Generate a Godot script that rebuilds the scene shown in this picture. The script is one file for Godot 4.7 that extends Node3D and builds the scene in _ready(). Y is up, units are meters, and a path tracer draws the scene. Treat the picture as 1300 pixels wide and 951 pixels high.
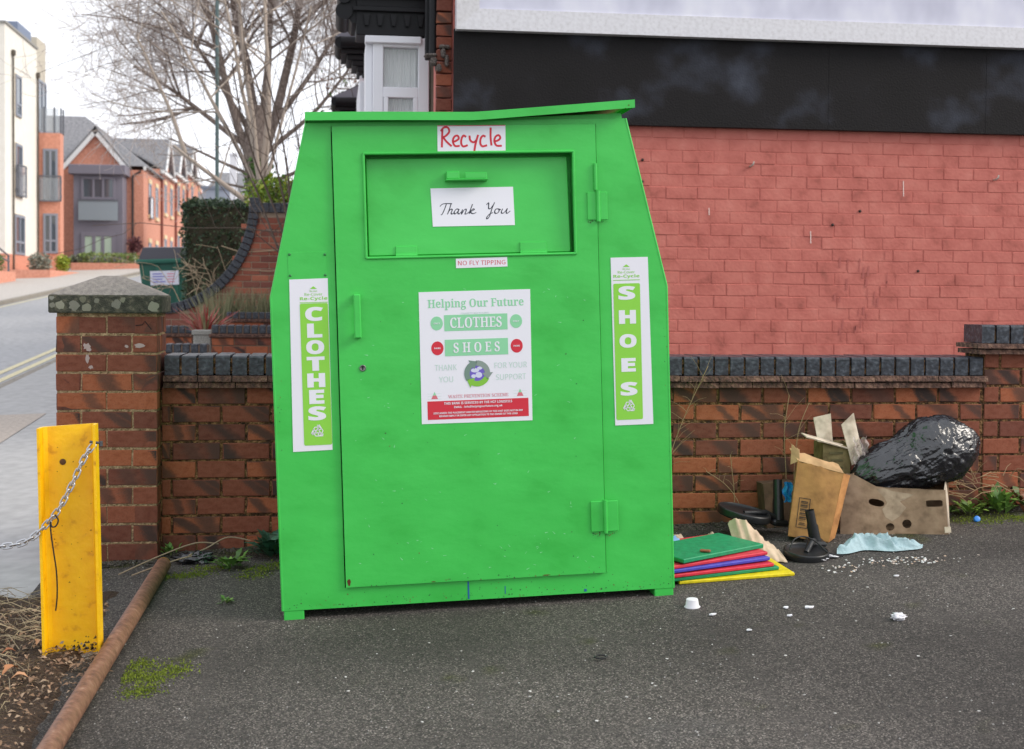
extends Node3D
# A green clothes and shoe bank on a sloping forecourt, low brick wall and painted house behind.
# x runs along the low wall, -z up the side road, y is up, metres. The ground slopes up to the right and away.

var taken := {}
var mats := {}
var rng := RandomNumberGenerator.new()
const UPV := Vector3(0, 1, 0)

func gh(x: float, z: float) -> float:
	return 0.313 + 0.0392 * (x + 0.507) + 0.0453 * (-z - 6.489)

func gp(x: float, z: float, up := 0.0) -> Vector3:
	return Vector3(x, gh(x, z) + up, z)

# the ground's own axes: y along its normal
func slope_basis(turn := 0.0) -> Basis:
	var n := Vector3(-0.0392, 1, 0.0453).normalized()
	var x := Vector3(1, 0.0392, 0).normalized()
	var z := x.cross(n).normalized()
	return Basis(x, n, z) * Basis(UPV, turn)

# ---------------------------------------------------------------- mesh collector
class Mb:
	var v := PackedVector3Array()
	var n := PackedVector3Array()
	var uv := PackedVector2Array()
	var c := PackedColorArray()
	var ix := PackedInt32Array()
	var col := Color(1, 1, 1)
	var colored := false

	func paint(k: Color) -> void:
		col = k
		colored = true

	# corners run counter-clockwise seen from outside
	func quad(a: Vector3, b: Vector3, d: Vector3, e: Vector3, u := Rect2(0, 0, 1, 1)) -> void:
		var m := (b - a).cross(e - a)
		if m.length_squared() < 1e-16:
			m = (d - b).cross(e - b)
		m = m.normalized()
		var s := v.size()
		v.append_array([a, b, d, e])
		n.append_array([m, m, m, m])
		uv.append_array([Vector2(u.position.x, u.end.y), u.end, Vector2(u.end.x, u.position.y), u.position])
		c.append_array([col, col, col, col])
		ix.append_array([s, s + 2, s + 1, s, s + 3, s + 2])

	func tri(a: Vector3, b: Vector3, d: Vector3) -> void:
		var m := (b - a).cross(d - a).normalized()
		var s := v.size()
		v.append_array([a, b, d])
		n.append_array([m, m, m])
		uv.append_array([Vector2(0, 1), Vector2(1, 1), Vector2(0.5, 0)])
		c.append_array([col, col, col])
		ix.append_array([s, s + 2, s + 1])

	func box(o: Vector3, size: Vector3, b := Basis()) -> void:
		cbox(o, size, 0.0, b)

	func cbox(o: Vector3, size: Vector3, ch: float, b := Basis()) -> void:
		var h := size * 0.5
		for axis in 3:
			for s in [-1.0, 1.0]:
				var p := []
				for k in [[-1, -1], [1, -1], [1, 1], [-1, 1]]:
					var q := Vector3()
					q[axis] = s * h[axis]
					q[(axis + 1) % 3] = k[0] * (h[(axis + 1) % 3] - ch)
					q[(axis + 2) % 3] = k[1] * (h[(axis + 2) % 3] - ch)
					p.append(o + b * q)
				if s < 0:
					p.reverse()
				quad(p[0], p[1], p[2], p[3])
		if ch <= 0.0:
			return
		for axis in 3:
			var i1 := (axis + 1) % 3
			var i2 := (axis + 2) % 3
			for s1 in [-1.0, 1.0]:
				for s2 in [-1.0, 1.0]:
					var p := []
					for e in [[-1, 0], [1, 0], [1, 1], [-1, 1]]:
						var q := Vector3()
						q[axis] = e[0] * (h[axis] - ch)
						q[i1] = s1 * (h[i1] - (ch if e[1] else 0.0))
						q[i2] = s2 * (h[i2] - (0.0 if e[1] else ch))
						p.append(o + b * q)
					if s1 * s2 < 0:
						p.reverse()
					quad(p[0], p[1], p[2], p[3])
		for sx in [-1.0, 1.0]:
			for sy in [-1.0, 1.0]:
				for sz in [-1.0, 1.0]:
					var a := o + b * Vector3(sx * h.x, sy * (h.y - ch), sz * (h.z - ch))
					var d := o + b * Vector3(sx * (h.x - ch), sy * h.y, sz * (h.z - ch))
					var e := o + b * Vector3(sx * (h.x - ch), sy * (h.y - ch), sz * h.z)
					if sx * sy * sz > 0:
						tri(a, d, e)
					else:
						tri(a, e, d)

	# convex outline, counter-clockwise, between z0 (back) and z1 (front)
	func prism(poly: Array, z0: float, z1: float, back := true, sides := true) -> void:
		var m := poly.size()
		for k in range(1, m - 1):
			tri(Vector3(poly[0].x, poly[0].y, z1), Vector3(poly[k].x, poly[k].y, z1), Vector3(poly[k + 1].x, poly[k + 1].y, z1))
			if back:
				tri(Vector3(poly[0].x, poly[0].y, z0), Vector3(poly[k + 1].x, poly[k + 1].y, z0), Vector3(poly[k].x, poly[k].y, z0))
		if sides:
			for k in m:
				var a: Vector2 = poly[k]
				var b: Vector2 = poly[(k + 1) % m]
				quad(Vector3(a.x, a.y, z0), Vector3(b.x, b.y, z0), Vector3(b.x, b.y, z1), Vector3(a.x, a.y, z1))

	func tube(pts: Array, radii: Array, sides := 8, caps := true) -> void:
		var rings := []
		var up := Vector3(0.3, 0.2, 0.93).normalized()
		for k in pts.size():
			var d: Vector3 = (pts[mini(k + 1, pts.size() - 1)] - pts[maxi(k - 1, 0)]).normalized()
			if absf(d.dot(up)) > 0.97:
				up = Vector3(1, 0.1, 0.2).normalized()
			var x := d.cross(up).normalized()
			up = x.cross(d).normalized()
			var s := v.size()
			for j in sides:
				var a := TAU * j / sides
				var w := x * cos(a) + up * sin(a)
				v.append(pts[k] + w * radii[mini(k, radii.size() - 1)])
				n.append(w)
				uv.append(Vector2(float(j) / sides, float(k) / pts.size()))
				c.append(col)
			rings.append(s)
			if k > 0:
				var q: int = rings[k - 1]
				for j in sides:
					var j2 := (j + 1) % sides
					ix.append_array([q + j, q + j2, s + j, q + j2, s + j2, s + j])
		if caps:
			for e in [0, pts.size() - 1]:
				var s: int = rings[e]
				var d: Vector3 = (pts[1] - pts[0]).normalized() * -1.0 if e == 0 else (pts[-1] - pts[-2]).normalized()
				var o := v.size()
				v.append(pts[e])
				n.append(d)
				uv.append(Vector2(0.5, 0.5))
				c.append(col)
				for j in sides:
					v.append(v[s + j])
					n.append(d)
					uv.append(Vector2(0.5, 0.5))
					c.append(col)
				for j in sides:
					var j2 := (j + 1) % sides
					if e == 0:
						ix.append_array([o, o + 1 + j2, o + 1 + j])
					else:
						ix.append_array([o, o + 1 + j, o + 1 + j2])

	# smooth sheet of nu x nv points; f(i, j) gives a point
	func sheet(nu: int, nv: int, f: Callable, flip := false, tint = null) -> void:
		var s := v.size()
		for j in nv:
			for i in nu:
				v.append(f.call(i, j))
				n.append(Vector3())
				uv.append(Vector2(float(i) / (nu - 1), 1.0 - float(j) / (nv - 1)))
				c.append(tint.call(i, j) if tint != null else col)
		if tint != null:
			colored = true
		for j in nv - 1:
			for i in nu - 1:
				var a := s + j * nu + i
				var b := a + 1
				var d := a + nu + 1
				var e := a + nu
				var m := (v[b] - v[a]).cross(v[e] - v[a]) + (v[e] - v[d]).cross(v[b] - v[d])
				if flip:
					m = -m
					ix.append_array([a, b, d, a, d, e])
				else:
					ix.append_array([a, d, b, a, e, d])
				for k in [a, b, d, e]:
					n[k] += m
		for k in range(s, v.size()):
			n[k] = n[k].normalized() if n[k].length_squared() > 0 else Vector3.UP

	func lathe(profile: Array, sides := 24, o := Vector3.ZERO, b := Basis()) -> void:
		sheet(sides + 1, profile.size(), func(i, j): return o + b * Vector3(profile[j].x * cos(TAU * i / sides), profile[j].y, -profile[j].x * sin(TAU * i / sides)))

	# a flat leaf or scrap with a bend along its middle
	func leaf(o: Vector3, along: Vector3, across: Vector3, bend: Vector3) -> void:
		var a := o
		var m := o + along * 0.5 + bend
		var e := o + along
		tri(a, m - across * 0.5, m + across * 0.5)
		tri(e, m + across * 0.5, m - across * 0.5)

	func mesh() -> ArrayMesh:
		var arr := []
		arr.resize(Mesh.ARRAY_MAX)
		arr[Mesh.ARRAY_VERTEX] = v
		arr[Mesh.ARRAY_NORMAL] = n
		arr[Mesh.ARRAY_TEX_UV] = uv
		if colored:
			arr[Mesh.ARRAY_COLOR] = c
		arr[Mesh.ARRAY_INDEX] = ix
		var m := ArrayMesh.new()
		m.add_surface_from_arrays(Mesh.PRIMITIVE_TRIANGLES, arr)
		return m

# ---------------------------------------------------------------- nodes
func numbered(called: String) -> String:
	taken[called] = taken.get(called, -1) + 1
	return called if taken[called] == 0 else "%s_%03d" % [called, taken[called]]

func tag(o: Node3D, label: String, category: String, group := "", kind := "") -> Node3D:
	o.set_meta("label", label)
	o.set_meta("category", category)
	if group:
		o.set_meta("group", group)
	if kind:
		o.set_meta("kind", kind)
	return o

func thing(called: String, label: String, category: String, at := Vector3.ZERO, b := Basis(), group := "") -> Node3D:
	var o := Node3D.new()
	o.name = numbered(called)
	add_child(o)
	o.transform = Transform3D(b, at)
	return tag(o, label, category, group)

func part(parent: Node3D, called: String, m: Mesh, material: Material, at := Vector3.ZERO, b := Basis()) -> MeshInstance3D:
	var o := MeshInstance3D.new()
	o.name = numbered(called) if parent == self else called
	o.mesh = m
	o.material_override = material
	parent.add_child(o, true)
	o.transform = Transform3D(b, at)
	return o

func structure(called: String, m: Mesh, material: Material, label := "") -> MeshInstance3D:
	var o := part(self, called, m, material)
	o.set_meta("kind", "structure")
	if label:
		o.set_meta("label", label)
	return o

# ---------------------------------------------------------------- materials
func ntex(sd: int, freq: float, octaves: int, ramp: Array, type := FastNoiseLite.TYPE_SIMPLEX_SMOOTH, size := 512, ret := -1) -> NoiseTexture2D:
	var f := FastNoiseLite.new()
	f.seed = sd
	f.frequency = freq
	f.noise_type = type
	f.fractal_octaves = octaves
	if octaves <= 1:
		f.fractal_type = FastNoiseLite.FRACTAL_NONE
	if ret >= 0:
		f.cellular_return_type = ret
	var t := NoiseTexture2D.new()
	t.width = size
	t.height = size
	t.seamless = true
	t.noise = f
	if ramp:
		var g := Gradient.new()
		g.offsets = PackedFloat32Array(ramp.map(func(r): return r[0]))
		g.colors = PackedColorArray(ramp.map(func(r): return r[1]))
		t.color_ramp = g
	return t

func nbump(sd: int, freq: float, octaves: int, strength: float, type := FastNoiseLite.TYPE_SIMPLEX_SMOOTH, size := 512) -> NoiseTexture2D:
	var t := ntex(sd, freq, octaves, [], type, size)
	t.as_normal_map = true
	t.bump_strength = strength
	return t

func c8(r: float, g: float, b: float) -> Color:
	return Color(r / 255.0, g / 255.0, b / 255.0)

func grey(k: float) -> Color:
	return Color(k, k, k)

func mat(key: String, col: Color, rough := 0.8, o := {}) -> StandardMaterial3D:
	if mats.has(key):
		return mats[key]
	var m := StandardMaterial3D.new()
	m.resource_name = key
	m.albedo_color = col
	m.roughness = rough
	m.metallic = o.get("metal", 0.0)
	m.metallic_specular = o.get("spec", 0.5)
	if o.has("tex"):
		m.albedo_texture = o.tex
	if o.has("rtex"):
		m.roughness_texture = o.rtex
	if o.has("normal"):
		m.normal_enabled = true
		m.normal_texture = o.normal
		m.normal_scale = o.get("ns", 1.0)
	if o.has("scale"):
		m.uv1_triplanar = true
		m.uv1_world_triplanar = o.get("world", true)
		m.uv1_scale = Vector3.ONE * o.scale if o.scale is float else o.scale
	if o.get("vcol", false):
		m.vertex_color_use_as_albedo = true
	if o.has("backlight"):
		m.backlight_enabled = true
		m.backlight = o.backlight
	if o.has("alpha"):
		m.transparency = BaseMaterial3D.TRANSPARENCY_ALPHA
		m.albedo_color.a = o.alpha
	if o.get("two", false):
		m.cull_mode = BaseMaterial3D.CULL_DISABLED
	mats[key] = m
	return m

func sans(bold := false) -> SystemFont:
	var f := SystemFont.new()
	f.font_names = PackedStringArray(["Droid Sans"])
	f.font_weight = 700 if bold else 400
	return f

func serif(bold := false) -> SystemFont:
	var f := SystemFont.new()
	f.font_names = PackedStringArray(["Droid Serif"])
	f.font_weight = 700 if bold else 400
	return f

# printed words fitted into w x h round (x, y) of the parent's own plane
func words(parent: Node3D, text: String, font: Font, x: float, y: float, w: float, h: float, material: Material, z := 0.0012) -> void:
	var t := TextMesh.new()
	t.text = text
	t.font = font
	t.font_size = 64
	t.pixel_size = 0.01
	t.depth = 0.02
	t.curve_step = 4.0
	var a := t.get_aabb()
	var s := Vector3(w / maxf(a.size.x, 1e-4), h / maxf(a.size.y, 1e-4), 0.02)
	var mid := a.position + a.size * 0.5
	part(parent, "lettering", t, material, Vector3(x - mid.x * s.x, y - mid.y * s.y, z), Basis.from_scale(s))

# pen strokes as flat ribbons
func strokes(parent: Node3D, called: String, lines: Array, pen: float, material: Material, o := Vector3.ZERO, scale := 1.0, slant := 0.0, nib := 0.0) -> void:
	for l in lines:
		var mb := Mb.new()
		var curve := []
		var p: Array = l
		for k in p.size() - 1:
			var p0: Vector2 = p[maxi(k - 1, 0)]
			var p3: Vector2 = p[mini(k + 2, p.size() - 1)]
			for s in 6:
				curve.append((p[k] as Vector2).cubic_interpolate(p[k + 1], p0, p3, s / 6.0))
		curve.append(p[-1])
		var left := []
		var right := []
		for k in curve.size():
			var q: Vector2 = curve[k]
			var d: Vector2 = (curve[mini(k + 1, curve.size() - 1)] - curve[maxi(k - 1, 0)]).normalized()
			var wide := pen * (1.0 - nib * absf(d.normalized().dot(Vector2(0.8, 0.6))))
			var w := Vector2(-d.y, d.x) * wide * 0.5
			var place := func(r: Vector2): return o + Vector3((r.x + r.y * slant) * scale, r.y * scale, 0)
			left.append(place.call(q + w))
			right.append(place.call(q - w))
		for k in curve.size() - 1:
			mb.quad(right[k], right[k + 1], left[k + 1], left[k])
		part(parent, called, mb.mesh(), material)

# a smooth line through the given points
func smooth(p: Array, n := 6) -> Array:
	var r := []
	for k in p.size() - 1:
		for s in n:
			r.append((p[k] as Vector3).cubic_interpolate(p[k + 1], p[maxi(k - 1, 0)], p[mini(k + 2, p.size() - 1)], float(s) / n))
	r.append(p[-1])
	return r

# ---------------------------------------------------------------- bricks
var brick_cells := []
var brick_mat: StandardMaterial3D
var brick_cache := {}

# an atlas of fired brick faces: orange-red clay with slanting burnt smears
func make_brick_atlas() -> void:
	var cols := 4
	var rows := 10
	var cw := 200
	var chh := 72
	var im := Image.create(cols * cw, rows * chh, false, Image.FORMAT_RGB8)
	var fine := FastNoiseLite.new()
	fine.seed = 5
	fine.frequency = 0.11
	fine.fractal_octaves = 3
	var soft := FastNoiseLite.new()
	soft.seed = 9
	soft.frequency = 0.022
	var r := RandomNumberGenerator.new()
	r.seed = 31
	for cy in rows:
		for cx in cols:
			var base := c8(150, 87, 64).lerp(c8(112, 66, 54), r.randf())
			if r.randf() < 0.25:
				base = c8(162, 94, 65)
			var burnt := c8(56, 48, 47).lerp(c8(84, 62, 55), r.randf())
			var bands := []
			for k in [0, 1, 1, 2, 2, 2][r.randi() % 6]:
				bands.append([r.randf_range(-15, 215), r.randf_range(18, 60), r.randf_range(0.2, 1.5), r.randf_range(0.45, 0.95)])
			for y in chh:
				for x in cw:
					var px := cx * cw + x
					var py := cy * chh + y
					var s := soft.get_noise_2d(px, py * 1.6)
					var f := fine.get_noise_2d(px, py)
					var k := base.lightened(0.05 * s).darkened(0.16 * maxf(0.0, f) + 0.10 * maxf(0.0, -s))
					var dark := 0.0
					for b in bands:
						var d := absf(x - b[0] - (y - 36) * b[2] + s * 14.0 + f * 4.0)
						dark = maxf(dark, b[3] * (1.0 - smoothstep(b[1] * 0.25, b[1] * 1.3, d)))
					im.set_pixel(px, py, k.lerp(burnt, clampf(dark + 0.1 * f * dark, 0.0, 1.0)))
			brick_cells.append(Rect2((cx + 0.012) / cols, (cy + 0.02) / rows, 0.976 / cols, 0.96 / rows))
	brick_mat = mat("fired brick", Color.WHITE, 0.78, {"tex": ImageTexture.create_from_image(im), "spec": 0.35})

# a brick whose face lies at z = 0, from (-w/2, -h/2); worn edges, a slightly uneven face
func brick(w: float, h: float, d: float, cell: int, uneven := 1.0, wear := 0.0032) -> ArrayMesh:
	var key := "%.4f %.4f %.4f %d %.2f" % [w, h, d, cell, uneven]
	if brick_cache.has(key):
		return brick_cache[key]
	var r := RandomNumberGenerator.new()
	r.seed = hash(key)
	var m := Mb.new()
	var u: Rect2 = brick_cells[cell % brick_cells.size()] if brick_cells else Rect2(0, 0, 1, 1)
	if w < h * 1.8:
		u = Rect2(u.position.x + u.size.x * r.randf_range(0, 0.5), u.position.y, u.size.x * 0.48, u.size.y)
	var inn := []
	var out := []
	var back := []
	for k in [[-1, -1], [1, -1], [1, 1], [-1, 1]]:
		var j := Vector2(r.randf_range(-1, 1), r.randf_range(-1, 1)) * 0.0018 * uneven
		var e := Vector2(k[0] * w * 0.5, k[1] * h * 0.5) + j
		var b := wear * r.randf_range(0.6, 1.5)
		inn.append(Vector3(e.x - k[0] * b, e.y - k[1] * b, r.randf_range(-0.0016, 0.0008) * uneven))
		out.append(Vector3(e.x, e.y, -b * 1.1))
		back.append(Vector3(k[0] * w * 0.5, k[1] * h * 0.5, -d))
	m.quad(inn[0], inn[1], inn[2], inn[3], u)
	var edge := Rect2(u.position.x + u.size.x * 0.1, u.position.y + u.size.y * 0.4, u.size.x * 0.5, u.size.y * 0.1)
	for k in 4:
		var k2 := (k + 1) % 4
		m.quad(out[k], out[k2], inn[k2], inn[k], edge)
		m.quad(back[k], back[k2], out[k2], out[k], Rect2(u.position, u.size * Vector2(0.5, 0.9)))
	var a := m.mesh()
	brick_cache[key] = a
	return a

# ---------------------------------------------------------------- the scene
func _ready() -> void:
	rng.seed = 7
	# camera
	var cam := Camera3D.new()
	cam.name = "camera"
	add_child(cam)
	var at := CameraAttributesPhysical.new()
	at.frustum_focal_length = 48.0
	at.frustum_near = 0.1
	at.frustum_far = 900.0
	at.frustum_focus_distance = 5.6
	at.exposure_aperture = 5.0
	cam.attributes = at
	cam.projection = Camera3D.PROJECTION_FRUSTUM
	cam.near = 0.1
	cam.far = 900.0
	cam.size = 951.0 / 1750.0 * 0.1
	cam.frustum_offset = Vector2(0, -45.0 / 1750.0 * 0.1)
	cam.position = Vector3(0, 1.5, 0)
	cam.rotation_degrees = Vector3(-1.8, -7.5, 0.47)
	cam.current = true
	# a bright overcast winter sky
	var sky_m := ProceduralSkyMaterial.new()
	sky_m.sky_top_color = c8(222, 226, 234)
	sky_m.sky_horizon_color = c8(238, 240, 246)
	sky_m.sky_curve = 0.2
	sky_m.ground_bottom_color = c8(70, 68, 66)
	sky_m.ground_horizon_color = c8(150, 150, 150)
	sky_m.sun_angle_max = 1.0
	var sky := Sky.new()
	sky.sky_material = sky_m
	var env := Environment.new()
	env.background_mode = Environment.BG_SKY
	env.sky = sky
	env.tonemap_mode = Environment.TONE_MAPPER_LINEAR
	env.tonemap_exposure = 1.65
	env.sdfgi_enabled = true
	env.ssao_enabled = true
	env.ssil_enabled = true
	var we := WorldEnvironment.new()
	we.name = "environment"
	we.environment = env
	add_child(we)
	var sun := DirectionalLight3D.new()
	sun.name = "sun"
	sun.light_energy = 0.5
	sun.light_angular_distance = 25.0
	sun.light_color = Color(1, 0.97, 0.93)
	sun.shadow_enabled = true
	add_child(sun)
	sun.look_at_from_position(Vector3(9, 6.5, 3), Vector3.ZERO, UPV)
	make_brick_atlas()
	build_ground()
	build_road()
	build_low_wall()
	build_pillar()
	build_house()
	build_street()
	build_gardens()
	build_bank()
	build_bollard()
	build_rubbish()
	build_weeds()

# ---------------------------------------------------------------- ground
func tilted(x0: float, x1: float, z0: float, z1: float, step: float, up: float, wobble := 0.0, tint = null) -> ArrayMesh:
	var m := Mb.new()
	var nu := int(ceil((x1 - x0) / step)) + 1
	var nv := int(ceil((z0 - z1) / step)) + 1
	var f := FastNoiseLite.new()
	f.seed = 3
	f.frequency = 0.6
	m.sheet(nu, nv, func(i, j):
		var x := lerpf(x0, x1, float(i) / (nu - 1))
		var z := lerpf(z0, z1, float(j) / (nv - 1))
		return gp(x, z, up + wobble * f.get_noise_2d(x, z)), false, tint)
	return m.mesh()

func build_ground() -> void:
	var base := mat("worn tarmac", c8(120, 118, 116), 0.85, {"tex": ntex(11, 0.2, 3, [[0.0, grey(0.55)], [1.0, grey(1.0)]]), "scale": 0.8})
	# one sheet to the horizon: follows the hill near by, levels out far away
	var m := Mb.new()
	var xs := [-400.0, -120.0, -60.0, -30.0, -14.0, -7.0, -3.0, 0.0, 3.0, 8.0, 30.0, 60.0, 120.0, 400.0]
	var zs := [60.0, 20.0, 5.0, 0.0, -3.0, -6.0, -10.0, -20.0, -40.0, -70.0, -100.0, -140.0, -300.0, -600.0]
	m.sheet(xs.size(), zs.size(), func(i, j): return Vector3(xs[i], gh(clampf(xs[i], -30, 30), clampf(zs[j], -100, 5)) - 0.022, zs[j]))
	structure("ground", m.mesh(), base)
	# the forecourt: dark tarmac with pale chippings
	var agg := ntex(21, 0.19, 1, [[0.0, c8(64, 62, 61)], [0.4, c8(86, 83, 81)], [0.6, c8(104, 100, 97)], [0.8, c8(124, 119, 115)], [0.94, c8(154, 148, 143)], [1.0, c8(196, 190, 183)]], FastNoiseLite.TYPE_CELLULAR, 1024, FastNoiseLite.RETURN_CELL_VALUE)
	var bump := nbump(22, 0.19, 2, 8.0, FastNoiseLite.TYPE_CELLULAR, 1024)
	var tar := mat("forecourt tarmac", Color(0.89, 0.88, 0.875), 0.8, {"tex": agg, "normal": bump, "ns": 1.0, "scale": 1.15, "vcol": true, "spec": 0.4})
	var patch := FastNoiseLite.new()
	patch.seed = 44
	patch.frequency = 0.55
	patch.fractal_octaves = 4
	var moss := FastNoiseLite.new()
	moss.seed = 45
	moss.frequency = 2.6
	moss.fractal_octaves = 5
	var x0 := -1.22
	var x1 := 5.2
	var z0 := 1.0
	var z1 := -6.6
	var step := 0.035
	var nu := int(ceil((x1 - x0) / step)) + 1
	var nv := int(ceil((z0 - z1) / step)) + 1
	var tint := func(i, j):
		var x := lerpf(x0, x1, float(i) / (nu - 1))
		var z := lerpf(z0, z1, float(j) / (nv - 1))
		var k := 0.80 + 0.42 * patch.get_noise_2d(x, z)
		var c := Color(k, k * 0.98, k * 0.96)
		# moss that grew in the hollow along the foot of the wall and by the fallen pipe
		var w := moss.get_noise_2d(x, z)
		var reach := smoothstep(-5.72, -6.35, z) if x < 0.1 or x > 2.2 else smoothstep(-6.0, -6.4, z)
		reach = maxf(reach, 0.8 - 4.5 * Vector2(x + 0.6, (z + 4.72) * 0.8).length())
		reach = maxf(reach, 0.10)
		if w > 0.52 - reach * 0.52:
			c = c.lerp(Color(0.42, 0.52, 0.06) * 0.9, clampf((w - 0.52 + reach * 0.52) * 3.2, 0.0, 0.85))
		return c
	structure("forecourt", tilted(x0, x1, z0, z1, step, 0.0, 0.006, tint), tar)
	# pale chippings lying loose on the tarmac
	var grit := Mb.new()
	for k in 1500:
		var x := rng.randf_range(-1.0, 4.3)
		var z := rng.randf_range(-3.2, -6.4)
		var s := rng.randf_range(0.0015, 0.0042)
		var g := rng.randf_range(0.12, 0.5)
		grit.paint(Color(g, g * 0.97, g * 0.92))
		grit.cbox(gp(x, z, s * 0.2), Vector3(s * 1.4, s, s * 1.2), s * 0.3, Basis(UPV, rng.randf() * TAU))
	var go := part(self, "loose_chippings", grit.mesh(), mat("chippings", Color.WHITE, 0.8, {"vcol": true}))
	tag(go, "tiny pale stone chippings scattered over the dark tarmac", "chippings", "", "stuff")
	# bare earth bed round the yellow post
	var earth := mat("bare earth", c8(92, 78, 66), 0.95, {"tex": ntex(51, 0.08, 4, [[0.0, c8(110, 95, 80)], [0.5, c8(190, 170, 150)], [1.0, c8(255, 240, 220)]]), "normal": nbump(52, 0.09, 4, 12.0), "ns": 1.2, "scale": 1.6})
	var hump := FastNoiseLite.new()
	hump.seed = 8
	hump.frequency = 5.0
	hump.fractal_octaves = 4
	var em := Mb.new()
	em.sheet(60, 70, func(i, j):
		var x := lerpf(-1.9, -0.80, i / 59.0)
		var z := lerpf(-3.6, -5.86, j / 69.0)
		var d := minf(minf(x + 1.9, -0.80 - x), minf(-3.6 - z, z + 5.86))
		return gp(x, z, -0.012 + 0.026 * smoothstep(0.0, 0.12, d) + 0.014 * hump.get_noise_2d(x, z) * smoothstep(0.0, 0.1, d)))
	structure("earth_bed", em.mesh(), earth)

func build_road() -> void:
	var wet := ntex(61, 0.02, 4, [[0.0, grey(0.56)], [0.5, grey(0.66)], [1.0, grey(0.78)]])
	var pav := mat("pavement tarmac", c8(172, 171, 170), 1.0, {"tex": ntex(62, 0.06, 5, [[0.0, grey(0.84)], [0.5, grey(0.92)], [1.0, grey(1.0)]]), "rtex": wet, "scale": 0.25})
	structure("pavement", tilted(-3.22, -1.22, 2.0, -60.0, 0.5, -0.002), pav)
	var road := mat("road tarmac", c8(168, 168, 171), 0.55, {"tex": ntex(63, 0.05, 5, [[0.0, grey(0.72)], [0.5, grey(0.88)], [1.0, grey(1.0)]]), "scale": 0.3})
	structure("road", tilted(-7.3, -3.30, 2.0, -100.0, 1.0, -0.014), road)
	var line := mat("yellow line paint", c8(226, 214, 170), 0.6, {"tex": ntex(64, 0.06, 4, [[0.0, grey(0.62)], [0.4, grey(0.92)], [1.0, grey(1.0)]]), "scale": 0.8})
	for x in [-3.62, -3.42]:
		structure("road_marking", tilted(x - 0.045, x + 0.045, 2.0, -60.0, 1.0, -0.010), line)
	structure("road_marking", tilted(-7.16, -7.08, 2.0, -60.0, 1.0, -0.010), line)
	var kerb := mat("kerb stone", c8(168, 160, 148), 0.85, {"tex": ntex(65, 0.05, 4, [[0.0, grey(0.66)], [1.0, grey(1.0)]]), "scale": 0.7})
	# dropped kerb on this side, full kerb opposite, stone by stone
	for side in [[-3.26, -0.002, 0.0], [-7.36, 0.085, 0.0]]:
		var root := Node3D.new()
		root.name = numbered("kerb")
		root.set_meta("kind", "structure")
		add_child(root)
		var km := Mb.new()
		km.cbox(Vector3.ZERO, Vector3(0.12, 0.2, 0.905), 0.012)
		var mesh := km.mesh()
		for k in 56:
			var z := -8.0 - k * 0.915
			part(root, "kerb_stone", mesh, kerb, gp(side[0], z, side[1] - 0.1), slope_basis())
	var far := mat("far pavement", c8(200, 192, 184), 0.85, {"tex": ntex(66, 0.04, 4, [[0.0, grey(0.8)], [1.0, grey(1.0)]]), "scale": 0.4})
	structure("far_pavement", tilted(-11.6, -7.42, 2.0, -100.0, 1.0, 0.083), far)
	# a paler reinstated strip in the near pavement
	structure("pavement_patch", tilted(-2.75, -2.35, -9.6, -11.9, 0.5, 0.002), mat("patch", c8(190, 178, 166), 0.85, {"tex": ntex(67, 0.05, 3, [[0.0, grey(0.8)], [1.0, grey(1.0)]]), "scale": 0.8}))

# ---------------------------------------------------------------- low wall and pillar
const ZW := -6.489

func mortar() -> StandardMaterial3D:
	return mat("mortar", c8(150, 122, 92), 0.95, {"tex": ntex(71, 0.05, 5, [[0.0, c8(70, 60, 48)], [0.35, c8(130, 112, 90)], [0.6, c8(215, 195, 165)], [0.8, c8(255, 240, 215)], [1.0, c8(120, 135, 60)]]), "normal": nbump(72, 0.15, 3, 6.0), "scale": 0.9})

func blue_brick() -> StandardMaterial3D:
	return mat("blue brick", Color.WHITE, 0.34, {"tex": ntex(73, 0.035, 4, [[0.0, c8(31, 33, 39)], [0.45, c8(46, 50, 58)], [0.7, c8(64, 69, 78)], [1.0, c8(104, 108, 114)]]), "normal": nbump(74, 0.06, 3, 3.0), "ns": 0.25, "scale": 1.6})

func tile_mat() -> StandardMaterial3D:
	return mat("creasing tile", Color.WHITE, 0.85, {"tex": ntex(75, 0.03, 5, [[0.0, c8(48, 35, 31)], [0.4, c8(82, 57, 48)], [0.65, c8(108, 78, 65)], [1.0, c8(148, 122, 100)]]), "normal": nbump(76, 0.05, 4, 8.0), "scale": 1.7})

# a row of bricks on edge with a rounded top corner over two courses of creasing tile; y is the underside
func coping_run(root: Node3D, x0: float, x1: float, y: float, z: float, deep: float, pitch: float, tall: float) -> void:
	var r := RandomNumberGenerator.new()
	r.seed = hash(x0 + y)
	var m := Mb.new()
	var w := pitch - 0.011
	var poly := [Vector2(-deep, 0), Vector2(0, 0), Vector2(0, tall - 0.010), Vector2(-0.003, tall - 0.003), Vector2(-0.009, tall), Vector2(-deep, tall)]
	m.prism(poly, -w * 0.5, w * 0.5)
	var mesh := m.mesh()
	var n := int(round((x1 - x0) / pitch))
	for k in n:
		var b := Basis(UPV, -PI / 2 + r.randf_range(-0.012, 0.012))
		part(root, "coping_brick", mesh, blue_brick(), Vector3(x0 + (k + 0.5) * pitch, y + r.randf_range(-0.002, 0.002), z + r.randf_range(-0.003, 0.003)), b)
	var bed := Mb.new()
	bed.box(Vector3((x0 + x1) * 0.5, y + tall * 0.5 - 0.004, z - deep * 0.5 - 0.006), Vector3(x1 - x0 - 0.05, tall - 0.02, deep - 0.012))
	part(root, "mortar_bed", bed.mesh(), mortar())

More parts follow.
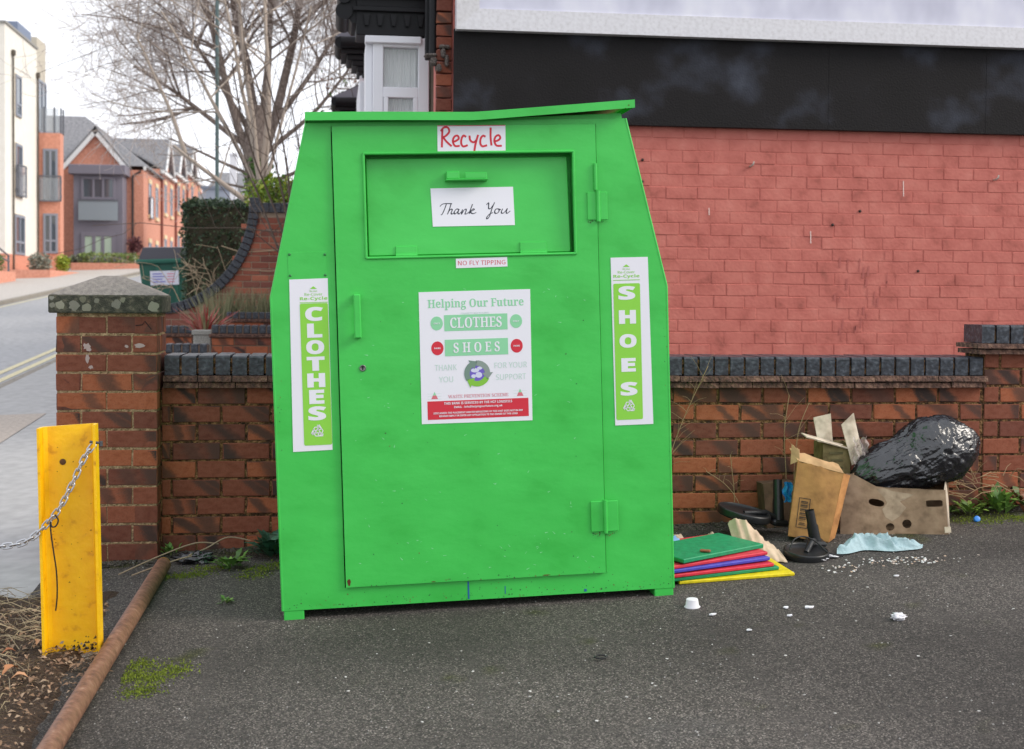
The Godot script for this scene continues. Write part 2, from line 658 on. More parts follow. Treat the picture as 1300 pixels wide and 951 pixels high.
func tile_runs(root: Node3D, x0: float, x1: float, y: float, z: float, deep: float, thick: float, left_end := 0.0) -> void:
	var r := RandomNumberGenerator.new()
	r.seed = hash(x1 + y)
	for course in 2:
		var x := x0 - left_end * (0.5 if course == 0 else 1.0)
		var reach := 0.042 if course == 0 else 0.05
		if course == 0:
			x -= 0.0
		while x < x1 - 0.02:
			var w := minf(r.randf_range(0.15, 0.175), x1 - x)
			var m := Mb.new()
			var jag := []
			var th := thick - 0.005
			for k in 5:
				jag.append(r.randf_range(-0.008, 0.004))
			var yy := y + course * thick
			m.sheet(5, 2, func(i, j): return Vector3(lerpf(0.001, w - 0.003, i / 4.0), -th * 0.5 + th * j, reach + jag[i] + (0.003 if j == 0 else -0.003)))
			m.sheet(5, 2, func(i, j): return Vector3(lerpf(0.001, w - 0.003, i / 4.0), th * 0.5, (reach + jag[i] - 0.003) if j == 0 else -deep))
			m.sheet(5, 2, func(i, j): return Vector3(lerpf(0.001, w - 0.003, i / 4.0), -th * 0.5, -deep if j == 0 else (reach + jag[i] + 0.003)))
			for e in [0, 4]:
				var xx := lerpf(0.001, w - 0.003, e / 4.0)
				var p := [Vector3(xx, -th * 0.5, -deep), Vector3(xx, -th * 0.5, reach + jag[e] + 0.003), Vector3(xx, th * 0.5, reach + jag[e] - 0.003), Vector3(xx, th * 0.5, -deep)]
				m.quad(p[0], p[1], p[2], p[3])
			part(root, "creasing_tile", m.mesh(), tile_mat(), Vector3(x, yy + thick * 0.5 + r.randf_range(-0.0015, 0.0015), z), Basis(Vector3(0, 0, 1), r.randf_range(-0.006, 0.006)))
			x += w

func brick_rows(root: Node3D, x0: float, x1: float, y_joint: float, from: int, to: int, z: float, course: float, phase: float, sd: int, lowest := -9.0) -> void:
	var r := RandomNumberGenerator.new()
	r.seed = sd
	var bh := course - 0.0105
	for k in range(from, to):
		var y := y_joint - (k + 0.5) * course
		var x := x0 - (0.225 * phase if k % 2 == 0 else 0.225 * phase + 0.1125)
		while x < x1 - 0.012:
			var a := maxf(x, x0)
			var b := minf(x + 0.225, x1)
			if b - a > 0.03 and y > gh((a + b) * 0.5, z) + lowest - 0.06:
				var w := b - a - 0.0105
				var full := absf(b - a - 0.225) < 0.001
				var mesh := brick(w if not full else 0.2145, bh, 0.1, r.randi() % 40)
				part(root, "brick", mesh, brick_mat, Vector3((a + b) * 0.5 + r.randf_range(-0.001, 0.001), y + r.randf_range(-0.001, 0.001), z + r.randf_range(-0.002, 0.002)), Basis(Vector3(0, 0, 1), r.randf_range(-0.004, 0.004)))
			x += 0.225

func build_low_wall() -> void:
	var w := thing("brick_wall", "low red brick boundary wall with dark blue coping behind the green bank", "wall")
	var core := Mb.new()
	core.box(Vector3(1.225, 0.53, ZW - 0.1555), Vector3(4.0, 1.06, 0.30))
	core.box(Vector3(4.1, 0.61, ZW - 0.1085), Vector3(1.745, 1.24, 0.206))
	part(w, "mortar", core.mesh(), mortar())
	brick_rows(w, -0.774, 3.225, 0.984 + 0.0858, 0, 9, ZW, 0.0858, 0.28, 101, 0.0)
	brick_rows(w, 3.225, 4.97, 0.984 + 0.0858 * 3, 0, 11, ZW, 0.0858, 0.62, 102, 0.0)
	tile_runs(w, -0.76, 3.225, 1.062, ZW, 0.31, 0.030)
	coping_run(w, -0.762, 3.222, 1.122, ZW + 0.004, 0.31, 0.0766, 0.09)
	tile_runs(w, 3.19, 4.97, 1.229, ZW, 0.2, 0.027, 0.02)
	coping_run(w, 3.205, 4.97, 1.283, ZW + 0.004, 0.2, 0.0766, 0.09)

func build_pillar() -> void:
	var p := thing("gate_pillar", "square red brick pillar with lichen spotted stone cap beside the road", "pillar", Vector3(-0.995, 0, -6.530), Basis.from_scale(Vector3(1, 1, 0.75)))
	var core := Mb.new()
	core.box(Vector3(0, 0.805, 0), Vector3(0.4345, 1.21, 0.4345))
	part(p, "mortar", core.mesh(), mat("pale pointing", Color.WHITE, 0.95, {"tex": ntex(78, 0.05, 4, [[0.0, c8(112, 90, 66)], [0.5, c8(160, 132, 100)], [1.0, c8(190, 164, 128)]]), "normal": nbump(72, 0.15, 3, 6.0), "scale": 0.9}))
	var r := RandomNumberGenerator.new()
	r.seed = 4
	var h := 0.221
	for k in 15:
		var y := 1.311 + 0.0428 - k * 0.0856
		if y < 0.16:
			break
		for side in 4:
			var b := Basis(UPV, side * PI / 2)
			var lens := []
			# alternate rows turn the corner the other way
			if (k % 2 == 0) == (side % 2 == 0):
				lens = [[-0.111, 0.2155], [0.111, 0.2155]]
			else:
				lens = [[0.0, 0.2155]]
				if side % 2 == 0:
					lens.append_array([[-0.1675, 0.107], [0.1675, 0.107]])
				else:
					lens.append_array([[-0.1675, 0.107], [0.1675, 0.107]])
			for l in lens:
				var mesh := brick(l[1], 0.0748, 0.1, r.randi() % 40)
				part(p, "brick", mesh, brick_mat, b * Vector3(l[0] + r.randf_range(-0.001, 0.001), y, h + r.randf_range(-0.0015, 0.0015)), b)
	# white paint smudges and a dark scratch on the face
	var sm := Mb.new()
	for q in [[-0.088, 1.258, 0.020, 0.018], [-0.078, 1.244, 0.014, 0.012], [0.086, 1.259, 0.012, 0.008], [-0.083, 1.205, 0.010, 0.024], [-0.07, 1.165, 0.012, 0.010], [0.145, 1.262, 0.03, 0.012]]:
		var ring := []
		for a in 11:
			ring.append(Vector3(q[0] + cos(TAU * a / 11) * q[2] * r.randf_range(0.5, 1.1), q[1] + sin(TAU * a / 11) * q[3] * r.randf_range(0.5, 1.1), h + 0.0022))
		for a in 11:
			sm.tri(Vector3(q[0], q[1], h + 0.0024), ring[a], ring[(a + 1) % 11])
	part(p, "paint_smudges", sm.mesh(), mat("old white paint", c8(176, 156, 152), 0.9)).set_meta("kind", "stuff")
	var sc := Mb.new()
	sc.tube([Vector3(0.125, 1.352, h + 0.0014), Vector3(0.155, 1.356, h + 0.0014), Vector3(0.166, 1.372, h + 0.0014), Vector3(0.195, 1.335, h + 0.0014)], [0.0022], 5)
	part(p, "scratch", sc.mesh(), mat("scratch dark", c8(40, 30, 30), 0.9))
	# cap
	var dark := mat("algae dark stone", Color.WHITE, 0.95, {"tex": ntex(81, 0.03, 5, [[0.0, c8(48, 48, 42)], [0.5, c8(72, 72, 62)], [0.75, c8(96, 92, 78)], [1.0, c8(150, 145, 128)]]), "normal": nbump(82, 0.12, 4, 6.0), "scale": 2.0})
	var pale := mat("weathered stone", Color.WHITE, 0.95, {"tex": ntex(83, 0.03, 5, [[0.0, c8(112, 106, 101)], [0.5, c8(136, 129, 124)], [0.8, c8(152, 145, 136)], [1.0, c8(184, 176, 160)]]), "normal": nbump(82, 0.12, 4, 6.0), "scale": 2.2})
	var slab := Mb.new()
	slab.cbox(Vector3(-0.005, 1.448, 0), Vector3(0.492, 0.082, 0.50), 0.006)
	part(p, "cap_slab", slab.mesh(), dark)
	var top := Mb.new()
	var cr := FastNoiseLite.new()
	cr.seed = 5
	cr.frequency = 9.0
	top.sheet(33, 33, func(i, j):
		var x: float = (i - 16) / 16.0
		var z: float = (16 - j) / 16.0
		var e := 1.0 - maxf(absf(x), absf(z))
		var y := 1.4885 + 0.105 * pow(e, 0.92) - 0.016 * smoothstep(0.8, 1.0, e)
		return Vector3(-0.005 + x * 0.241, y + 0.003 * cr.get_noise_2d(x, z), z * 0.246))
	part(p, "cap_top", top.mesh(), pale)
	var lich := Mb.new()
	for s in [[-0.236, 1.475, 0.012], [-0.232, 1.442, 0.013], [-0.198, 1.443, 0.021], [-0.138, 1.440, 0.024], [-0.085, 1.432, 0.021], [0.045, 1.446, 0.022], [0.072, 1.468, 0.013], [0.205, 1.437, 0.026], [-0.10, 1.47, 0.016], [-0.04, 1.462, 0.012]]:
		var g := r.randf_range(0.18, 0.32)
		lich.paint(Color(g, g * 0.97, g * r.randf_range(0.7, 0.85)))
		var ring := []
		for a in 14:
			var rad: float = s[2] * r.randf_range(0.75, 1.12)
			ring.append(Vector3(clampf(s[0] + cos(TAU * a / 14) * rad, -0.246, 0.236), clampf(s[1] + sin(TAU * a / 14) * rad, 1.416, 1.481), 0.2508))
		for a in 14:
			lich.tri(Vector3(s[0] if s[0] < 0.25 else 0.25, s[1], 0.2518), ring[a], ring[(a + 1) % 14])
	var lo := part(p, "lichen", lich.mesh(), mat("lichen", Color.WHITE, 0.95, {"vcol": true, "normal": nbump(84, 0.2, 3, 6.0), "scale": 6.0}))
	lo.set_meta("kind", "stuff")

# ---------------------------------------------------------------- the clothes bank
func paint_green() -> StandardMaterial3D:
	return mat("green paint", c8(66, 198, 83), 0.4, {"tex": ntex(91, 0.007, 6, [[0.0, c8(206, 230, 208)], [0.35, c8(234, 244, 236)], [0.6, c8(240, 248, 242)], [1.0, c8(255, 255, 255)]]), "normal": nbump(92, 0.010, 6, 5.0), "ns": 0.17, "scale": Vector3(0.7, 1.2, 0.7), "world": false})

func plate(parent: Node3D, called: String, x0: float, x1: float, y0: float, y1: float, z0: float, z1: float, ch: float, m: Material) -> MeshInstance3D:
	var mb := Mb.new()
	mb.cbox(Vector3((x0 + x1) * 0.5, (y0 + y1) * 0.5, (z0 + z1) * 0.5), Vector3(x1 - x0, y1 - y0, z1 - z0), ch)
	return part(parent, called, mb.mesh(), m)

# a printed sheet with four given corners (top left, top right, bottom right, bottom left), stuck to the plane z
func sheet_of_paper(parent: Node3D, called: String, c: Array, z: float, m: Material) -> MeshInstance3D:
	var mb := Mb.new()
	var th := 0.0006
	var p := c.map(func(k): return Vector3(k.x, k.y, z + th))
	var q := c.map(func(k): return Vector3(k.x, k.y, z - 0.0005))
	mb.quad(p[3], p[2], p[1], p[0])
	for k in 4:
		var k2 := (k + 1) % 4
		mb.quad(p[k], p[k2], q[k2], q[k])
	var o := part(parent, called, mb.mesh(), m)
	return o

func print_rect(parent: Node3D, x0: float, x1: float, y0: float, y1: float, z: float, m: Material, radius := 0.0, called := "panel") -> void:
	var poly := []
	for k in [[x1, y0, -PI / 2], [x1, y1, 0.0], [x0, y1, PI / 2], [x0, y0, PI]]:
		var cx: float = k[0] + (radius if k[0] == x0 else -radius)
		var cy: float = k[1] + (radius if k[1] == y0 else -radius)
		for s in (5 if radius > 0 else 1):
			var a: float = k[2] + s * PI / 8
			poly.append(Vector2(cx + cos(a) * radius, cy + sin(a) * radius))
	var mb := Mb.new()
	mb.prism(poly, z - 0.0002, z + 0.0002, false)
	part(parent, called, mb.mesh(), m)

func print_disc(parent: Node3D, x: float, y: float, rx: float, ry: float, z: float, m: Material, called := "disc") -> void:
	var poly := []
	for k in 24:
		poly.append(Vector2(x + cos(TAU * k / 24) * rx, y + sin(TAU * k / 24) * ry))
	var mb := Mb.new()
	mb.prism(poly, z - 0.0002, z + 0.0002, false)
	part(parent, called, mb.mesh(), m)

# three bent arrows chasing each other
func arrows(parent: Node3D, x: float, y: float, r: float, z: float, inks: Array, pen: float, outline := false) -> void:
	for k in 3:
		var a := TAU * k / 3.0
		var turn := func(p: Vector2) -> Vector2: return p.rotated(a) * r + Vector2(x, y)
		var ink: Material = inks[k % inks.size()]
		if outline:
			# folded band and head drawn as lines
			var band := [Vector2(-0.95, -0.30), Vector2(-0.42, 0.62), Vector2(0.10, 0.62), Vector2(-0.30, -0.10), Vector2(-0.95, -0.30)]
			var head := [Vector2(-0.05, 0.95), Vector2(0.55, 0.35), Vector2(0.12, 0.18), Vector2(0.10, 0.62), Vector2(-0.05, 0.95)]
			for shape in [band, head]:
				var mb := Mb.new()
				for s in shape.size() - 1:
					var p: Vector2 = turn.call(shape[s])
					var q: Vector2 = turn.call(shape[s + 1])
					var w := (q - p).normalized().orthogonal() * pen * 0.5
					mb.quad(Vector3(p.x - w.x, p.y - w.y, z), Vector3(q.x - w.x, q.y - w.y, z), Vector3(q.x + w.x, q.y + w.y, z), Vector3(p.x + w.x, p.y + w.y, z))
				part(parent, "arrow_line", mb.mesh(), ink)
		else:
			var mb := Mb.new()
			var pts := []
			for s in 9:
				var t := deg_to_rad(215.0 - s * 11.5)
				pts.append([Vector2(cos(t), sin(t)) * 1.0, Vector2(cos(t), sin(t)) * 0.58])
			for s in 8:
				var p0: Vector2 = turn.call(pts[s][0])
				var p1: Vector2 = turn.call(pts[s + 1][0])
				var p2: Vector2 = turn.call(pts[s + 1][1])
				var p3: Vector2 = turn.call(pts[s][1])
				mb.quad(Vector3(p3.x, p3.y, z), Vector3(p2.x, p2.y, z), Vector3(p1.x, p1.y, z), Vector3(p0.x, p0.y, z))
			var t2 := deg_to_rad(123.0)
			var h0: Vector2 = turn.call(Vector2(cos(t2), sin(t2)) * 1.22)
			var h1: Vector2 = turn.call(Vector2(cos(t2), sin(t2)) * 0.38)
			var tip: Vector2 = turn.call(Vector2(cos(t2 - 0.6), sin(t2 - 0.6)) * 0.92)
			mb.tri(Vector3(h0.x, h0.y, z), Vector3(h1.x, h1.y, z), Vector3(tip.x, tip.y, z))
			part(parent, "arrow", mb.mesh(), ink)

func heavy() -> FontVariation:
	var f := FontVariation.new()
	f.base_font = sans(true)
	f.variation_embolden = 1.1
	return f

func side_sticker(bank: Node3D, c: Array, lane0: float, lane1: float, word: String, top: float, bottom: float, first: float, last: float) -> void:
	var white := mat("white vinyl", c8(228, 228, 236), 0.45)
	var lime := mat("lime print", c8(136, 208, 66), 0.5)
	var letter := mat("white print", c8(226, 228, 234), 0.5)
	var s := sheet_of_paper(bank, "sticker", c, 0.0012, white)
	s.set_meta("label", "tall white sticker with %s in block letters on lime green" % word)
	var mid := (lane0 + lane1) * 0.5
	var w := lane1 - lane0
	var y1: float = c[0].y
	# crest and heading
	var mb := Mb.new()
	mb.tri(Vector3(mid - 0.0, y1 - 0.027, 0.0026), Vector3(mid - 0.014, y1 - 0.037, 0.0026), Vector3(mid + 0.014, y1 - 0.037, 0.0026))
	part(s, "crest", mb.mesh(), lime)
	words(s, "Re-Use", sans(), mid, y1 - 0.045, 0.028, 0.006, lime, 0.0022)
	words(s, "Re-Cover", sans(), mid, y1 - 0.057, w * 0.64, 0.010, lime, 0.0022)
	words(s, "Re-Cycle", sans(true), mid, y1 - 0.074, w * 0.98, 0.016, lime, 0.0022)
	print_rect(s, lane0, lane1, y1 - 0.089, y1 - 0.0865, 0.0024, lime, 0.0, "rule")
	print_rect(s, lane0, lane1, bottom, top, 0.0024, lime, 0.006)
	for k in word.length():
		var y := lerpf(first, last, float(k) / (word.length() - 1))
		var tall := absf(first - last) / (word.length() - 1)
		words(s, word[k], heavy(), mid, y, w * (0.64 if word[k] != "L" and word[k] != "E" else 0.54), minf(0.053, tall * 0.88), letter, 0.0030)
	arrows(s, mid, last - 0.068, 0.026, 0.0034, [letter], 0.0032, true)

func build_bank() -> void:
	var b := Basis(UPV, deg_to_rad(1.2)) * Basis(Vector3(0, 0, 1), deg_to_rad(2.0))
	var bank := thing("clothes_bank", "tall bright green steel clothes and shoe bank with white stickers and sloped lid", "recycling bank", Vector3(-0.174, 0.305, -5.225), b)
	var green := paint_green()
	var deep := -0.98
	var out := [Vector2(0, 0), Vector2(1.516, 0), Vector2(1.516, 0.16), Vector2(1.515, 1.187), Vector2(1.366, 1.838), Vector2(0.144, 1.829), Vector2(-0.006, 1.181)]
	# body: front skin with an opening for the flap, sides and back
	var body := Mb.new()
	var x0 := 0.352
	var x1 := 1.155
	var y0 := 1.32
	var y1 := 1.712
	var dl := 0.238
	var dr := 1.2435
	var dt := 1.815
	var db := 0.078
	# the skin stops a finger short of the door, so that a real slit runs round it
	var sl := dl - 0.004
	var sr := dr + 0.0045
	body.prism([out[0], Vector2(sl, 0), Vector2(sl, 1.8297), out[5], out[6]], 0, 0, false, false)
	body.prism([Vector2(sr, 0), out[1], out[2], out[3], out[4], Vector2(sr, 1.837)], 0, 0, false, false)
	body.prism([Vector2(sl, 0), Vector2(sr, 0), Vector2(sr, db - 0.003), Vector2(sl, db - 0.003)], 0, 0, false, false)
	body.prism([Vector2(sl, dt + 0.002), Vector2(sr, dt + 0.002), Vector2(sr, 1.837), Vector2(sl, 1.8297)], 0, 0, false, false)
	for e in [[Vector3(sl, db, 0), Vector3(sl, dt, 0)], [Vector3(sr, dt, 0), Vector3(sr, db, 0)]]:
		body.quad(e[0] + Vector3(0, 0, -0.03), e[0], e[1], e[1] + Vector3(0, 0, -0.03))
	for k in out.size():
		var a: Vector2 = out[k]
		var d: Vector2 = out[(k + 1) % out.size()]
		body.quad(Vector3(a.x, a.y, deep), Vector3(d.x, d.y, deep), Vector3(d.x, d.y, 0), Vector3(a.x, a.y, 0))
	var rev := out.duplicate()
	rev.reverse()
	body.prism(rev.map(func(p): return Vector2(p.x, p.y)), deep, deep, false, false)
	part(bank, "body", body.mesh(), green)
	# raised flange down both front edges, as folded steel
	for e in [[out[0], out[6]], [out[6], out[5]], [out[1], out[3]], [out[3], out[4]]]:
		var fm := Mb.new()
		fm.tube([Vector3(e[0].x, e[0].y, -0.004), Vector3(e[1].x, e[1].y, -0.004)], [0.0055], 8)
		part(bank, "folded_edge", fm.mesh(), green)
	# lid: a bent sheet with a front lip, its right end sprung upwards
	var lid := Mb.new()
	var ly := func(x: float) -> float:
		return 1.848 - 0.004 * smoothstep(0.3, 0.8, x) + 0.043 * clampf((x - 0.78) / 0.61, 0.0, 1.0)
	var n := 25
	var lx := func(i) -> float: return lerpf(0.140, 1.392, i / 24.0)
	var fz := 0.052
	lid.sheet(n, 2, func(i, j): return Vector3(lx.call(i), ly.call(lx.call(i)) - 0.015 + 0.031 * j, fz))
	lid.sheet(n, 2, func(i, j): return Vector3(lx.call(i), ly.call(lx.call(i)) + 0.016, fz - j * (fz - deep + 0.05)))
	lid.sheet(n, 2, func(i, j): return Vector3(lx.call(i), ly.call(lx.call(i)) - 0.013, fz - 0.012 + 0.012 * j))
	lid.sheet(n, 2, func(i, j): return Vector3(lx.call(i), ly.call(lx.call(i)) + (0.004 if j == 1 else -0.013), fz - 0.012))
	lid.sheet(n, 2, func(i, j): return Vector3(lx.call(i), ly.call(lx.call(i)) + 0.004, (deep - 0.05) if j == 0 else fz - 0.012))
	for i in [0, 24]:
		var x: float = lx.call(i)
		var y: float = ly.call(x)
		lid.quad(Vector3(x, y - 0.013, deep), Vector3(x, y - 0.013, fz), Vector3(x, y + 0.015, fz), Vector3(x, y + 0.015, deep))
	part(bank, "lid", lid.mesh(), green)
	# strip under the lid closing the gap to the body
	var fill := Mb.new()
	fill.prism([Vector2(0.15, 1.80), Vector2(1.36, 1.80), Vector2(1.352, 1.86), Vector2(0.85, 1.842), Vector2(0.15, 1.842)], deep, -0.012)
	part(bank, "top_strip", fill.mesh(), green)
	# door: a plate over the opening with the flap recess cut through
	var door := Mb.new()
	var t := 0.013
	for q in [[dl, x0, db, dt], [x1, dr, db, dt], [x0, x1, db, y0], [x0, x1, y1, dt]]:
		door.quad(Vector3(q[0], q[2], t), Vector3(q[1], q[2], t), Vector3(q[1], q[3], t), Vector3(q[0], q[3], t))
	for q in [[Vector2(dl, db), Vector2(dr, db)], [Vector2(dr, db), Vector2(dr, dt)], [Vector2(dr, dt), Vector2(dl, dt)], [Vector2(dl, dt), Vector2(dl, db)]]:
		var o2: Vector2 = (q[1] - q[0]).normalized().orthogonal() * -0.0025
		door.quad(Vector3(q[0].x + o2.x, q[0].y + o2.y, t - 0.0025), Vector3(q[1].x + o2.x, q[1].y + o2.y, t - 0.0025), Vector3(q[1].x, q[1].y, t), Vector3(q[0].x, q[0].y, t))
		door.quad(Vector3(q[0].x + o2.x, q[0].y + o2.y, -0.02), Vector3(q[1].x + o2.x, q[1].y + o2.y, -0.02), Vector3(q[1].x + o2.x, q[1].y + o2.y, t - 0.0025), Vector3(q[0].x + o2.x, q[0].y + o2.y, t - 0.0025))
	var dn := part(bank, "door", door.mesh(), green)
	# rounded rim pressed round the recess
	for e in [[Vector3(x0, y0, t), Vector3(x1, y0, t)], [Vector3(x1, y0, t), Vector3(x1, y1, t)], [Vector3(x1, y1, t), Vector3(x0, y1, t)], [Vector3(x0, y1, t), Vector3(x0, y0, t)]]:
		var rm := Mb.new()
		rm.tube([e[0], e[1]], [0.006], 8)
		part(dn, "recess_rim", rm.mesh(), green)
	var rec := Mb.new()
	var rz := -0.062
	rec.quad(Vector3(x0, y0, rz), Vector3(x0, y0, t), Vector3(x0, y1, t), Vector3(x0, y1, rz))
	rec.quad(Vector3(x1, y0, t), Vector3(x1, y0, rz), Vector3(x1, y1, rz), Vector3(x1, y1, t))
	rec.quad(Vector3(x0, y0, rz), Vector3(x1, y0, rz), Vector3(x1, y0, t), Vector3(x0, y0, t))
	rec.quad(Vector3(x0, y1, t), Vector3(x1, y1, t), Vector3(x1, y1, rz), Vector3(x0, y1, rz))
	rec.quad(Vector3(x0, y0, rz), Vector3(x1, y0, rz), Vector3(x1, y1, rz), Vector3(x0, y1, rz))
	part(dn, "recess", rec.mesh(), green)
	# flap: hinged at its lower edge, leaning in at the top
	var lean := Basis(Vector3(1, 0, 0), -0.075)
	var flap := part(bank, "flap", null, green, Vector3(0.7505, 1.327, -0.004), lean)
	var fl := Mb.new()
	fl.cbox(Vector3(0, 0.186, -0.004), Vector3(0.776, 0.370, 0.008), 0.003)
	flap.mesh = fl.mesh()
	# flap handle: a bar of folded steel
	var hm := Mb.new()
	hm.prism([Vector2(-0.078, -0.003), Vector2(0.078, -0.003), Vector2(0.072, 0.033), Vector2(-0.07, 0.033)].map(func(p): return p + Vector2(-0.009, 0.281)), 0.0, 0.004)
	hm.cbox(Vector3(-0.009, 0.2815, 0.02), Vector3(0.162, 0.006, 0.042), 0.002)
	hm.cbox(Vector3(-0.062, 0.299, 0.019), Vector3(0.05, 0.03, 0.035), 0.003)
	hm.cbox(Vector3(0.026, 0.296, 0.036), Vector3(0.084, 0.024, 0.006), 0.002)
	part(flap, "handle", hm.mesh(), green)
	for h in [[-0.246, 0.082, 0.036], [0.242, 0.104, 0.042]]:
		var fh := Mb.new()
		fh.cbox(Vector3(h[0], h[2] * 0.5, 0.003), Vector3(h[1], h[2], 0.006), 0.002)
		fh.tube([Vector3(h[0] - h[1] * 0.5, 0.0, 0.007), Vector3(h[0] + h[1] * 0.5, 0.0, 0.007)], [0.007], 8)
		part(flap, "hinge", fh.mesh(), green)
	# door handle, lock, hinges
	var dh := Mb.new()
	dh.cbox(Vector3(0.311, 1.103, t + 0.03), Vector3(0.026, 0.165, 0.010), 0.004)
	dh.cbox(Vector3(0.311, 1.175, t + 0.014), Vector3(0.026, 0.022, 0.030), 0.003)
	dh.cbox(Vector3(0.311, 1.031, t + 0.014), Vector3(0.026, 0.022, 0.030), 0.003)
	part(dn, "handle", dh.mesh(), green)
	var lk := Mb.new()
	lk.lathe([Vector2(0.0125, 0), Vector2(0.0125, 0.004), Vector2(0.0095, 0.005), Vector2(0.0095, 0.003), Vector2(0, 0.003)], 20, Vector3(0.326, 0.907, t), Basis(Vector3(1, 0, 0), PI / 2))
	part(dn, "lock", lk.mesh(), mat("lock steel", c8(120, 125, 120), 0.4, {"metal": 0.9}))
	plate(dn, "keyhole", 0.3238, 0.3282, 0.9005, 0.9135, t + 0.003, t + 0.0042, 0.0, mat("keyhole", c8(10, 12, 10), 0.9))
	for h in [[1.204, 1.282, 1.447, 1.555], [1.188, 1.296, 0.240, 0.359]]:
		var hh := Mb.new()
		hh.cbox(Vector3((h[0] + 1.240) * 0.5, (h[2] + h[3]) * 0.5, t + 0.003), Vector3(1.240 - h[0], h[3] - h[2], 0.006), 0.002)
		hh.cbox(Vector3((h[1] + 1.250) * 0.5, (h[2] + h[3]) * 0.5, t + 0.0045), Vector3(h[1] - 1.250, h[3] - h[2], 0.009), 0.002)
		hh.tube([Vector3(1.2455, h[2] - 0.006, t + 0.009), Vector3(1.2455, h[3] + 0.004, t + 0.009)], [0.0085], 10)
		part(dn, "hinge", hh.mesh(), green)
	var rod := Mb.new()
	rod.tube([Vector3(1.238, 1.562, t + 0.006), Vector3(1.238, 1.664, t + 0.006)], [0.007], 8)
	part(dn, "hinge_pin", rod.mesh(), green)
	# riveted patch above the left sticker
	var pt := plate(bank, "patch_plate", 0.06, 0.204, 1.20, 1.349, 0.0002, 0.0011, 0.0004, green)
	for q in [[0.067, 1.341], [0.198, 1.338], [0.067, 1.262], [0.197, 1.261]]:
		var rv := Mb.new()
		rv.lathe([Vector2(0.0052, 0), Vector2(0.0045, 0.0025), Vector2(0, 0.0035)], 12, Vector3(q[0], q[1], 0.001), Basis(Vector3(1, 0, 0), PI / 2))
		part(pt, "rivet", rv.mesh(), mat("rivet", c8(40, 120, 60), 0.5))
	# feet
	for f in [[0.003, 0.079], [1.44, 1.516]]:
		for z in [[-0.10, 0.0], [deep, deep + 0.1]]:
			plate(bank, "foot", f[0], f[1], -0.039 if f[0] < 1 else -0.034, 0.001, z[0], z[1] - 0.002, 0.003, green)
	# wear: rust at the door corner and screw heads, old blue overspray along the sill
	var rust := mat("rust", c8(120, 66, 34), 0.9, {"tex": ntex(95, 0.1, 4, [[0.0, grey(0.5)], [1.0, grey(1.0)]]), "scale": 6.0})
	var rs := Mb.new()
	for q in [[0.2405, 0.082, 0.020, 0.034], [0.985, 0.0795, 0.05, 0.005], [1.365, 1.878, 0.006, 0.007], [1.352, 1.868, 0.005, 0.004], [0.56, 0.0795, 0.02, 0.004]]:
		var zz := t + 0.0006 if q[1] < 1.0 else fz + 0.0006
		var ring := []
		for a in 11:
			ring.append(Vector3(q[0] + q[2] * (0.5 + 0.5 * cos(TAU * a / 11) * rng.randf_range(0.5, 1.0)), q[1] + q[3] * (0.5 + 0.5 * sin(TAU * a / 11) * rng.randf_range(0.5, 1.0)), zz))
		for a in range(1, 10):
			rs.tri(ring[0], ring[a], ring[a + 1])
	part(bank, "rust_spots", rs.mesh(), rust).set_meta("kind", "stuff")
	var blue := mat("blue overspray", c8(24, 92, 150), 0.5)
	for q in [[0.702, 0.708, 0.004, 0.072], [0.846, 0.849, 0.016, 0.046], [1.158, 1.168, 0.006, 0.016]]:
		plate(bank, "paint_run", q[0], q[1], q[2], q[3], 0.0004, 0.0010, 0.0, blue)
	# grime and rust specks thrown up along the sill, on hinges and down the edges
	var gr := Mb.new()
	for k in 330:
		var o := Vector3.ZERO
		var pick := rng.randf()
		if pick < 0.5:
			o = Vector3(rng.randf_range(0.01, 1.51), 0.003 + absf(rng.randfn()) * 0.022, 0.0008)
		elif pick < 0.62:
			o = Vector3(rng.randf_range(0.26, 1.23), db + 0.001 + absf(rng.randfn()) * 0.008, t + 0.0008)
		elif pick < 0.76:
			o = Vector3([0.012, 1.504][rng.randi() % 2] + rng.randfn() * 0.006, rng.randf_range(0.02, 1.15), 0.0008)
		elif pick < 0.9:
			var hx: Array = [[1.19, 1.29, 0.24, 0.36], [1.205, 1.28, 1.45, 1.55]][rng.randi() % 2]
			o = Vector3(rng.randf_range(hx[0], hx[1]), hx[2] - 0.004 - absf(rng.randfn()) * 0.006, t + 0.0012)
		else:
			o = Vector3(rng.randf_range(0.3, 1.2), rng.randf_range(0.1, 1.25), t + 0.0008)
		var s := rng.randf_range(0.0008, 0.0034)
		gr.paint([Color(0.02, 0.08, 0.03), Color(0.16, 0.07, 0.03), Color(0.05, 0.05, 0.035), Color(0.03, 0.16, 0.05)][rng.randi() % 4])
		var aa := rng.randf() * TAU
		var e1 := Vector3(cos(aa), sin(aa), 0) * s
		var e2 := Vector3(-sin(aa), cos(aa), 0) * s * rng.randf_range(0.4, 1.0)
		gr.quad(o - e1, o - e2, o + e1, o + e2)
	part(bank, "grime_specks", gr.mesh(), mat("grime", Color.WHITE, 0.85, {"vcol": true})).set_meta("kind", "stuff")
	var pale := mat("scuffed green paint", c8(128, 214, 146), 0.55)
	var sc := Mb.new()
	for k in 90:
		var px := rng.randf_range(0.28, 1.2)
		var py := rng.randf_range(0.1, 0.26) if k < 30 else rng.randf_range(0.3, 1.2)
		var l := rng.randf_range(0.003, 0.014)
		var w := rng.randf_range(0.0008, 0.002)
		var d := Vector3(cos(rng.randf() * 3.0), sin(rng.randf() * 3.0) * 0.4, 0).normalized()
		var o := Vector3(px, py, t + 0.0005)
		var s := Vector3(-d.y, d.x, 0) * w
		sc.quad(o - s, o + d * l - s * 0.3, o + d * l + s * 0.3, o + s)
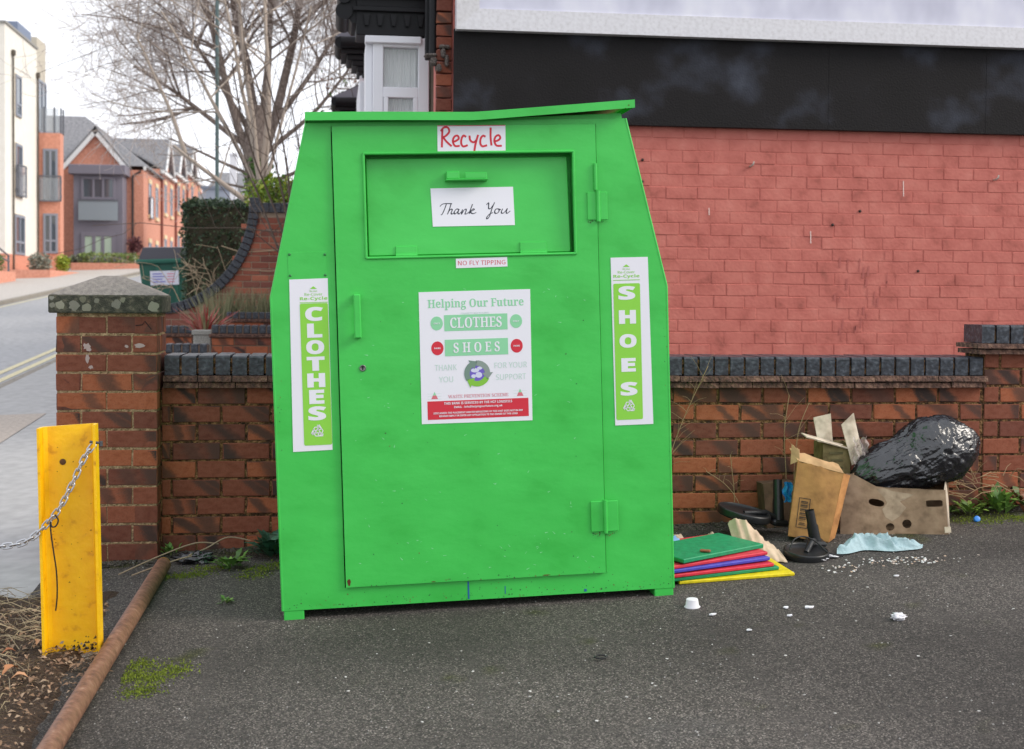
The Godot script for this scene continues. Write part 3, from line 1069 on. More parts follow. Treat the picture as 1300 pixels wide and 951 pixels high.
	part(bank, "scratches", sc.mesh(), pale).set_meta("kind", "stuff")
	build_stickers(bank, t, lean)

func build_stickers(bank: Node3D, t: float, lean: Basis) -> void:
	var paper := mat("white paper", c8(228, 229, 236), 0.5)
	var red := mat("red print", c8(205, 40, 58), 0.5)
	var z := t + 0.0008
	# hand lettered RECYCLE card above the flap
	var rc := sheet_of_paper(bank, "sign_card", [Vector2(0.634, 1.815), Vector2(0.894, 1.814), Vector2(0.892, 1.713), Vector2(0.632, 1.713)], z, paper)
	rc.set_meta("label", "white card with Recycle hand lettered in red")
	print_rect(rc, 0.634, 0.893, 1.8118, 1.8142, z + 0.001, red, 0.0, "rule")
	print_rect(rc, 0.632, 0.892, 1.7132, 1.7156, z + 0.001, red, 0.0, "rule")
	var o := Vector3(0.645, 1.732, z + 0.0012)
	var v := func(a: Array) -> Array:
		var r := []
		for k in range(0, a.size(), 2):
			r.append(Vector2(a[k], a[k + 1]))
		return r
	strokes(rc, "pen_stroke", [
		v.call([3, 0, 4, 20, 6, 55]), v.call([1, 47, 10, 58, 22, 58, 26, 46, 16, 34, 6, 29]), v.call([8, 29, 18, 16, 32, 3]),
		v.call([36, 16, 46, 19, 54, 26, 50, 34, 41, 31, 36, 18, 42, 4, 56, 4]),
		v.call([76, 30, 68, 34, 62, 24, 61, 10, 67, 2, 80, 6]),
		v.call([86, 34, 88, 20, 98, 14, 106, 20]), v.call([112, 36, 106, 18, 101, -2, 99, -17]),
		v.call([134, 30, 126, 33, 119, 24, 118, 10, 124, 2, 138, 5]),
		v.call([150, 57, 149, 30, 151, 4]),
		v.call([161, 16, 171, 19, 178, 26, 174, 34, 165, 31, 160, 18, 166, 4, 182, 3])], 6.0, red, o, 0.00128)
	# THANK YOU card on the flap, in the flap's own leaning plane
	var flap: Node3D = bank.get_node("flap")
	var ty := sheet_of_paper(flap, "sign_card", [Vector2(-0.146, 0.254), Vector2(0.172, 0.256), Vector2(0.174, 0.108), Vector2(-0.142, 0.108)], 0.0012, paper)
	ty.set_meta("label", "white card with Thank You in black script")
	var ink := mat("black ink", c8(34, 40, 54), 0.5)
	strokes(ty, "pen_stroke", [
		v.call([-6, 36, 4, 46, 22, 48, 44, 47]), v.call([20, 46, 16, 28, 8, 4, 2, 1]),
		v.call([40, 48, 36, 24, 30, 2]), v.call([32, 12, 42, 24, 48, 20, 45, 8, 50, 3, 58, 10]),
		v.call([76, 22, 66, 24, 58, 12, 62, 3, 72, 12, 77, 23, 74, 8, 80, 3, 90, 14]),
		v.call([92, 22, 90, 2, 98, 18, 106, 23, 108, 16, 105, 4, 112, 3, 122, 12]),
		v.call([132, 44, 126, 20, 122, 2]), v.call([124, 12, 136, 23, 142, 20, 128, 11, 138, 3, 152, 8]),
		v.call([192, 40, 200, 48, 202, 34, 204, 24, 212, 24, 222, 40]), v.call([226, 50, 218, 24, 212, -6, 204, -20, 200, -14, 210, 0, 224, 6]),
		v.call([244, 22, 234, 20, 231, 8, 238, 2, 248, 8, 249, 19, 243, 22, 256, 18]),
		v.call([264, 22, 260, 8, 266, 2, 276, 10, 284, 22, 281, 8, 286, 2, 298, 12])], 6.4, ink, Vector3(-0.112, 0.152, 0.0022), 0.00090, 0.16, 0.5)
	# NO FLY TIPPING strip
	var nf := sheet_of_paper(bank, "sign_card", [Vector2(0.690, 1.3105), Vector2(0.887, 1.3125), Vector2(0.888, 1.2765), Vector2(0.690, 1.2745)], z, paper)
	nf.set_meta("label", "narrow white strip reading NO FLY TIPPING in red")
	words(nf, "NO FLY TIPPING", sans(), 0.789, 1.2935, 0.182, 0.0165, mat("pink red print", c8(206, 66, 84), 0.5), z + 0.0008)
	# the large poster
	var po := sheet_of_paper(bank, "poster", [Vector2(0.545, 1.187), Vector2(0.973, 1.188), Vector2(0.969, 0.684), Vector2(0.543, 0.686)], z, paper)
	po.set_meta("label", "large white poster headed Helping Our Future with green, red and globe print")
	var mint := mat("mint print", c8(138, 208, 160), 0.5)
	var mist := mat("pale grey green print", c8(188, 214, 202), 0.5)
	var rose := mat("rose print", c8(210, 110, 122), 0.5)
	var px := func(u: float) -> float: return 0.544 + 0.4275 * u
	var py := func(w: float) -> float: return 1.187 - 0.502 * w
	var zz := z + 0.001
	words(po, "Helping Our Future", serif(true), px.call(0.51), py.call(0.098), 0.368, 0.043, mint, zz)
	words(po, "CHARITY RECYCLING", serif(), px.call(0.50), py.call(0.168), 0.108, 0.0055, mist, zz)
	for row in [[0.178, 0.300, "CLOTHES", mint], [0.365, 0.490, "SHOES", red]]:
		print_rect(po, px.call(0.222), px.call(0.79), py.call(row[1]), py.call(row[0]), zz, mint)
		var mid: float = (py.call(row[0]) + py.call(row[1])) * 0.5
		if row[2] == "CLOTHES":
			words(po, row[2], serif(true), px.call(0.506), mid, 0.198, 0.040, paper, zz + 0.0008)
		else:
			words(po, "S H O E S", serif(true), px.call(0.506), mid, 0.178, 0.038, paper, zz + 0.0008)
		for u in [0.155, 0.868]:
			print_disc(po, px.call(u), mid, 0.0235, 0.0265, zz, row[3])
			words(po, "ONLY" if row[2] == "CLOTHES" else "PAIRS", sans(true), px.call(u), mid, 0.024, 0.006, paper, zz + 0.0008)
	words(po, "THANK", sans(), px.call(0.225), py.call(0.575), 0.084, 0.022, mist, zz)
	words(po, "YOU", sans(), px.call(0.225), py.call(0.665), 0.054, 0.022, mist, zz)
	words(po, "FOR YOUR", sans(), px.call(0.81), py.call(0.572), 0.126, 0.022, mist, zz)
	words(po, "SUPPORT", sans(), px.call(0.81), py.call(0.662), 0.116, 0.022, mist, zz)
	# globe held in three arrows
	var gx: float = px.call(0.505)
	var gy: float = py.call(0.628)
	print_disc(po, gx, gy, 0.034, 0.036, zz, mat("violet print", c8(110, 92, 190), 0.5), "globe")
	for q in [[-0.008, 0.012, 0.016, 0.008], [0.006, -0.006, 0.013, 0.011], [-0.014, -0.010, 0.009, 0.007], [0.010, 0.020, 0.010, 0.006]]:
		print_disc(po, gx + q[0], gy + q[1], q[2], q[3], zz + 0.0004, mat("pale land print", c8(206, 210, 232), 0.5), "land")
	arrows(po, gx, gy, 0.050, zz + 0.0009, [mat("slate green print", c8(112, 138, 126), 0.5), mat("lime arrow print", c8(128, 190, 60), 0.5), mat("grey green print", c8(134, 150, 142), 0.5)], 0.0)
	words(po, "WASTE PREVENTION SCHEME", serif(), px.call(0.51), py.call(0.797), 0.232, 0.0125, rose, zz)
	for u in [0.118, 0.888]:
		for half in [[0.0, 0.5, mint], [0.5, 1.0, rose]]:
			var mb := Mb.new()
			var cx: float = px.call(u)
			var cy: float = py.call(0.812)
			var a: float = 0.013 * (half[0])
			var e: float = 0.013 * (half[1])
			var ya: float = cy + 0.028 * (1.0 - half[0])
			var yb: float = cy + 0.028 * (1.0 - half[1])
			mb.quad(Vector3(cx - e, yb, zz), Vector3(cx + e, yb, zz), Vector3(cx + a + 0.0001, ya, zz), Vector3(cx - a, ya, zz))
			part(po, "emblem", mb.mesh(), half[2])
		for k in 3:
			print_rect(po, px.call(u) - 0.026, px.call(u) + 0.026, py.call(0.812) + k * 0.010, py.call(0.812) + k * 0.010 + 0.0008, zz - 0.0003, mist, 0.0, "rule")
	print_rect(po, px.call(0.052), px.call(0.962), py.call(0.968), py.call(0.828), zz, red)
	words(po, "THIS BANK IS SERVICED BY THE HCF LOGISTICS", sans(true), px.call(0.507), py.call(0.848), 0.262, 0.0095, paper, zz + 0.0008)
	words(po, "EMAIL - info@helpingourfuture.org.uk", sans(true), px.call(0.507), py.call(0.880), 0.186, 0.0105, paper, zz + 0.0008)
	words(po, "DISCLAIMER: THE PLACEMENT AND/OR REPOSITING OF THIS UNIT DOES NOT IN ANY", sans(true), px.call(0.507), py.call(0.920), 0.344, 0.0072, paper, zz + 0.0008)
	words(po, "MANNER IMPLY OR INFER ANY AFFILIATION TO THE OWNER OF THIS LAND", sans(true), px.call(0.507), py.call(0.943), 0.302, 0.0072, paper, zz + 0.0008)
	# the two tall side stickers
	side_sticker(bank, [Vector2(0.063, 1.247), Vector2(0.206, 1.249), Vector2(0.204, 0.602), Vector2(0.057, 0.600)], 0.099, 0.2035, "CLOTHES", 1.156, 0.622, 1.116, 0.742)
	side_sticker(bank, [Vector2(1.294, 1.301), Vector2(1.442, 1.301), Vector2(1.449, 0.649), Vector2(1.297, 0.649)], 1.302, 1.408, "SHOES", 1.200, 0.670, 1.163, 0.790)

# ---------------------------------------------------------------- the painted house
const ZH := -9.4

func glass_dark() -> StandardMaterial3D:
	return mat("window glass", c8(72, 82, 92), 0.06, {"spec": 0.7})

func white_frame() -> StandardMaterial3D:
	return mat("white window plastic", c8(226, 226, 232), 0.45)

# a window in the plane z = 0, its middle at the node's origin: frame bars as one part, panes apart
func window(parent: Node3D, w: float, h: float, cols: int, rows: Array, frame: Material, glass: Material, bar := 0.07, at := Vector3.ZERO, b := Basis(), deep := 0.06) -> MeshInstance3D:
	var m := Mb.new()
	m.cbox(Vector3(-w * 0.5 + bar * 0.5, 0, 0), Vector3(bar, h, deep), 0.006)
	m.cbox(Vector3(w * 0.5 - bar * 0.5, 0, 0), Vector3(bar, h, deep), 0.006)
	m.cbox(Vector3(0, h * 0.5 - bar * 0.5, 0), Vector3(w - bar * 2, bar, deep), 0.006)
	m.cbox(Vector3(0, -h * 0.5 + bar * 0.5, 0), Vector3(w - bar * 2, bar, deep), 0.006)
	for k in range(1, cols):
		m.cbox(Vector3(-w * 0.5 + bar + (w - bar * 2) * k / cols, 0, 0), Vector3(bar * 0.9, h - bar * 2, deep * 0.96), 0.006)
	for r in rows:
		m.cbox(Vector3(0, -h * 0.5 + h * r, 0.002), Vector3(w - bar * 2, bar * 0.9, deep * 0.9), 0.006)
	var o := part(parent, "window", m.mesh(), frame, at, b)
	var levels := [0.0]
	levels.append_array(rows)
	levels.append(1.0)
	for k in cols:
		for r in levels.size() - 1:
			var g := Mb.new()
			var px := -w * 0.5 + bar + (w - bar * 2) * (k + 0.5) / cols
			var py: float = -h * 0.5 + h * (levels[r] + levels[r + 1]) * 0.5
			g.box(Vector3(px, py, -deep * 0.15), Vector3((w - bar * 2) / cols, h * (levels[r + 1] - levels[r]) - bar * 0.3, 0.012))
			part(o, "pane", g.mesh(), glass)
	return o

func build_house() -> void:
	var h := thing("house", "end house with pink painted brick gable and white bay window behind the bank", "house")
	var pink := mat("pink masonry paint", Color.WHITE, 0.75, {"tex": ntex(111, 0.016, 6, [[0.0, c8(148, 78, 68)], [0.25, c8(178, 97, 86)], [0.45, c8(186, 104, 93)], [0.7, c8(191, 110, 98)], [1.0, c8(198, 120, 108)]]), "normal": nbump(112, 0.10, 4, 4.0), "ns": 0.13, "scale": 0.55})
	var core := Mb.new()
	core.box(Vector3(3.80, 3.2, ZH - 3.5 - 0.004), Vector3(5.96, 6.4, 7.0))
	part(h, "wall", core.mesh(), pink)
	# painted bricks: the courses in view one by one, those hidden behind the low wall and panel left to the wall itself
	var r := RandomNumberGenerator.new()
	r.seed = 12
	var shapes := []
	var c := 0.0842
	for k in 8:
		shapes.append(brick(0.2165, c - 0.0052, 0.02, k, 1.0, 0.0024))
	var rest := []
	var n := 0
	for row in 26:
		var y := 2.69 - (row + 0.5) * c
		if y < 0.98:
			break
		var x := 0.84 - (0.0 if row % 2 == 0 else 0.1125) + r.randf_range(-0.02, 0.02)
		while x < 5.6:
			var cx := x + 0.1125
			var tilt := Basis(Vector3(0, 0, 1), r.randf_range(-0.006, 0.006)) * Basis(UPV, r.randf_range(-0.006, 0.006)) * Basis(Vector3(1, 0, 0), r.randf_range(-0.007, 0.007))
			var p := Vector3(cx, y + r.randf_range(-0.0015, 0.0015), ZH + r.randf_range(-0.002, 0.001))
			if cx > 1.95 and cx < 5.15 and n < 300:
				part(h, "brick", shapes[r.randi() % 8], pink, p, tilt)
				n += 1
			elif cx > 0.95:
				rest.append([p, tilt])
			x += 0.225
	var join := Mb.new()
	for q in rest:
		join.cbox(q[0] + Vector3(0, 0, -0.01), Vector3(0.2165, c - 0.0075, 0.02), 0.0035, q[1])
	part(h, "brickwork", join.mesh(), pink).set_meta("kind", "stuff")
	# drips and dark streaks of old paint below the middle of the wall, nails, plugs and white scratches
	var stain := mat("darker red paint drips", c8(172, 92, 84), 0.6)
	var dr := Mb.new()
	for k in 26:
		var x := r.randf_range(3.42, 3.95)
		var y := r.randf_range(1.25, 1.85)
		var l := r.randf_range(0.03, 0.10)
		var w := r.randf_range(0.003, 0.010)
		dr.quad(Vector3(x - w, y - l, ZH + 0.0022), Vector3(x + w * 0.6, y - l, ZH + 0.0022), Vector3(x + w, y, ZH + 0.0022), Vector3(x - w * 0.5, y, ZH + 0.0022))
	part(h, "paint_drips", dr.mesh(), stain).set_meta("kind", "stuff")
	var nail := mat("old iron", c8(60, 52, 50), 0.7, {"metal": 0.5})
	for q in [[2.14, 2.45], [2.14, 2.30], [3.52, 2.02], [3.72, 2.12], [4.16, 1.70]]:
		var m := Mb.new()
		m.lathe([Vector2(0.010, -0.004), Vector2(0.010, 0.006), Vector2(0.006, 0.010), Vector2(0, 0.010)], 10, Vector3(q[0], q[1], ZH), Basis(Vector3(1, 0, 0), PI / 2))
		part(h, "wall_plug", m.mesh(), nail)
	for q in [[2.91, 2.42], [4.72, 2.36]]:
		var m := Mb.new()
		m.tube([Vector3(q[0], q[1], ZH - 0.01), Vector3(q[0], q[1], ZH + 0.03), Vector3(q[0] + 0.012, q[1] + 0.012, ZH + 0.042), Vector3(q[0] + 0.016, q[1] + 0.03, ZH + 0.04)], [0.008, 0.008, 0.007, 0.006], 6)
		part(h, "wall_hook", m.mesh(), mat("hook", c8(190, 180, 170), 0.5, {"metal": 0.6}))
	var scr := mat("bare white scratch", c8(226, 206, 198), 0.8)
	for q in [[4.04, 2.285, 0.11], [3.36, 1.93, 0.085], [2.62, 2.10, 0.05]]:
		var m := Mb.new()
		m.box(Vector3(q[0], q[1], ZH + 0.0022), Vector3(0.006, q[2], 0.001), Basis(Vector3(0, 0, 1), 0.03))
		part(h, "scratch", m.mesh(), scr)
	# black boarded panel below the hoarding: three sheets
	var black := mat("black painted board", Color.WHITE, 0.62, {"spec": 0.35, "tex": ntex(115, 0.006, 5, [[0.0, c8(15, 12, 13)], [0.55, c8(21, 18, 20)], [0.72, c8(38, 39, 46)], [0.9, c8(54, 57, 67)], [1.0, c8(66, 70, 80)]]), "normal": nbump(116, 0.3, 4, 3.0), "ns": 0.16, "scale": 0.42})
	for q in [[0.818, 3.4528], [3.4536, 4.6190], [4.6198, 5.9]]:
		plate(h, "black_panel", q[0], q[1], 2.681, 3.30, ZH + 0.004, ZH + 0.058, 0.0012, black)
	# corner of the house: bare brick pier, black boxed pipe, broken corbel stones
	var z2 := ZH - 0.06
	for k in 40:
		var y := 0.7 + k * c
		part(h, "brick", brick(0.105, c - 0.01, 0.06, (k * 7) % 40, 2.0), brick_mat, Vector3(0.762, y, z2), Basis())
	var pipe := mat("black gloss paint", c8(22, 22, 25), 0.5, {"spec": 0.35})
	var pm := Mb.new()
	pm.tube([Vector3(0.69, 3.14, -9.52), Vector3(0.69, 6.0, -9.52)], [0.03], 12)
	part(h, "drainpipe", pm.mesh(), pipe)
	plate(h, "pipe_board", 0.64, 0.705, 3.13, 6.0, -9.64, -9.56, 0.006, pipe)
	var rough := mat("broken render", Color.WHITE, 0.95, {"tex": ntex(117, 0.06, 4, [[0.0, c8(40, 36, 36)], [0.5, c8(84, 76, 72)], [1.0, c8(170, 160, 150)]]), "scale": 2.5})
	for q in [[0.668, 3.135, 0.085, 0.022, 0.05], [0.765, 3.195, 0.080, 0.024, -0.06], [0.752, 3.15, 0.03, 0.06, 0.15], [0.690, 3.095, 0.045, 0.05, -0.1], [0.778, 3.10, 0.026, 0.08, 0.05], [0.722, 3.05, 0.03, 0.05, 0.2]]:
		var m := Mb.new()
		m.cbox(Vector3.ZERO, Vector3(q[2], q[3], 0.09), 0.010, Basis(Vector3(0, 0, 1), q[4]) * Basis(UPV, q[4] * 0.8))
		part(h, "corbel_stone", m.mesh(), rough, Vector3(q[0], q[1], -9.47 + q[4] * 0.02))
	# bay window on the road side: white side light with net curtain, black boarded head and gutter
	var zb := -9.88
	var bay := Mb.new()
	bay.box(Vector3(0.48, 1.75, zb - 0.85), Vector3(0.42, 2.1, 1.6))
	part(h, "bay_wall", bay.mesh(), white_frame())
	var wf := Mb.new()
	wf.cbox(Vector3(0.325, 3.03, zb), Vector3(0.075, 0.58, 0.07), 0.005)
	wf.cbox(Vector3(0.648, 3.03, zb), Vector3(0.078, 0.58, 0.07), 0.005)
	wf.cbox(Vector3(0.486, 3.285, zb), Vector3(0.25, 0.065, 0.066), 0.005)
	wf.cbox(Vector3(0.486, 2.935, zb + 0.002), Vector3(0.25, 0.075, 0.066), 0.005)
	wf.cbox(Vector3(0.382, 2.845, zb + 0.006), Vector3(0.034, 0.11, 0.06), 0.004)
	wf.cbox(Vector3(0.592, 2.845, zb + 0.006), Vector3(0.034, 0.11, 0.06), 0.004)
	var bw := part(h, "bay_window", wf.mesh(), white_frame())
	var clear := mat("clear pane", c8(225, 232, 236), 0.03, {"alpha": 0.12})
	plate(bw, "pane", 0.361, 0.612, 2.97, 3.255, zb - 0.008, zb - 0.002, 0.0, clear)
	plate(bw, "pane", 0.395, 0.578, 2.80, 2.90, zb - 0.008, zb - 0.002, 0.0, clear)
	var net := Mb.new()
	net.sheet(40, 2, func(i, j): return Vector3(lerpf(0.37, 0.605, i / 39.0), 2.80 + 0.46 * j, zb - 0.09 + 0.008 * sin(i * 1.9) + 0.004 * sin(i * 0.7)))
	part(h, "net_curtain", net.mesh(), mat("net curtain", c8(216, 218, 216), 0.9))
	plate(h, "bay_room", 0.30, 0.70, 2.75, 3.32, -10.6, -10.3, 0.0, mat("dim room", c8(120, 112, 100), 0.9))
	plate(h, "bay_side", 0.70, 0.72, 2.75, 3.32, -10.6, -9.86, 0.0, mat("dim room", c8(120, 112, 100), 0.9))
	# cheek with a second narrow light
	var ck := Mb.new()
	ck.cbox(Vector3(0.262, 3.0, zb - 0.2), Vector3(0.05, 0.55, 0.4), 0.004)
	part(h, "bay_cheek", ck.mesh(), white_frame())
	plate(h, "bay_cheek_light", 0.205, 0.245, 2.72, 3.075, zb - 0.5, zb - 0.44, 0.004, white_frame())
	plate(h, "bay_head", 0.232, 0.628, 3.275, 3.325, zb - 0.05, zb + 0.07, 0.005, white_frame())
	plate(h, "bay_gable_board", 0.17, 0.69, 3.335, 3.66, zb - 0.3, zb + 0.02, 0.006, pipe)
	plate(h, "bay_fascia", 0.15, 0.70, 3.50, 3.535, zb + 0.021, zb + 0.05, 0.004, pipe)
	plate(h, "bay_fascia", 0.15, 0.70, 3.60, 3.64, zb + 0.021, zb + 0.07, 0.004, pipe)
	var gt := Mb.new()
	gt.tube([Vector3(0.085, 3.50, zb + 0.02), Vector3(0.085, 3.50, zb - 0.5)], [0.06], 16)
	gt.tube([Vector3(0.085, 3.60, zb + 0.04), Vector3(0.085, 3.60, zb - 0.5)], [0.05], 16)
	part(h, "gutter", gt.mesh(), pipe)
	for k in 5:
		var bx := 0.22 + k * 0.095
		var br := Mb.new()
		br.prism([Vector2(bx, 3.48), Vector2(bx + 0.012, 3.40), Vector2(bx + 0.034, 3.40), Vector2(bx + 0.046, 3.48)], zb + 0.021, zb + 0.045)
		part(h, "eaves_bracket", br.mesh(), pipe)
	var eave := Mb.new()
	eave.prism([Vector2(0.06, 3.52), Vector2(0.14, 3.42), Vector2(0.17, 3.42), Vector2(0.17, 3.66), Vector2(0.08, 3.66)], zb - 0.5, zb)
	part(h, "eaves", eave.mesh(), pipe)
	# roof, out of the picture
	var roof := Mb.new()
	roof.prism([Vector2(0.5, 6.38), Vector2(7.1, 6.38), Vector2(3.8, 8.6)], -16.6, -9.2)
	part(h, "roof", roof.mesh(), mat("roof slate", c8(92, 94, 100), 0.7))
	# hoarding on the gable: white frame round a pale printed sheet
	var bb := thing("hoarding", "white framed advertising hoarding with pale lilac sheet on the gable", "billboard", Vector3(0, 0, ZH))
	var fr := mat("hoarding frame", Color.WHITE, 0.55, {"tex": ntex(118, 0.02, 6, [[0.0, c8(172, 170, 172)], [0.25, c8(188, 187, 191)], [0.5, c8(195, 194, 199)], [1.0, c8(204, 204, 208)]]), "scale": 2.7})
	var lo := 3.284
	var hi := 6.2
	for e in [[Vector2(0.828, lo), Vector2(7.0, lo), Vector2(6.84, lo + 0.148), Vector2(0.985, lo + 0.148)], [Vector2(0.828, lo), Vector2(0.985, lo + 0.148), Vector2(0.985, hi - 0.148), Vector2(0.828, hi)], [Vector2(0.828, hi), Vector2(0.985, hi - 0.148), Vector2(6.84, hi - 0.148), Vector2(7.0, hi)]]:
		var m := Mb.new()
		var tilt := Vector3(0, 0, 0)
		var o: Array = e
		var zs := [0.135, 0.135, 0.10, 0.10]
		if o[1].x < 1.2:
			zs = [0.135, 0.10, 0.10, 0.135]
		elif o[0].y > 5:
			zs = [0.135, 0.10, 0.10, 0.135]
		m.quad(Vector3(o[0].x, o[0].y, zs[0]), Vector3(o[1].x, o[1].y, zs[1]), Vector3(o[2].x, o[2].y, zs[2]), Vector3(o[3].x, o[3].y, zs[3]))
		for k in 4:
			var p: Vector2 = o[k]
			var q: Vector2 = o[(k + 1) % 4]
			m.quad(Vector3(p.x, p.y, 0.01), Vector3(q.x, q.y, 0.01), Vector3(q.x, q.y, zs[(k + 1) % 4]), Vector3(p.x, p.y, zs[k]))
		part(bb, "frame_bar", m.mesh(), fr)
	var sh := mat("printed sheet", Color.WHITE, 0.55, {"tex": ntex(119, 0.008, 4, [[0.0, c8(186, 186, 204)], [0.5, c8(210, 210, 226)], [1.0, c8(232, 232, 240)]]), "scale": Vector3(0.5, 0.3, 0.5)})
	plate(bb, "sheet", 0.98, 6.85, lo + 0.14, hi - 0.14, 0.03, 0.09, 0.0, sh)
	# the neighbours' bays further up the road, seen past this one
	var roof_slate := mat("bay slate", c8(128, 132, 142), 0.6)
	for q in [[-12.5, 3.76, 0.033, 0.25, "second house up the road, only its black bay eaves and white window seen"], [-16.0, 3.72, 0.0, 0.37, "third house up the road, only its dark slated bay roof showing"]]:
		var z: float = q[0]
		var y: float = q[1]
		var x0: float = q[2]
		var xb: float = q[3]
		var nb := thing("terraced_house", q[4], "house", Vector3.ZERO, Basis(), "terraced houses up the road")
		plate(nb, "wall", 0.82, 6.5, 0.3, 6.2, z - 2.9, z + 0.4 if z > -14 else z + 0.55, 0.0, mat("plain brick", c8(140, 80, 64), 0.9))
		plate(nb, "bay", xb, 0.82, 0.5, y - 0.30, z - 1.6, z, 0.0, white_frame())
		window(nb, 0.34, 0.9, 1, [0.6], white_frame(), glass_dark(), 0.05, Vector3(xb + 0.26, y - 0.85, z + 0.03))
		# fascia, then brackets stepping back under it
		var em := Mb.new()
		em.prism([Vector2(x0 + 0.05, y - 0.12), Vector2(0.82, y - 0.12), Vector2(0.82, y + 0.02), Vector2(x0 + 0.05, y + 0.02)], z - 0.5, z + 0.1)
		part(nb, "bay_eaves", em.mesh(), pipe)
		for k in 4:
			var bx := lerpf(x0 + 0.10, xb + 0.02, k / 3.0)
			plate(nb, "bracket", bx, 0.82, y - 0.12 - 0.05 * (k + 1), y - 0.12 - 0.05 * k, z - 0.42, z + 0.06 - 0.012 * k, 0.006, pipe)
		var rf := Mb.new()
		rf.prism([Vector2(x0 - 0.005, y + 0.022), Vector2(0.82, y + 0.022), Vector2(0.82, y + 0.42), Vector2(xb + 0.06, y + 0.22)], z - 0.5, z + 0.11)
		part(nb, "bay_roof", rf.mesh(), roof_slate)
		var gm := Mb.new()
		gm.tube([Vector3(x0 + 0.045, y - 0.03, z + 0.14), Vector3(x0 + 0.045, y - 0.03, z - 0.5)], [0.052], 14)
		gm.tube([Vector3(x0 + 0.045, y - 0.03, z + 0.14), Vector3(0.82, y - 0.03, z + 0.14)], [0.05], 14)
		part(nb, "gutter", gm.mesh(), pipe)

# ---------------------------------------------------------------- up the road
func flat_brick() -> StandardMaterial3D:
	return mat("orange red brickwork", Color.WHITE, 0.85, {"tex": ntex(131, 0.02, 5, [[0.0, c8(196, 132, 110)], [0.5, c8(210, 146, 123)], [1.0, c8(222, 160, 138)]]), "scale": 0.6})

func slate() -> StandardMaterial3D:
	return mat("grey slate", Color.WHITE, 0.65, {"tex": ntex(132, 0.03, 5, [[0.0, c8(92, 92, 98)], [0.5, c8(124, 124, 128)], [1.0, c8(158, 156, 156)]]), "scale": 0.5})

func plane4(parent: Node3D, called: String, a: Vector3, b: Vector3, c: Vector3, d: Vector3, thick: float, m: Material) -> void:
	var mb := Mb.new()
	var n := (b - a).cross(d - a).normalized() * thick
	mb.quad(a, b, c, d)
	mb.quad(d - n, c - n, b - n, a - n)
	for e in [[a, b], [b, c], [c, d], [d, a]]:
		mb.quad(e[0] - n, e[1] - n, e[1], e[0])
	part(parent, called, mb.mesh(), m)

# leaves spread over a volume, collected into one mesh
func leafy(m: Mb, o: Vector3, ext: Vector3, count: int, size: float, tones: Array, shell := 0.0) -> void:
	for k in count:
		var p := Vector3(rng.randf_range(-1, 1), rng.randf_range(-1, 1), rng.randf_range(-1, 1))
		if shell > 0.0:
			var ax := rng.randi() % 3
			p[ax] = signf(p[ax]) * rng.randf_range(1.0 - shell, 1.0 + shell * 0.4)
		elif p.length() > 1.0:
			p = p.normalized() * pow(rng.randf(), 0.4)
		var t: Color = tones[rng.randi() % tones.size()]
		m.paint(t * rng.randf_range(0.7, 1.25))
		var d := Vector3(rng.randf_range(-1, 1), rng.randf_range(-0.6, 1), rng.randf_range(-1, 1)).normalized()
		var s := d.cross(Vector3(rng.randf_range(-1, 1), rng.randf_range(-1, 1), rng.randf_range(-1, 1))).normalized()
		var l := size * rng.randf_range(0.6, 1.4)
		m.leaf(o + p * ext, d * l, s * l * 0.5, s.cross(d) * l * 0.12)

func leaf_mat() -> StandardMaterial3D:
	return mat("leaves", Color.WHITE, 0.55, {"vcol": true, "two": true, "backlight": Color(0.12, 0.16, 0.05)})

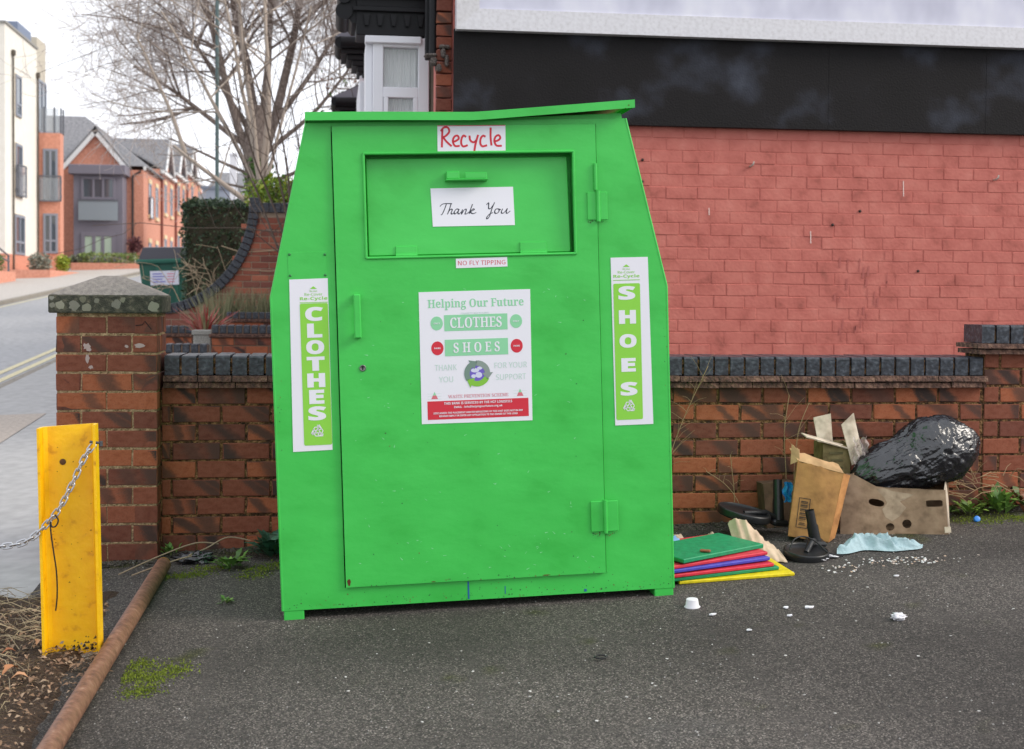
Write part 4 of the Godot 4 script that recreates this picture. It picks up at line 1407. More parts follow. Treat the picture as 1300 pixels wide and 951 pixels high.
func build_street() -> void:
	var cream := mat("cream render", Color.WHITE, 0.85, {"tex": ntex(135, 0.015, 5, [[0.0, c8(232, 227, 216)], [1.0, c8(242, 238, 229)]]), "scale": 0.3})
	var beige := mat("grey beige panel", c8(196, 188, 172), 0.8)
	var grey_frame := mat("grey window metal", c8(136, 142, 156), 0.5)
	var charcoal := mat("charcoal cladding", c8(122, 118, 130), 0.6)
	var gl := glass_dark()
	var rail := mat("rail steel", c8(110, 114, 122), 0.45, {"metal": 0.5})
	var side := Basis(UPV, PI / 2)
	# cream apartment block: side to the road
	var a := thing("apartment_block", "tall cream rendered apartment block at the far left edge", "building")
	plate(a, "wall", -19.0, -11.5, 2.86, 11.02, -56.5, -51.1, 0.0, cream)
	plate(a, "plinth", -19.0, -11.47, 1.2, 2.86, -56.5, -51.07, 0.0, flat_brick())
	plate(a, "end_tower", -19.0, -11.5, 7.78, 11.52, -58.2, -56.5, 0.0, beige)
	plate(a, "roof_screen", -14.0, -11.53, 11.10, 11.5, -55.6, -53.3, 0.0, mat("blue grey roof screen", c8(120, 132, 156), 0.6))
	plate(a, "coping", -19.05, -11.44, 11.02, 11.10, -56.5, -51.04, 0.0, mat("coping grey", c8(150, 148, 144), 0.7))
	for q in [[-53.15, 8.72, 0.9, 1.52, 1, [0.3]], [-53.2, 5.98, 1.03, 1.95, 1, []], [-53.3, 3.6, 1.56, 1.48, 2, [0.32]]]:
		var rv := Mb.new()
		rv.box(Vector3.ZERO, Vector3(q[2] + 0.06, q[3] + 0.06, 0.012))
		part(a, "window_reveal", rv.mesh(), mat("buff reveal", c8(196, 178, 146), 0.8), Vector3(-11.494, q[1], q[0]), side)
		window(a, q[2], q[3], q[4], q[5], grey_frame, gl, 0.1, Vector3(-11.47, q[1], q[0]), side)
	for q in [[-52.15, 10.05], [-56.38, 9.9]]:
		var pm := Mb.new()
		pm.tube([Vector3(-11.44, 2.1, q[0]), Vector3(-11.44, q[1], q[0])], [0.036], 8)
		pm.cbox(Vector3(-11.42, q[1] + 0.1, q[0]), Vector3(0.12, 0.2, 0.2), 0.02)
		part(a, "drainpipe", pm.mesh(), mat("pipe brown grey", c8(84, 76, 66), 0.6))
	balcony(a, Vector3(-11.36, 5.02, -53.25), 1.25, 1.15, side, rail)
	# orange brick end of the same block with a narrow window stack
	plate(a, "brick_bay", -11.5, -10.64, 1.6, 7.78, -57.3, -56.6, 0.0, flat_brick())
	window(a, 0.56, 2.08, 2, [], grey_frame, gl, 0.09, Vector3(-11.01, 6.11, -56.58))
	window(a, 0.56, 1.58, 2, [0.32], grey_frame, gl, 0.09, Vector3(-11.01, 3.81, -56.58))
	balcony(a, Vector3(-11.02, 5.07, -56.48), 0.86, 1.0, Basis(), rail)
	window(a, 1.5, 2.1, 2, [], grey_frame, gl, 0.1, Vector3(-11.47, 8.86, -57.35), side)
	for q in [[-11.25, -56.62], [-10.86, -56.62], [-10.66, -56.9], [-10.66, -57.4]]:
		plate(a, "balcony_post", q[0] - 0.03, q[0] + 0.03, 7.78, 8.8, q[1] - 0.03, q[1] + 0.03, 0.0, rail)
	var clearg := mat("balcony glass", c8(200, 210, 216), 0.05, {"alpha": 0.3})
	plate(a, "balcony_glass", -11.45, -10.7, 7.85, 8.75, -56.66, -56.64, 0.0, clearg)
	# lower planter, steps and rail at its foot
	var pl := thing("brick_planter", "brick planter with grey shrub at the foot of the cream block", "planter")
	plate(pl, "brick_edge", -11.4, -9.75, 1.4, 2.27, -55.6, -50.0, 0.0, flat_brick())
	var sh := Mb.new()
	leafy(sh, Vector3(-10.5, 2.55, -52.0), Vector3(0.42, 0.36, 0.6), 900, 0.12, [Color(0.20, 0.22, 0.17), Color(0.28, 0.29, 0.24)])
	part(pl, "grey_shrub", sh.mesh(), leaf_mat())
	var sh2 := Mb.new()
	leafy(sh2, Vector3(-10.2, 2.58, -54.6), Vector3(0.26, 0.34, 0.4), 700, 0.11, [Color(0.30, 0.36, 0.03), Color(0.22, 0.30, 0.03)])
	part(pl, "yellow_green_shrub", sh2.mesh(), leaf_mat())
	var p2 := thing("brick_planter", "brick planter with clipped green shrubs beside the railed steps at the left edge", "planter")
	plate(p2, "brick_edge", -12.6, -10.3, 1.0, 2.15, -47.2, -43.0, 0.0, flat_brick())
	var s3 := Mb.new()
	for q in [-44.3, -45.2, -46.1]:
		leafy(s3, Vector3(-10.75, 2.42, q), Vector3(0.36, 0.36, 0.4), 500, 0.12, [Color(0.10, 0.17, 0.05), Color(0.20, 0.26, 0.09)])
	part(p2, "clipped_shrubs", s3.mesh(), leaf_mat())
	var hr := thing("handrail", "thin grey sloping handrail by the steps at the left edge", "handrail")
	for dy in [0.0, -0.38]:
		var m := Mb.new()
		m.tube([Vector3(-10.95, 3.2 + dy, -46.2), Vector3(-10.95, 2.72 + dy * 0.5, -49.2)], [0.03], 8)
		part(hr, "rail", m.mesh(), rail)
	for q in [[-46.4, 3.15], [-49.1, 2.73]]:
		plate(hr, "post", -10.98, -10.92, 1.7, q[1], q[0] - 0.03, q[0] + 0.03, 0.0, rail)
	# brick house with the grey two storey bay, facing us
	var g := thing("bay_fronted_house", "red brick house with white gable and charcoal two storey bay up the road", "house")
	plate(g, "wall", -13.2, -8.4, 1.8, 7.2, -70.0, -64.0, 0.0, flat_brick())
	var gm := Mb.new()
	gm.prism([Vector2(-11.75, 7.2), Vector2(-9.25, 7.2), Vector2(-10.46, 8.62)], -66.0, -63.9)
	part(g, "gable", gm.mesh(), flat_brick())
	var white := mat("white bargeboard", c8(226, 226, 226), 0.6)
	for e in [[Vector3(-11.95, 7.08, -63.72), Vector3(-10.46, 8.80, -63.72)], [Vector3(-10.46, 8.80, -63.72), Vector3(-9.02, 7.08, -63.72)]]:
		var m := Mb.new()
		var d: Vector3 = (e[1] - e[0]).normalized()
		var up := Vector3(-d.y, d.x, 0)
		m.box((e[0] + e[1]) * 0.5 - up * 0.08, Vector3(e[0].distance_to(e[1]) + 0.1, 0.2, 0.12), Basis(d, up, Vector3(0, 0, 1)))
		part(g, "bargeboard", m.mesh(), white)
	for q in [[-13.3, -11.85], [-9.1, -8.3]]:
		plate(g, "fascia", q[0], q[1], 7.02, 7.2, -64.16, -64.0, 0.0, white)
	plane4(g, "roof", Vector3(-12.02, 7.12, -63.66), Vector3(-10.46, 8.93, -63.66), Vector3(-10.46, 8.93, -68.0), Vector3(-12.02, 7.12, -68.0), 0.08, slate())
	plane4(g, "roof", Vector3(-10.46, 8.93, -63.66), Vector3(-8.95, 7.12, -63.66), Vector3(-8.95, 7.12, -68.0), Vector3(-10.46, 8.93, -68.0), 0.08, slate())
	plane4(g, "roof", Vector3(-14.0, 7.16, -64.2), Vector3(-8.2, 7.16, -64.2), Vector3(-11.63, 9.86, -68.0), Vector3(-14.0, 9.86, -68.0), 0.08, slate())
	plane4(g, "roof", Vector3(-8.2, 7.16, -64.2), Vector3(-8.2, 7.16, -70.5), Vector3(-11.63, 9.86, -70.5), Vector3(-11.63, 9.86, -68.0), 0.08, slate())
	plate(g, "bay", -11.22, -9.13, 2.0, 6.68, -64.0, -62.7, 0.0, charcoal)
	plate(g, "bay_cornice", -11.40, -8.97, 6.68, 7.10, -64.0, -62.45, 0.02, charcoal)
	window(g, 1.46, 1.0, 3, [], charcoal, gl, 0.11, Vector3(-10.16, 6.08, -62.66))
	window(g, 1.46, 1.26, 3, [], charcoal, mat("curtained glass", c8(176, 196, 178), 0.15), 0.16, Vector3(-10.16, 3.5, -62.66))
	plate(g, "balcony_glass", -10.98, -9.30, 4.66, 5.5, -62.52, -62.48, 0.0, mat("frosted grey glass", c8(140, 150, 158), 0.25))
	plate(g, "balcony_rail", -11.02, -9.26, 5.5, 5.56, -62.54, -62.46, 0.0, rail)
	var dp := Mb.new()
	dp.tube([Vector3(-8.86, 2.4, -63.93), Vector3(-8.86, 6.75, -63.93), Vector3(-8.5, 6.98, -63.93)], [0.05], 8)
	part(g, "drainpipe", dp.mesh(), mat("dark pipe", c8(60, 54, 54), 0.6))
	# terrace of gabled houses stepping up the hill beyond, gables to the road
	var spots := [[-70.0, -64.0, 7.2, 0.0, "first"], [-76.2, -70.0, 7.62, 9.34, "second"], [-82.2, -76.2, 8.05, 9.75, "third"], [-92.5, -82.2, 8.6, 10.3, "fourth"]]
	for k in 4:
		var q: Array = spots[k]
		var h: Node3D = g
		if k > 0:
			h = thing("gabled_house", "orange brick gabled house, %s in the row up the hill" % q[4], "house", Vector3.ZERO, Basis(), "gabled brick houses stepping up the road")
			plate(h, "wall", -13.0, -8.4, 2.2, q[2], q[0], q[1], 0.0, flat_brick())
			var zc: float = lerpf(q[0], q[1], 0.62 if k < 3 else 0.75)
			var gb := Mb.new()
			var pk: float = q[3]
			gb.tri(Vector3(-8.38, q[2], zc + 1.5), Vector3(-8.38, q[2], zc - 1.5), Vector3(-8.38, pk - 0.1, zc))
			gb.tri(Vector3(-8.6, q[2], zc - 1.5), Vector3(-8.6, q[2], zc + 1.5), Vector3(-8.6, pk - 0.1, zc))
			part(h, "gable", gb.mesh(), flat_brick())
			plane4(h, "roof", Vector3(-8.2, q[2] - 0.06, zc + 1.75), Vector3(-8.2, pk, zc), Vector3(-12.6, pk, zc), Vector3(-12.6, q[2] - 0.06, zc + 1.75), 0.07, slate())
			plane4(h, "roof", Vector3(-8.2, pk, zc), Vector3(-8.2, q[2] - 0.06, zc - 1.75), Vector3(-12.6, q[2] - 0.06, zc - 1.75), Vector3(-12.6, pk, zc), 0.07, slate())
			plane4(h, "roof", Vector3(-8.2, q[2], q[1]), Vector3(-8.2, q[2], q[0]), Vector3(-11.2, pk - 0.1, q[0]), Vector3(-11.2, pk - 0.1, q[1]), 0.07, slate())
			for e in [[zc + 1.8, zc], [zc, zc - 1.8]]:
				var m := Mb.new()
				var p := Vector3(-8.15, q[2] - 0.08 if e[1] == zc else pk, e[0])
				var s := Vector3(-8.15, pk if e[1] == zc else q[2] - 0.08, e[1])
				m.tube([p, s], [0.07], 4)
				part(h, "bargeboard", m.mesh(), white)
			plate(h, "gutter", -8.36, -8.22, q[2] - 0.2, q[2] - 0.03, q[0], q[1], 0.0, white)
			var pm := Mb.new()
			pm.tube([Vector3(-8.32, 2.6, q[1] - 0.25), Vector3(-8.32, q[2] - 0.1, q[1] - 0.25)], [0.06], 8)
			part(h, "drainpipe", pm.mesh(), mat("red pipe", c8(124, 62, 50), 0.6))
		var buff := mat("buff stone", c8(226, 206, 168), 0.8)
		for wz in [0.36, 0.78]:
			var z := lerpf(q[1], q[0], wz)
			for lvl in [[0.0, 1.45], [-2.75, 1.45]]:
				var y: float = q[2] - 1.35 + lvl[0]
				window(h, 0.86, lvl[1], 1, [0.5], grey_frame, gl, 0.09, Vector3(-8.385, y, z), side, 0.05)
				plate(h, "window_sill", -8.39, -8.31, y - lvl[1] * 0.5 - 0.16, y - lvl[1] * 0.5, z - 0.55, z + 0.55, 0.0, buff)
				plate(h, "window_head", -8.39, -8.35, y + lvl[1] * 0.5, y + lvl[1] * 0.5 + 0.2, z - 0.52, z + 0.52, 0.0, buff)
		if k == 0:
			balcony(h, Vector3(-8.3, 4.95, -66.2), 1.1, 1.0, side, rail)
	# hedge bed in front of the bay
	var hb := thing("brick_planter", "long low brick planter with clipped hedge before the charcoal bay", "planter")
	plate(hb, "brick_edge", -10.85, -7.95, 1.9, 2.74, -61.2, -60.0, 0.0, flat_brick())
	var hm := Mb.new()
	leafy(hm, Vector3(-9.4, 2.9, -60.5), Vector3(1.1, 0.22, 0.4), 2200, 0.11, [Color(0.22, 0.30, 0.08), Color(0.14, 0.22, 0.06), Color(0.32, 0.36, 0.14)], 0.2)
	leafy(hm, Vector3(-10.6, 2.86, -60.4), Vector3(0.5, 0.2, 0.4), 800, 0.12, [Color(0.2, 0.22, 0.15)])
	part(hb, "hedge", hm.mesh(), leaf_mat())
	var rs := Mb.new()
	rs.tube([Vector3(-8.3, 2.7, -60.4), Vector3(-8.3, 3.3, -60.4)], [0.05, 0.04], 6)
	leafy(rs, Vector3(-8.3, 3.5, -60.4), Vector3(0.28, 0.34, 0.28), 420, 0.16, [Color(0.10, 0.03, 0.04), Color(0.16, 0.06, 0.06)])
	var st := thing("dark_red_shrub", "small dark red leaved standard shrub beside the long planter", "shrub")
	part(st, "crown", rs.mesh(), leaf_mat())
	# green wheeled refuse bin on the pavement
	var bn := thing("refuse_container", "dark green wheeled refuse container with grey lid by the hedge", "bin", Vector3(-2.58, gh(-2.58, -24.0), -24.0), slope_basis(0.05))
	var bg := mat("bottle green plastic", c8(18, 84, 70), 0.45)
	var bm := Mb.new()
	bm.prism([Vector2(-0.52, 0.16), Vector2(0.52, 0.16), Vector2(0.60, 1.0), Vector2(-0.60, 1.0)], -0.85, 0.0)
	part(bn, "body", bm.mesh(), bg)
	plate(bn, "rim", -0.64, 0.64, 0.98, 1.06, -0.9, 0.05, 0.02, bg)
	for x in [-0.3, 0.0, 0.3]:
		plate(bn, "rib", x - 0.03, x + 0.03, 0.25, 0.98, 0.0, 0.03, 0.01, bg)
	var lm := Mb.new()
	lm.prism([Vector2(-0.60, 1.06), Vector2(0.60, 1.06), Vector2(0.52, 1.24), Vector2(-0.52, 1.26)], -0.88, 0.02)
	part(bn, "lid", lm.mesh(), mat("dark grey lid", c8(74, 74, 84), 0.5))
	plate(bn, "label", -0.42, 0.05, 0.62, 0.86, 0.031, 0.036, 0.0, mat("bin label", c8(206, 208, 224), 0.5))
	for k in 4:
		plate(bn, "label_line", -0.38, -0.22 + 0.05 * (k % 2), 0.80 - k * 0.045, 0.82 - k * 0.045, 0.036, 0.038, 0.0, mat("bin label print", c8(120, 120, 190) if k % 2 == 0 else c8(120, 120, 190), 0.5))
		plate(bn, "label_line", -0.14, -0.02, 0.80 - k * 0.045, 0.815 - k * 0.045, 0.036, 0.038, 0.0, mat("bin label red print", c8(206, 120, 140), 0.5))
	for x in [-0.45, 0.45]:
		for z in [-0.75, -0.1]:
			var wm := Mb.new()
			wm.tube([Vector3(x - 0.03, 0.09, z), Vector3(x + 0.03, 0.09, z)], [0.09], 14)
			part(bn, "wheel", wm.mesh(), mat("black rubber", c8(24, 24, 26), 0.8))
	# clipped dark hedge behind the swept wall
	var hd := thing("hedge", "dense dark evergreen hedge behind the curved garden wall", "hedge", Vector3(-1.55, gh(-1.55, -22.6), -22.6))
	var core := Mb.new()
	core.box(Vector3(0, 0.95, 0), Vector3(1.36, 1.8, 1.1))
	part(hd, "stems", core.mesh(), mat("hedge inside", c8(56, 52, 38), 0.95))
	var hv := Mb.new()
	leafy(hv, Vector3(0, 0.96, 0), Vector3(0.74, 0.97, 0.6), 15000, 0.062, [Color(0.020, 0.045, 0.022), Color(0.032, 0.065, 0.03), Color(0.05, 0.085, 0.035)], 0.14)
	part(hd, "foliage", hv.mesh(), leaf_mat())
	# thin lamp column, sign board and white post beyond
	var lp := thing("lamp_column", "thin grey green street lamp column in front of the bare tree", "lamp post", gp(-1.945, -24.2))
	var lm2 := Mb.new()
	lm2.tube([Vector3(0, 0, 0), Vector3(0, 3.2, 0), Vector3(0, 12, 0)], [0.034, 0.033, 0.028], 10)
	part(lp, "column", lm2.mesh(), mat("lamp green grey", c8(84, 104, 104), 0.5))
	var arm := Mb.new()
	arm.tube([Vector3(0, 12, 0), Vector3(-0.4, 12.5, 0), Vector3(-1.4, 12.6, 0)], [0.035], 8)
	arm.cbox(Vector3(-1.7, 12.6, 0), Vector3(0.7, 0.12, 0.25), 0.04)
	part(lp, "lamp_arm", arm.mesh(), mat("lamp green grey", c8(84, 104, 104), 0.5))
	var sg := thing("grey_board", "grey boarded panel seen above the hedge", "board")
	plate(sg, "panel", -3.62, -2.72, 3.2, 4.46, -40.1, -40.0, 0.0, mat("board blue grey", c8(146, 152, 166), 0.6))
	plate(sg, "top_rail", -3.66, -2.68, 4.46, 4.54, -40.14, -39.96, 0.0, mat("board rail", c8(118, 124, 138), 0.6))
	plate(sg, "post", -3.6, -3.5, 1.6, 3.2, -40.1, -40.0, 0.0, mat("board rail", c8(118, 124, 138), 0.6))
	plate(sg, "post", -2.86, -2.76, 1.6, 3.2, -40.1, -40.0, 0.0, mat("board rail", c8(118, 124, 138), 0.6))
	var wp := thing("white_post", "white square post standing behind the hedge", "post", gp(-2.62, -38.0))
	plate(wp, "shaft", -0.09, 0.09, 0, 3.55, -0.09, 0.09, 0.01, white_frame())
	plate(wp, "cap", -0.11, 0.11, 3.55, 3.62, -0.11, 0.11, 0.01, white_frame())
	var fh := thing("far_house", "far grey roofed house half hidden by the tree", "house")
	plate(fh, "wall", -5.6, -2.6, 2.0, 5.2, -66.0, -60.0, 0.0, mat("far wall", c8(150, 138, 132), 0.9))
	plane4(fh, "roof", Vector3(-5.9, 5.1, -59.8), Vector3(-2.3, 5.1, -59.8), Vector3(-3.0, 6.9, -63.0), Vector3(-5.0, 6.9, -63.0), 0.1, slate())
	build_tree()

func balcony(parent: Node3D, o: Vector3, w: float, h: float, b: Basis, m: Material) -> void:
	var t := Mb.new()
	t.box(Vector3(0, h, 0), Vector3(w, 0.05, 0.05))
	t.box(Vector3(0, 0.03, 0), Vector3(w, 0.05, 0.05))
	for x in [-0.5, 0.5]:
		t.box(Vector3(x * w, h * 0.5, 0), Vector3(0.05, h, 0.05))
		for y in [0.2, 0.8]:
			t.box(Vector3(x * w * 0.98, h * y, -0.06), Vector3(0.06, 0.06, 0.12))
	part(parent, "balcony_rail", t.mesh(), m, o, b)
	var g := Mb.new()
	g.box(Vector3(0, h * 0.5, 0), Vector3(w - 0.06, h - 0.1, 0.012))
	part(parent, "balcony_pane", g.mesh(), mat("grey balcony glass", c8(170, 178, 186), 0.08, {"alpha": 0.35}), o, b)

# ---------------------------------------------------------------- bare trees
func grow(m: Mb, fine: Mb, p: Vector3, d: Vector3, l: float, r: float, level: int, most: int, rise: float, kids: Array, thin: float) -> void:
	var n := 6 if level < 2 else 4
	var pts := [p]
	var rad := [r]
	var q := p
	var dir := d
	for k in n:
		dir = (dir + Vector3(rng.randf_range(-1, 1), rng.randf_range(-1, 1), rng.randf_range(-1, 1)) * (0.10 + 0.05 * level) + UPV * rise * 0.06).normalized()
		q += dir * l / n
		pts.append(q)
		rad.append(maxf(thin, lerpf(r, r * 0.42, float(k + 1) / n)))
	(m if level < 2 else fine).tube(pts, rad, 9 if level == 0 else (6 if level == 1 else 3), false)
	if level >= most:
		return
	for k in int(kids[level]):
		var t := rng.randf_range(0.22 if level > 0 else 0.4, 1.0)
		var f := t * n
		var i := mini(int(f), n - 1)
		var o: Vector3 = pts[i].lerp(pts[i + 1], f - i)
		var along: Vector3 = (pts[i + 1] - pts[i]).normalized()
		var away := along.cross(Vector3(rng.randf_range(-1, 1), rng.randf_range(-1, 1), rng.randf_range(-1, 1))).normalized()
		var nd := (along * rng.randf_range(0.35, 0.9) + away * rng.randf_range(0.6, 1.1)).normalized()
		grow(m, fine, o, nd, l * rng.randf_range(0.42, 0.72), maxf(thin, rad[i] * rng.randf_range(0.35, 0.6)), level + 1, most, rise, kids, thin)

func build_tree() -> void:
	rng.seed = 23
	var z := -27.0
	var t := thing("bare_tree", "large bare winter tree with forking grey brown trunk", "tree", gp(-1.42, z))
	var bark := mat("bark", Color.WHITE, 0.95, {"tex": ntex(141, 0.03, 5, [[0.0, c8(92, 82, 76)], [0.5, c8(136, 122, 114)], [1.0, c8(178, 164, 154)]]), "normal": nbump(142, 0.05, 4, 10.0), "scale": Vector3(2.0, 0.5, 2.0)})
	var twig := mat("twig bark", c8(190, 178, 172), 0.9)
	var m := Mb.new()
	var f := Mb.new()
	m.tube([Vector3(0, -0.1, 0), Vector3(0.02, 1.0, 0), Vector3(0.0, 2.2, 0), Vector3(-0.02, 3.2, 0), Vector3(0, 3.9, 0)], [0.30, 0.23, 0.21, 0.25, 0.18], 14)
	var k := [14, 10, 8, 5, 3]
	for q in [[Vector3(-0.14, 2.9, 0), Vector3(-0.42, 1, 0.1), 3.6, 0.085], [Vector3(-0.02, 3.2, 0), Vector3(-0.06, 1, -0.1), 4.8, 0.10], [Vector3(0.06, 3.1, 0), Vector3(0.08, 1, 0.15), 4.6, 0.085], [Vector3(0.14, 3.0, 0), Vector3(0.30, 1, -0.05), 4.4, 0.10], [Vector3(-0.16, 3.1, 0), Vector3(-1.0, 0.75, 0.2), 2.56, 0.055], [Vector3(0.18, 3.0, 0), Vector3(1.0, 0.75, 0.1), 2.6, 0.05], [Vector3(-0.18, 2.6, 0), Vector3(-1.0, 0.32, 0.3), 1.6, 0.035], [Vector3(0.16, 2.4, 0), Vector3(1.0, 0.35, 0.3), 2.2, 0.045], [Vector3(-0.16, 2.3, 0.1), Vector3(-0.9, 0.15, 0.4), 1.1, 0.028], [Vector3(-0.08, 3.3, 0), Vector3(-0.7, 1, -0.2), 2.8, 0.06], [Vector3(0.12, 3.3, 0), Vector3(0.7, 1, 0.2), 3.2, 0.06]]:
		grow(m, f, q[0], (q[1] as Vector3).normalized(), q[2], q[3], 0, 3, 0.5, k if q[2] > 2.55 else [6, 4, 3, 2], 0.0036)
	part(t, "trunk", m.mesh(), bark)
	part(t, "crown", f.mesh(), twig)
	# ivy on the trunk
	var iv := Mb.new()
	leafy(iv, Vector3(0.06, 2.45, 0.34), Vector3(0.32, 0.55, 0.14), 320, 0.10, [Color(0.04, 0.11, 0.025), Color(0.08, 0.18, 0.03)])
	part(t, "ivy", iv.mesh(), leaf_mat())
	# paler many stemmed sapling in front of it
	var s := thing("pale_sapling", "pale many stemmed leafless sapling in front of the big tree", "tree", gp(-1.0, -21.5))
	var pale := mat("pale bark", c8(172, 160, 148), 0.85)
	var sm := Mb.new()
	var sf := Mb.new()
	var kk := [4, 3, 2]
	sm.tube([Vector3(0, -0.1, 0), Vector3(0.0, 1.0, 0), Vector3(-0.08, 2.1, 0)], [0.09, 0.08, 0.07], 8)
	for q in [[-0.10, 1.0, 3.6, 0.045], [-0.22, 1.0, 3.4, 0.04], [0.02, 1.0, 3.8, 0.045], [0.12, 1.0, 3.6, 0.04], [-0.45, 1.0, 3.2, 0.04], [0.25, 1.0, 3.0, 0.03]]:
		grow(sm, sf, Vector3(-0.05, 2.0, 0), Vector3(q[0], q[1], rng.randf_range(-0.1, 0.1)).normalized(), q[2], q[3], 0, 2, 0.4, kk, 0.0045)
	grow(sm, sf, Vector3(-0.0, 1.75, 0), Vector3(-1.0, 0.72, 0).normalized(), 1.7, 0.05, 0, 3, 0.1, [3, 2, 2, 2], 0.0045)
	grow(sm, sf, Vector3(-1.2, 2.65, 0), Vector3(-0.35, 1.0, 0).normalized(), 1.9, 0.035, 0, 3, 0.3, [5, 4, 3, 2], 0.0045)
	grow(sm, sf, Vector3(0.05, 1.6, 0.2), Vector3(0.6, -0.2, 0).normalized(), 0.8, 0.02, 0, 2, 0.0, kk, 0.0045)
	part(s, "trunk", sm.mesh(), pale)
	part(s, "crown", sf.mesh(), pale)
	# dark whippy shrub right of the sapling, by the house front
	var w := thing("leafless_shrub", "thin dark leafless shrub stems rising behind the bank lid", "shrub", gp(-0.30, -17.0))
	var wm := Mb.new()
	var wf := Mb.new()
	for q in [[-0.18, 3.6], [-0.02, 3.9], [0.10, 3.4], [0.22, 3.3], [-0.32, 3.0], [0.35, 3.0]]:
		grow(wm, wf, Vector3(rng.randf_range(-0.15, 0.15), 0, rng.randf_range(-0.1, 0.1)), Vector3(q[0], 1, 0).normalized(), q[1], 0.018, 1, 3, 0.5, [0, 6, 3, 2], 0.0035)
	part(w, "stems", wm.mesh(), mat("dark stem", c8(98, 86, 76), 0.9))
	part(w, "twigs", wf.mesh(), mat("dark stem", c8(98, 86, 76), 0.9))
	var wl := Mb.new()
	leafy(wl, Vector3(0.36, 3.0, 0.1), Vector3(0.30, 0.5, 0.2), 60, 0.06, [Color(0.10, 0.20, 0.04), Color(0.24, 0.10, 0.05)])
	part(w, "leaves", wl.mesh(), leaf_mat())

# ---------------------------------------------------------------- front gardens up the road
func blue_edge(parent: Node3D, x0: float, x1: float, y: float, z: float, tall := 0.085, deep := 0.22) -> void:
	var m := Mb.new()
	m.cbox(Vector3(0, tall * 0.5, -deep * 0.5), Vector3(0.066, tall, deep), 0.008)
	var mesh := m.mesh()
	var n := int(round((x1 - x0) / 0.0775))
	for k in n:
		part(parent, "coping_brick", mesh, blue_brick(), Vector3(x0 + (k + 0.5) * 0.0775, y + rng.randf_range(-0.002, 0.002), z))
	plate(parent, "mortar_bed", x0, x0 + n * 0.0775, y + 0.004, y + tall - 0.012, z - deep + 0.01, z - 0.008, 0.0, mat("garden mortar", c8(112, 92, 76), 0.95))

func dwarf_wall(label: String, x0: float, x1: float, z: float, top: float) -> void:
	var w := thing("garden_wall", label, "wall", Vector3.ZERO, Basis(), "low blue topped garden walls up the road")
	blue_edge(w, x0, x1, top - 0.085, z)
	var xe := x0 + int(round((x1 - x0) / 0.0775)) * 0.0775
	plate(w, "tile_course", x0 - 0.02, xe, top - 0.122, top - 0.085, z - 0.24, z + 0.03, 0.006, tile_mat())
	var y := top - 0.122
	plate(w, "mortar", x0 + 0.006, xe - 0.002, gh(x0, z) - 0.1, y, z - 0.22, z - 0.006, 0.0, mat("garden mortar", c8(112, 92, 76), 0.95))
	var r := RandomNumberGenerator.new()
	r.seed = int(-z * 100)
	var row := 0
	while y > gh(x0, z) and row < 7:
		var x := x0 - (0.1125 if row % 2 else 0.0)
		while x < xe - 0.02:
			var a := maxf(x, x0)
			var e := minf(x + 0.225, xe)
			if e - a > 0.03:
				part(w, "brick", brick(e - a - 0.01, 0.073, 0.1, r.randi() % 40), brick_mat, Vector3((a + e) * 0.5, y - 0.042, z))
			x += 0.225
		y -= 0.084
		row += 1

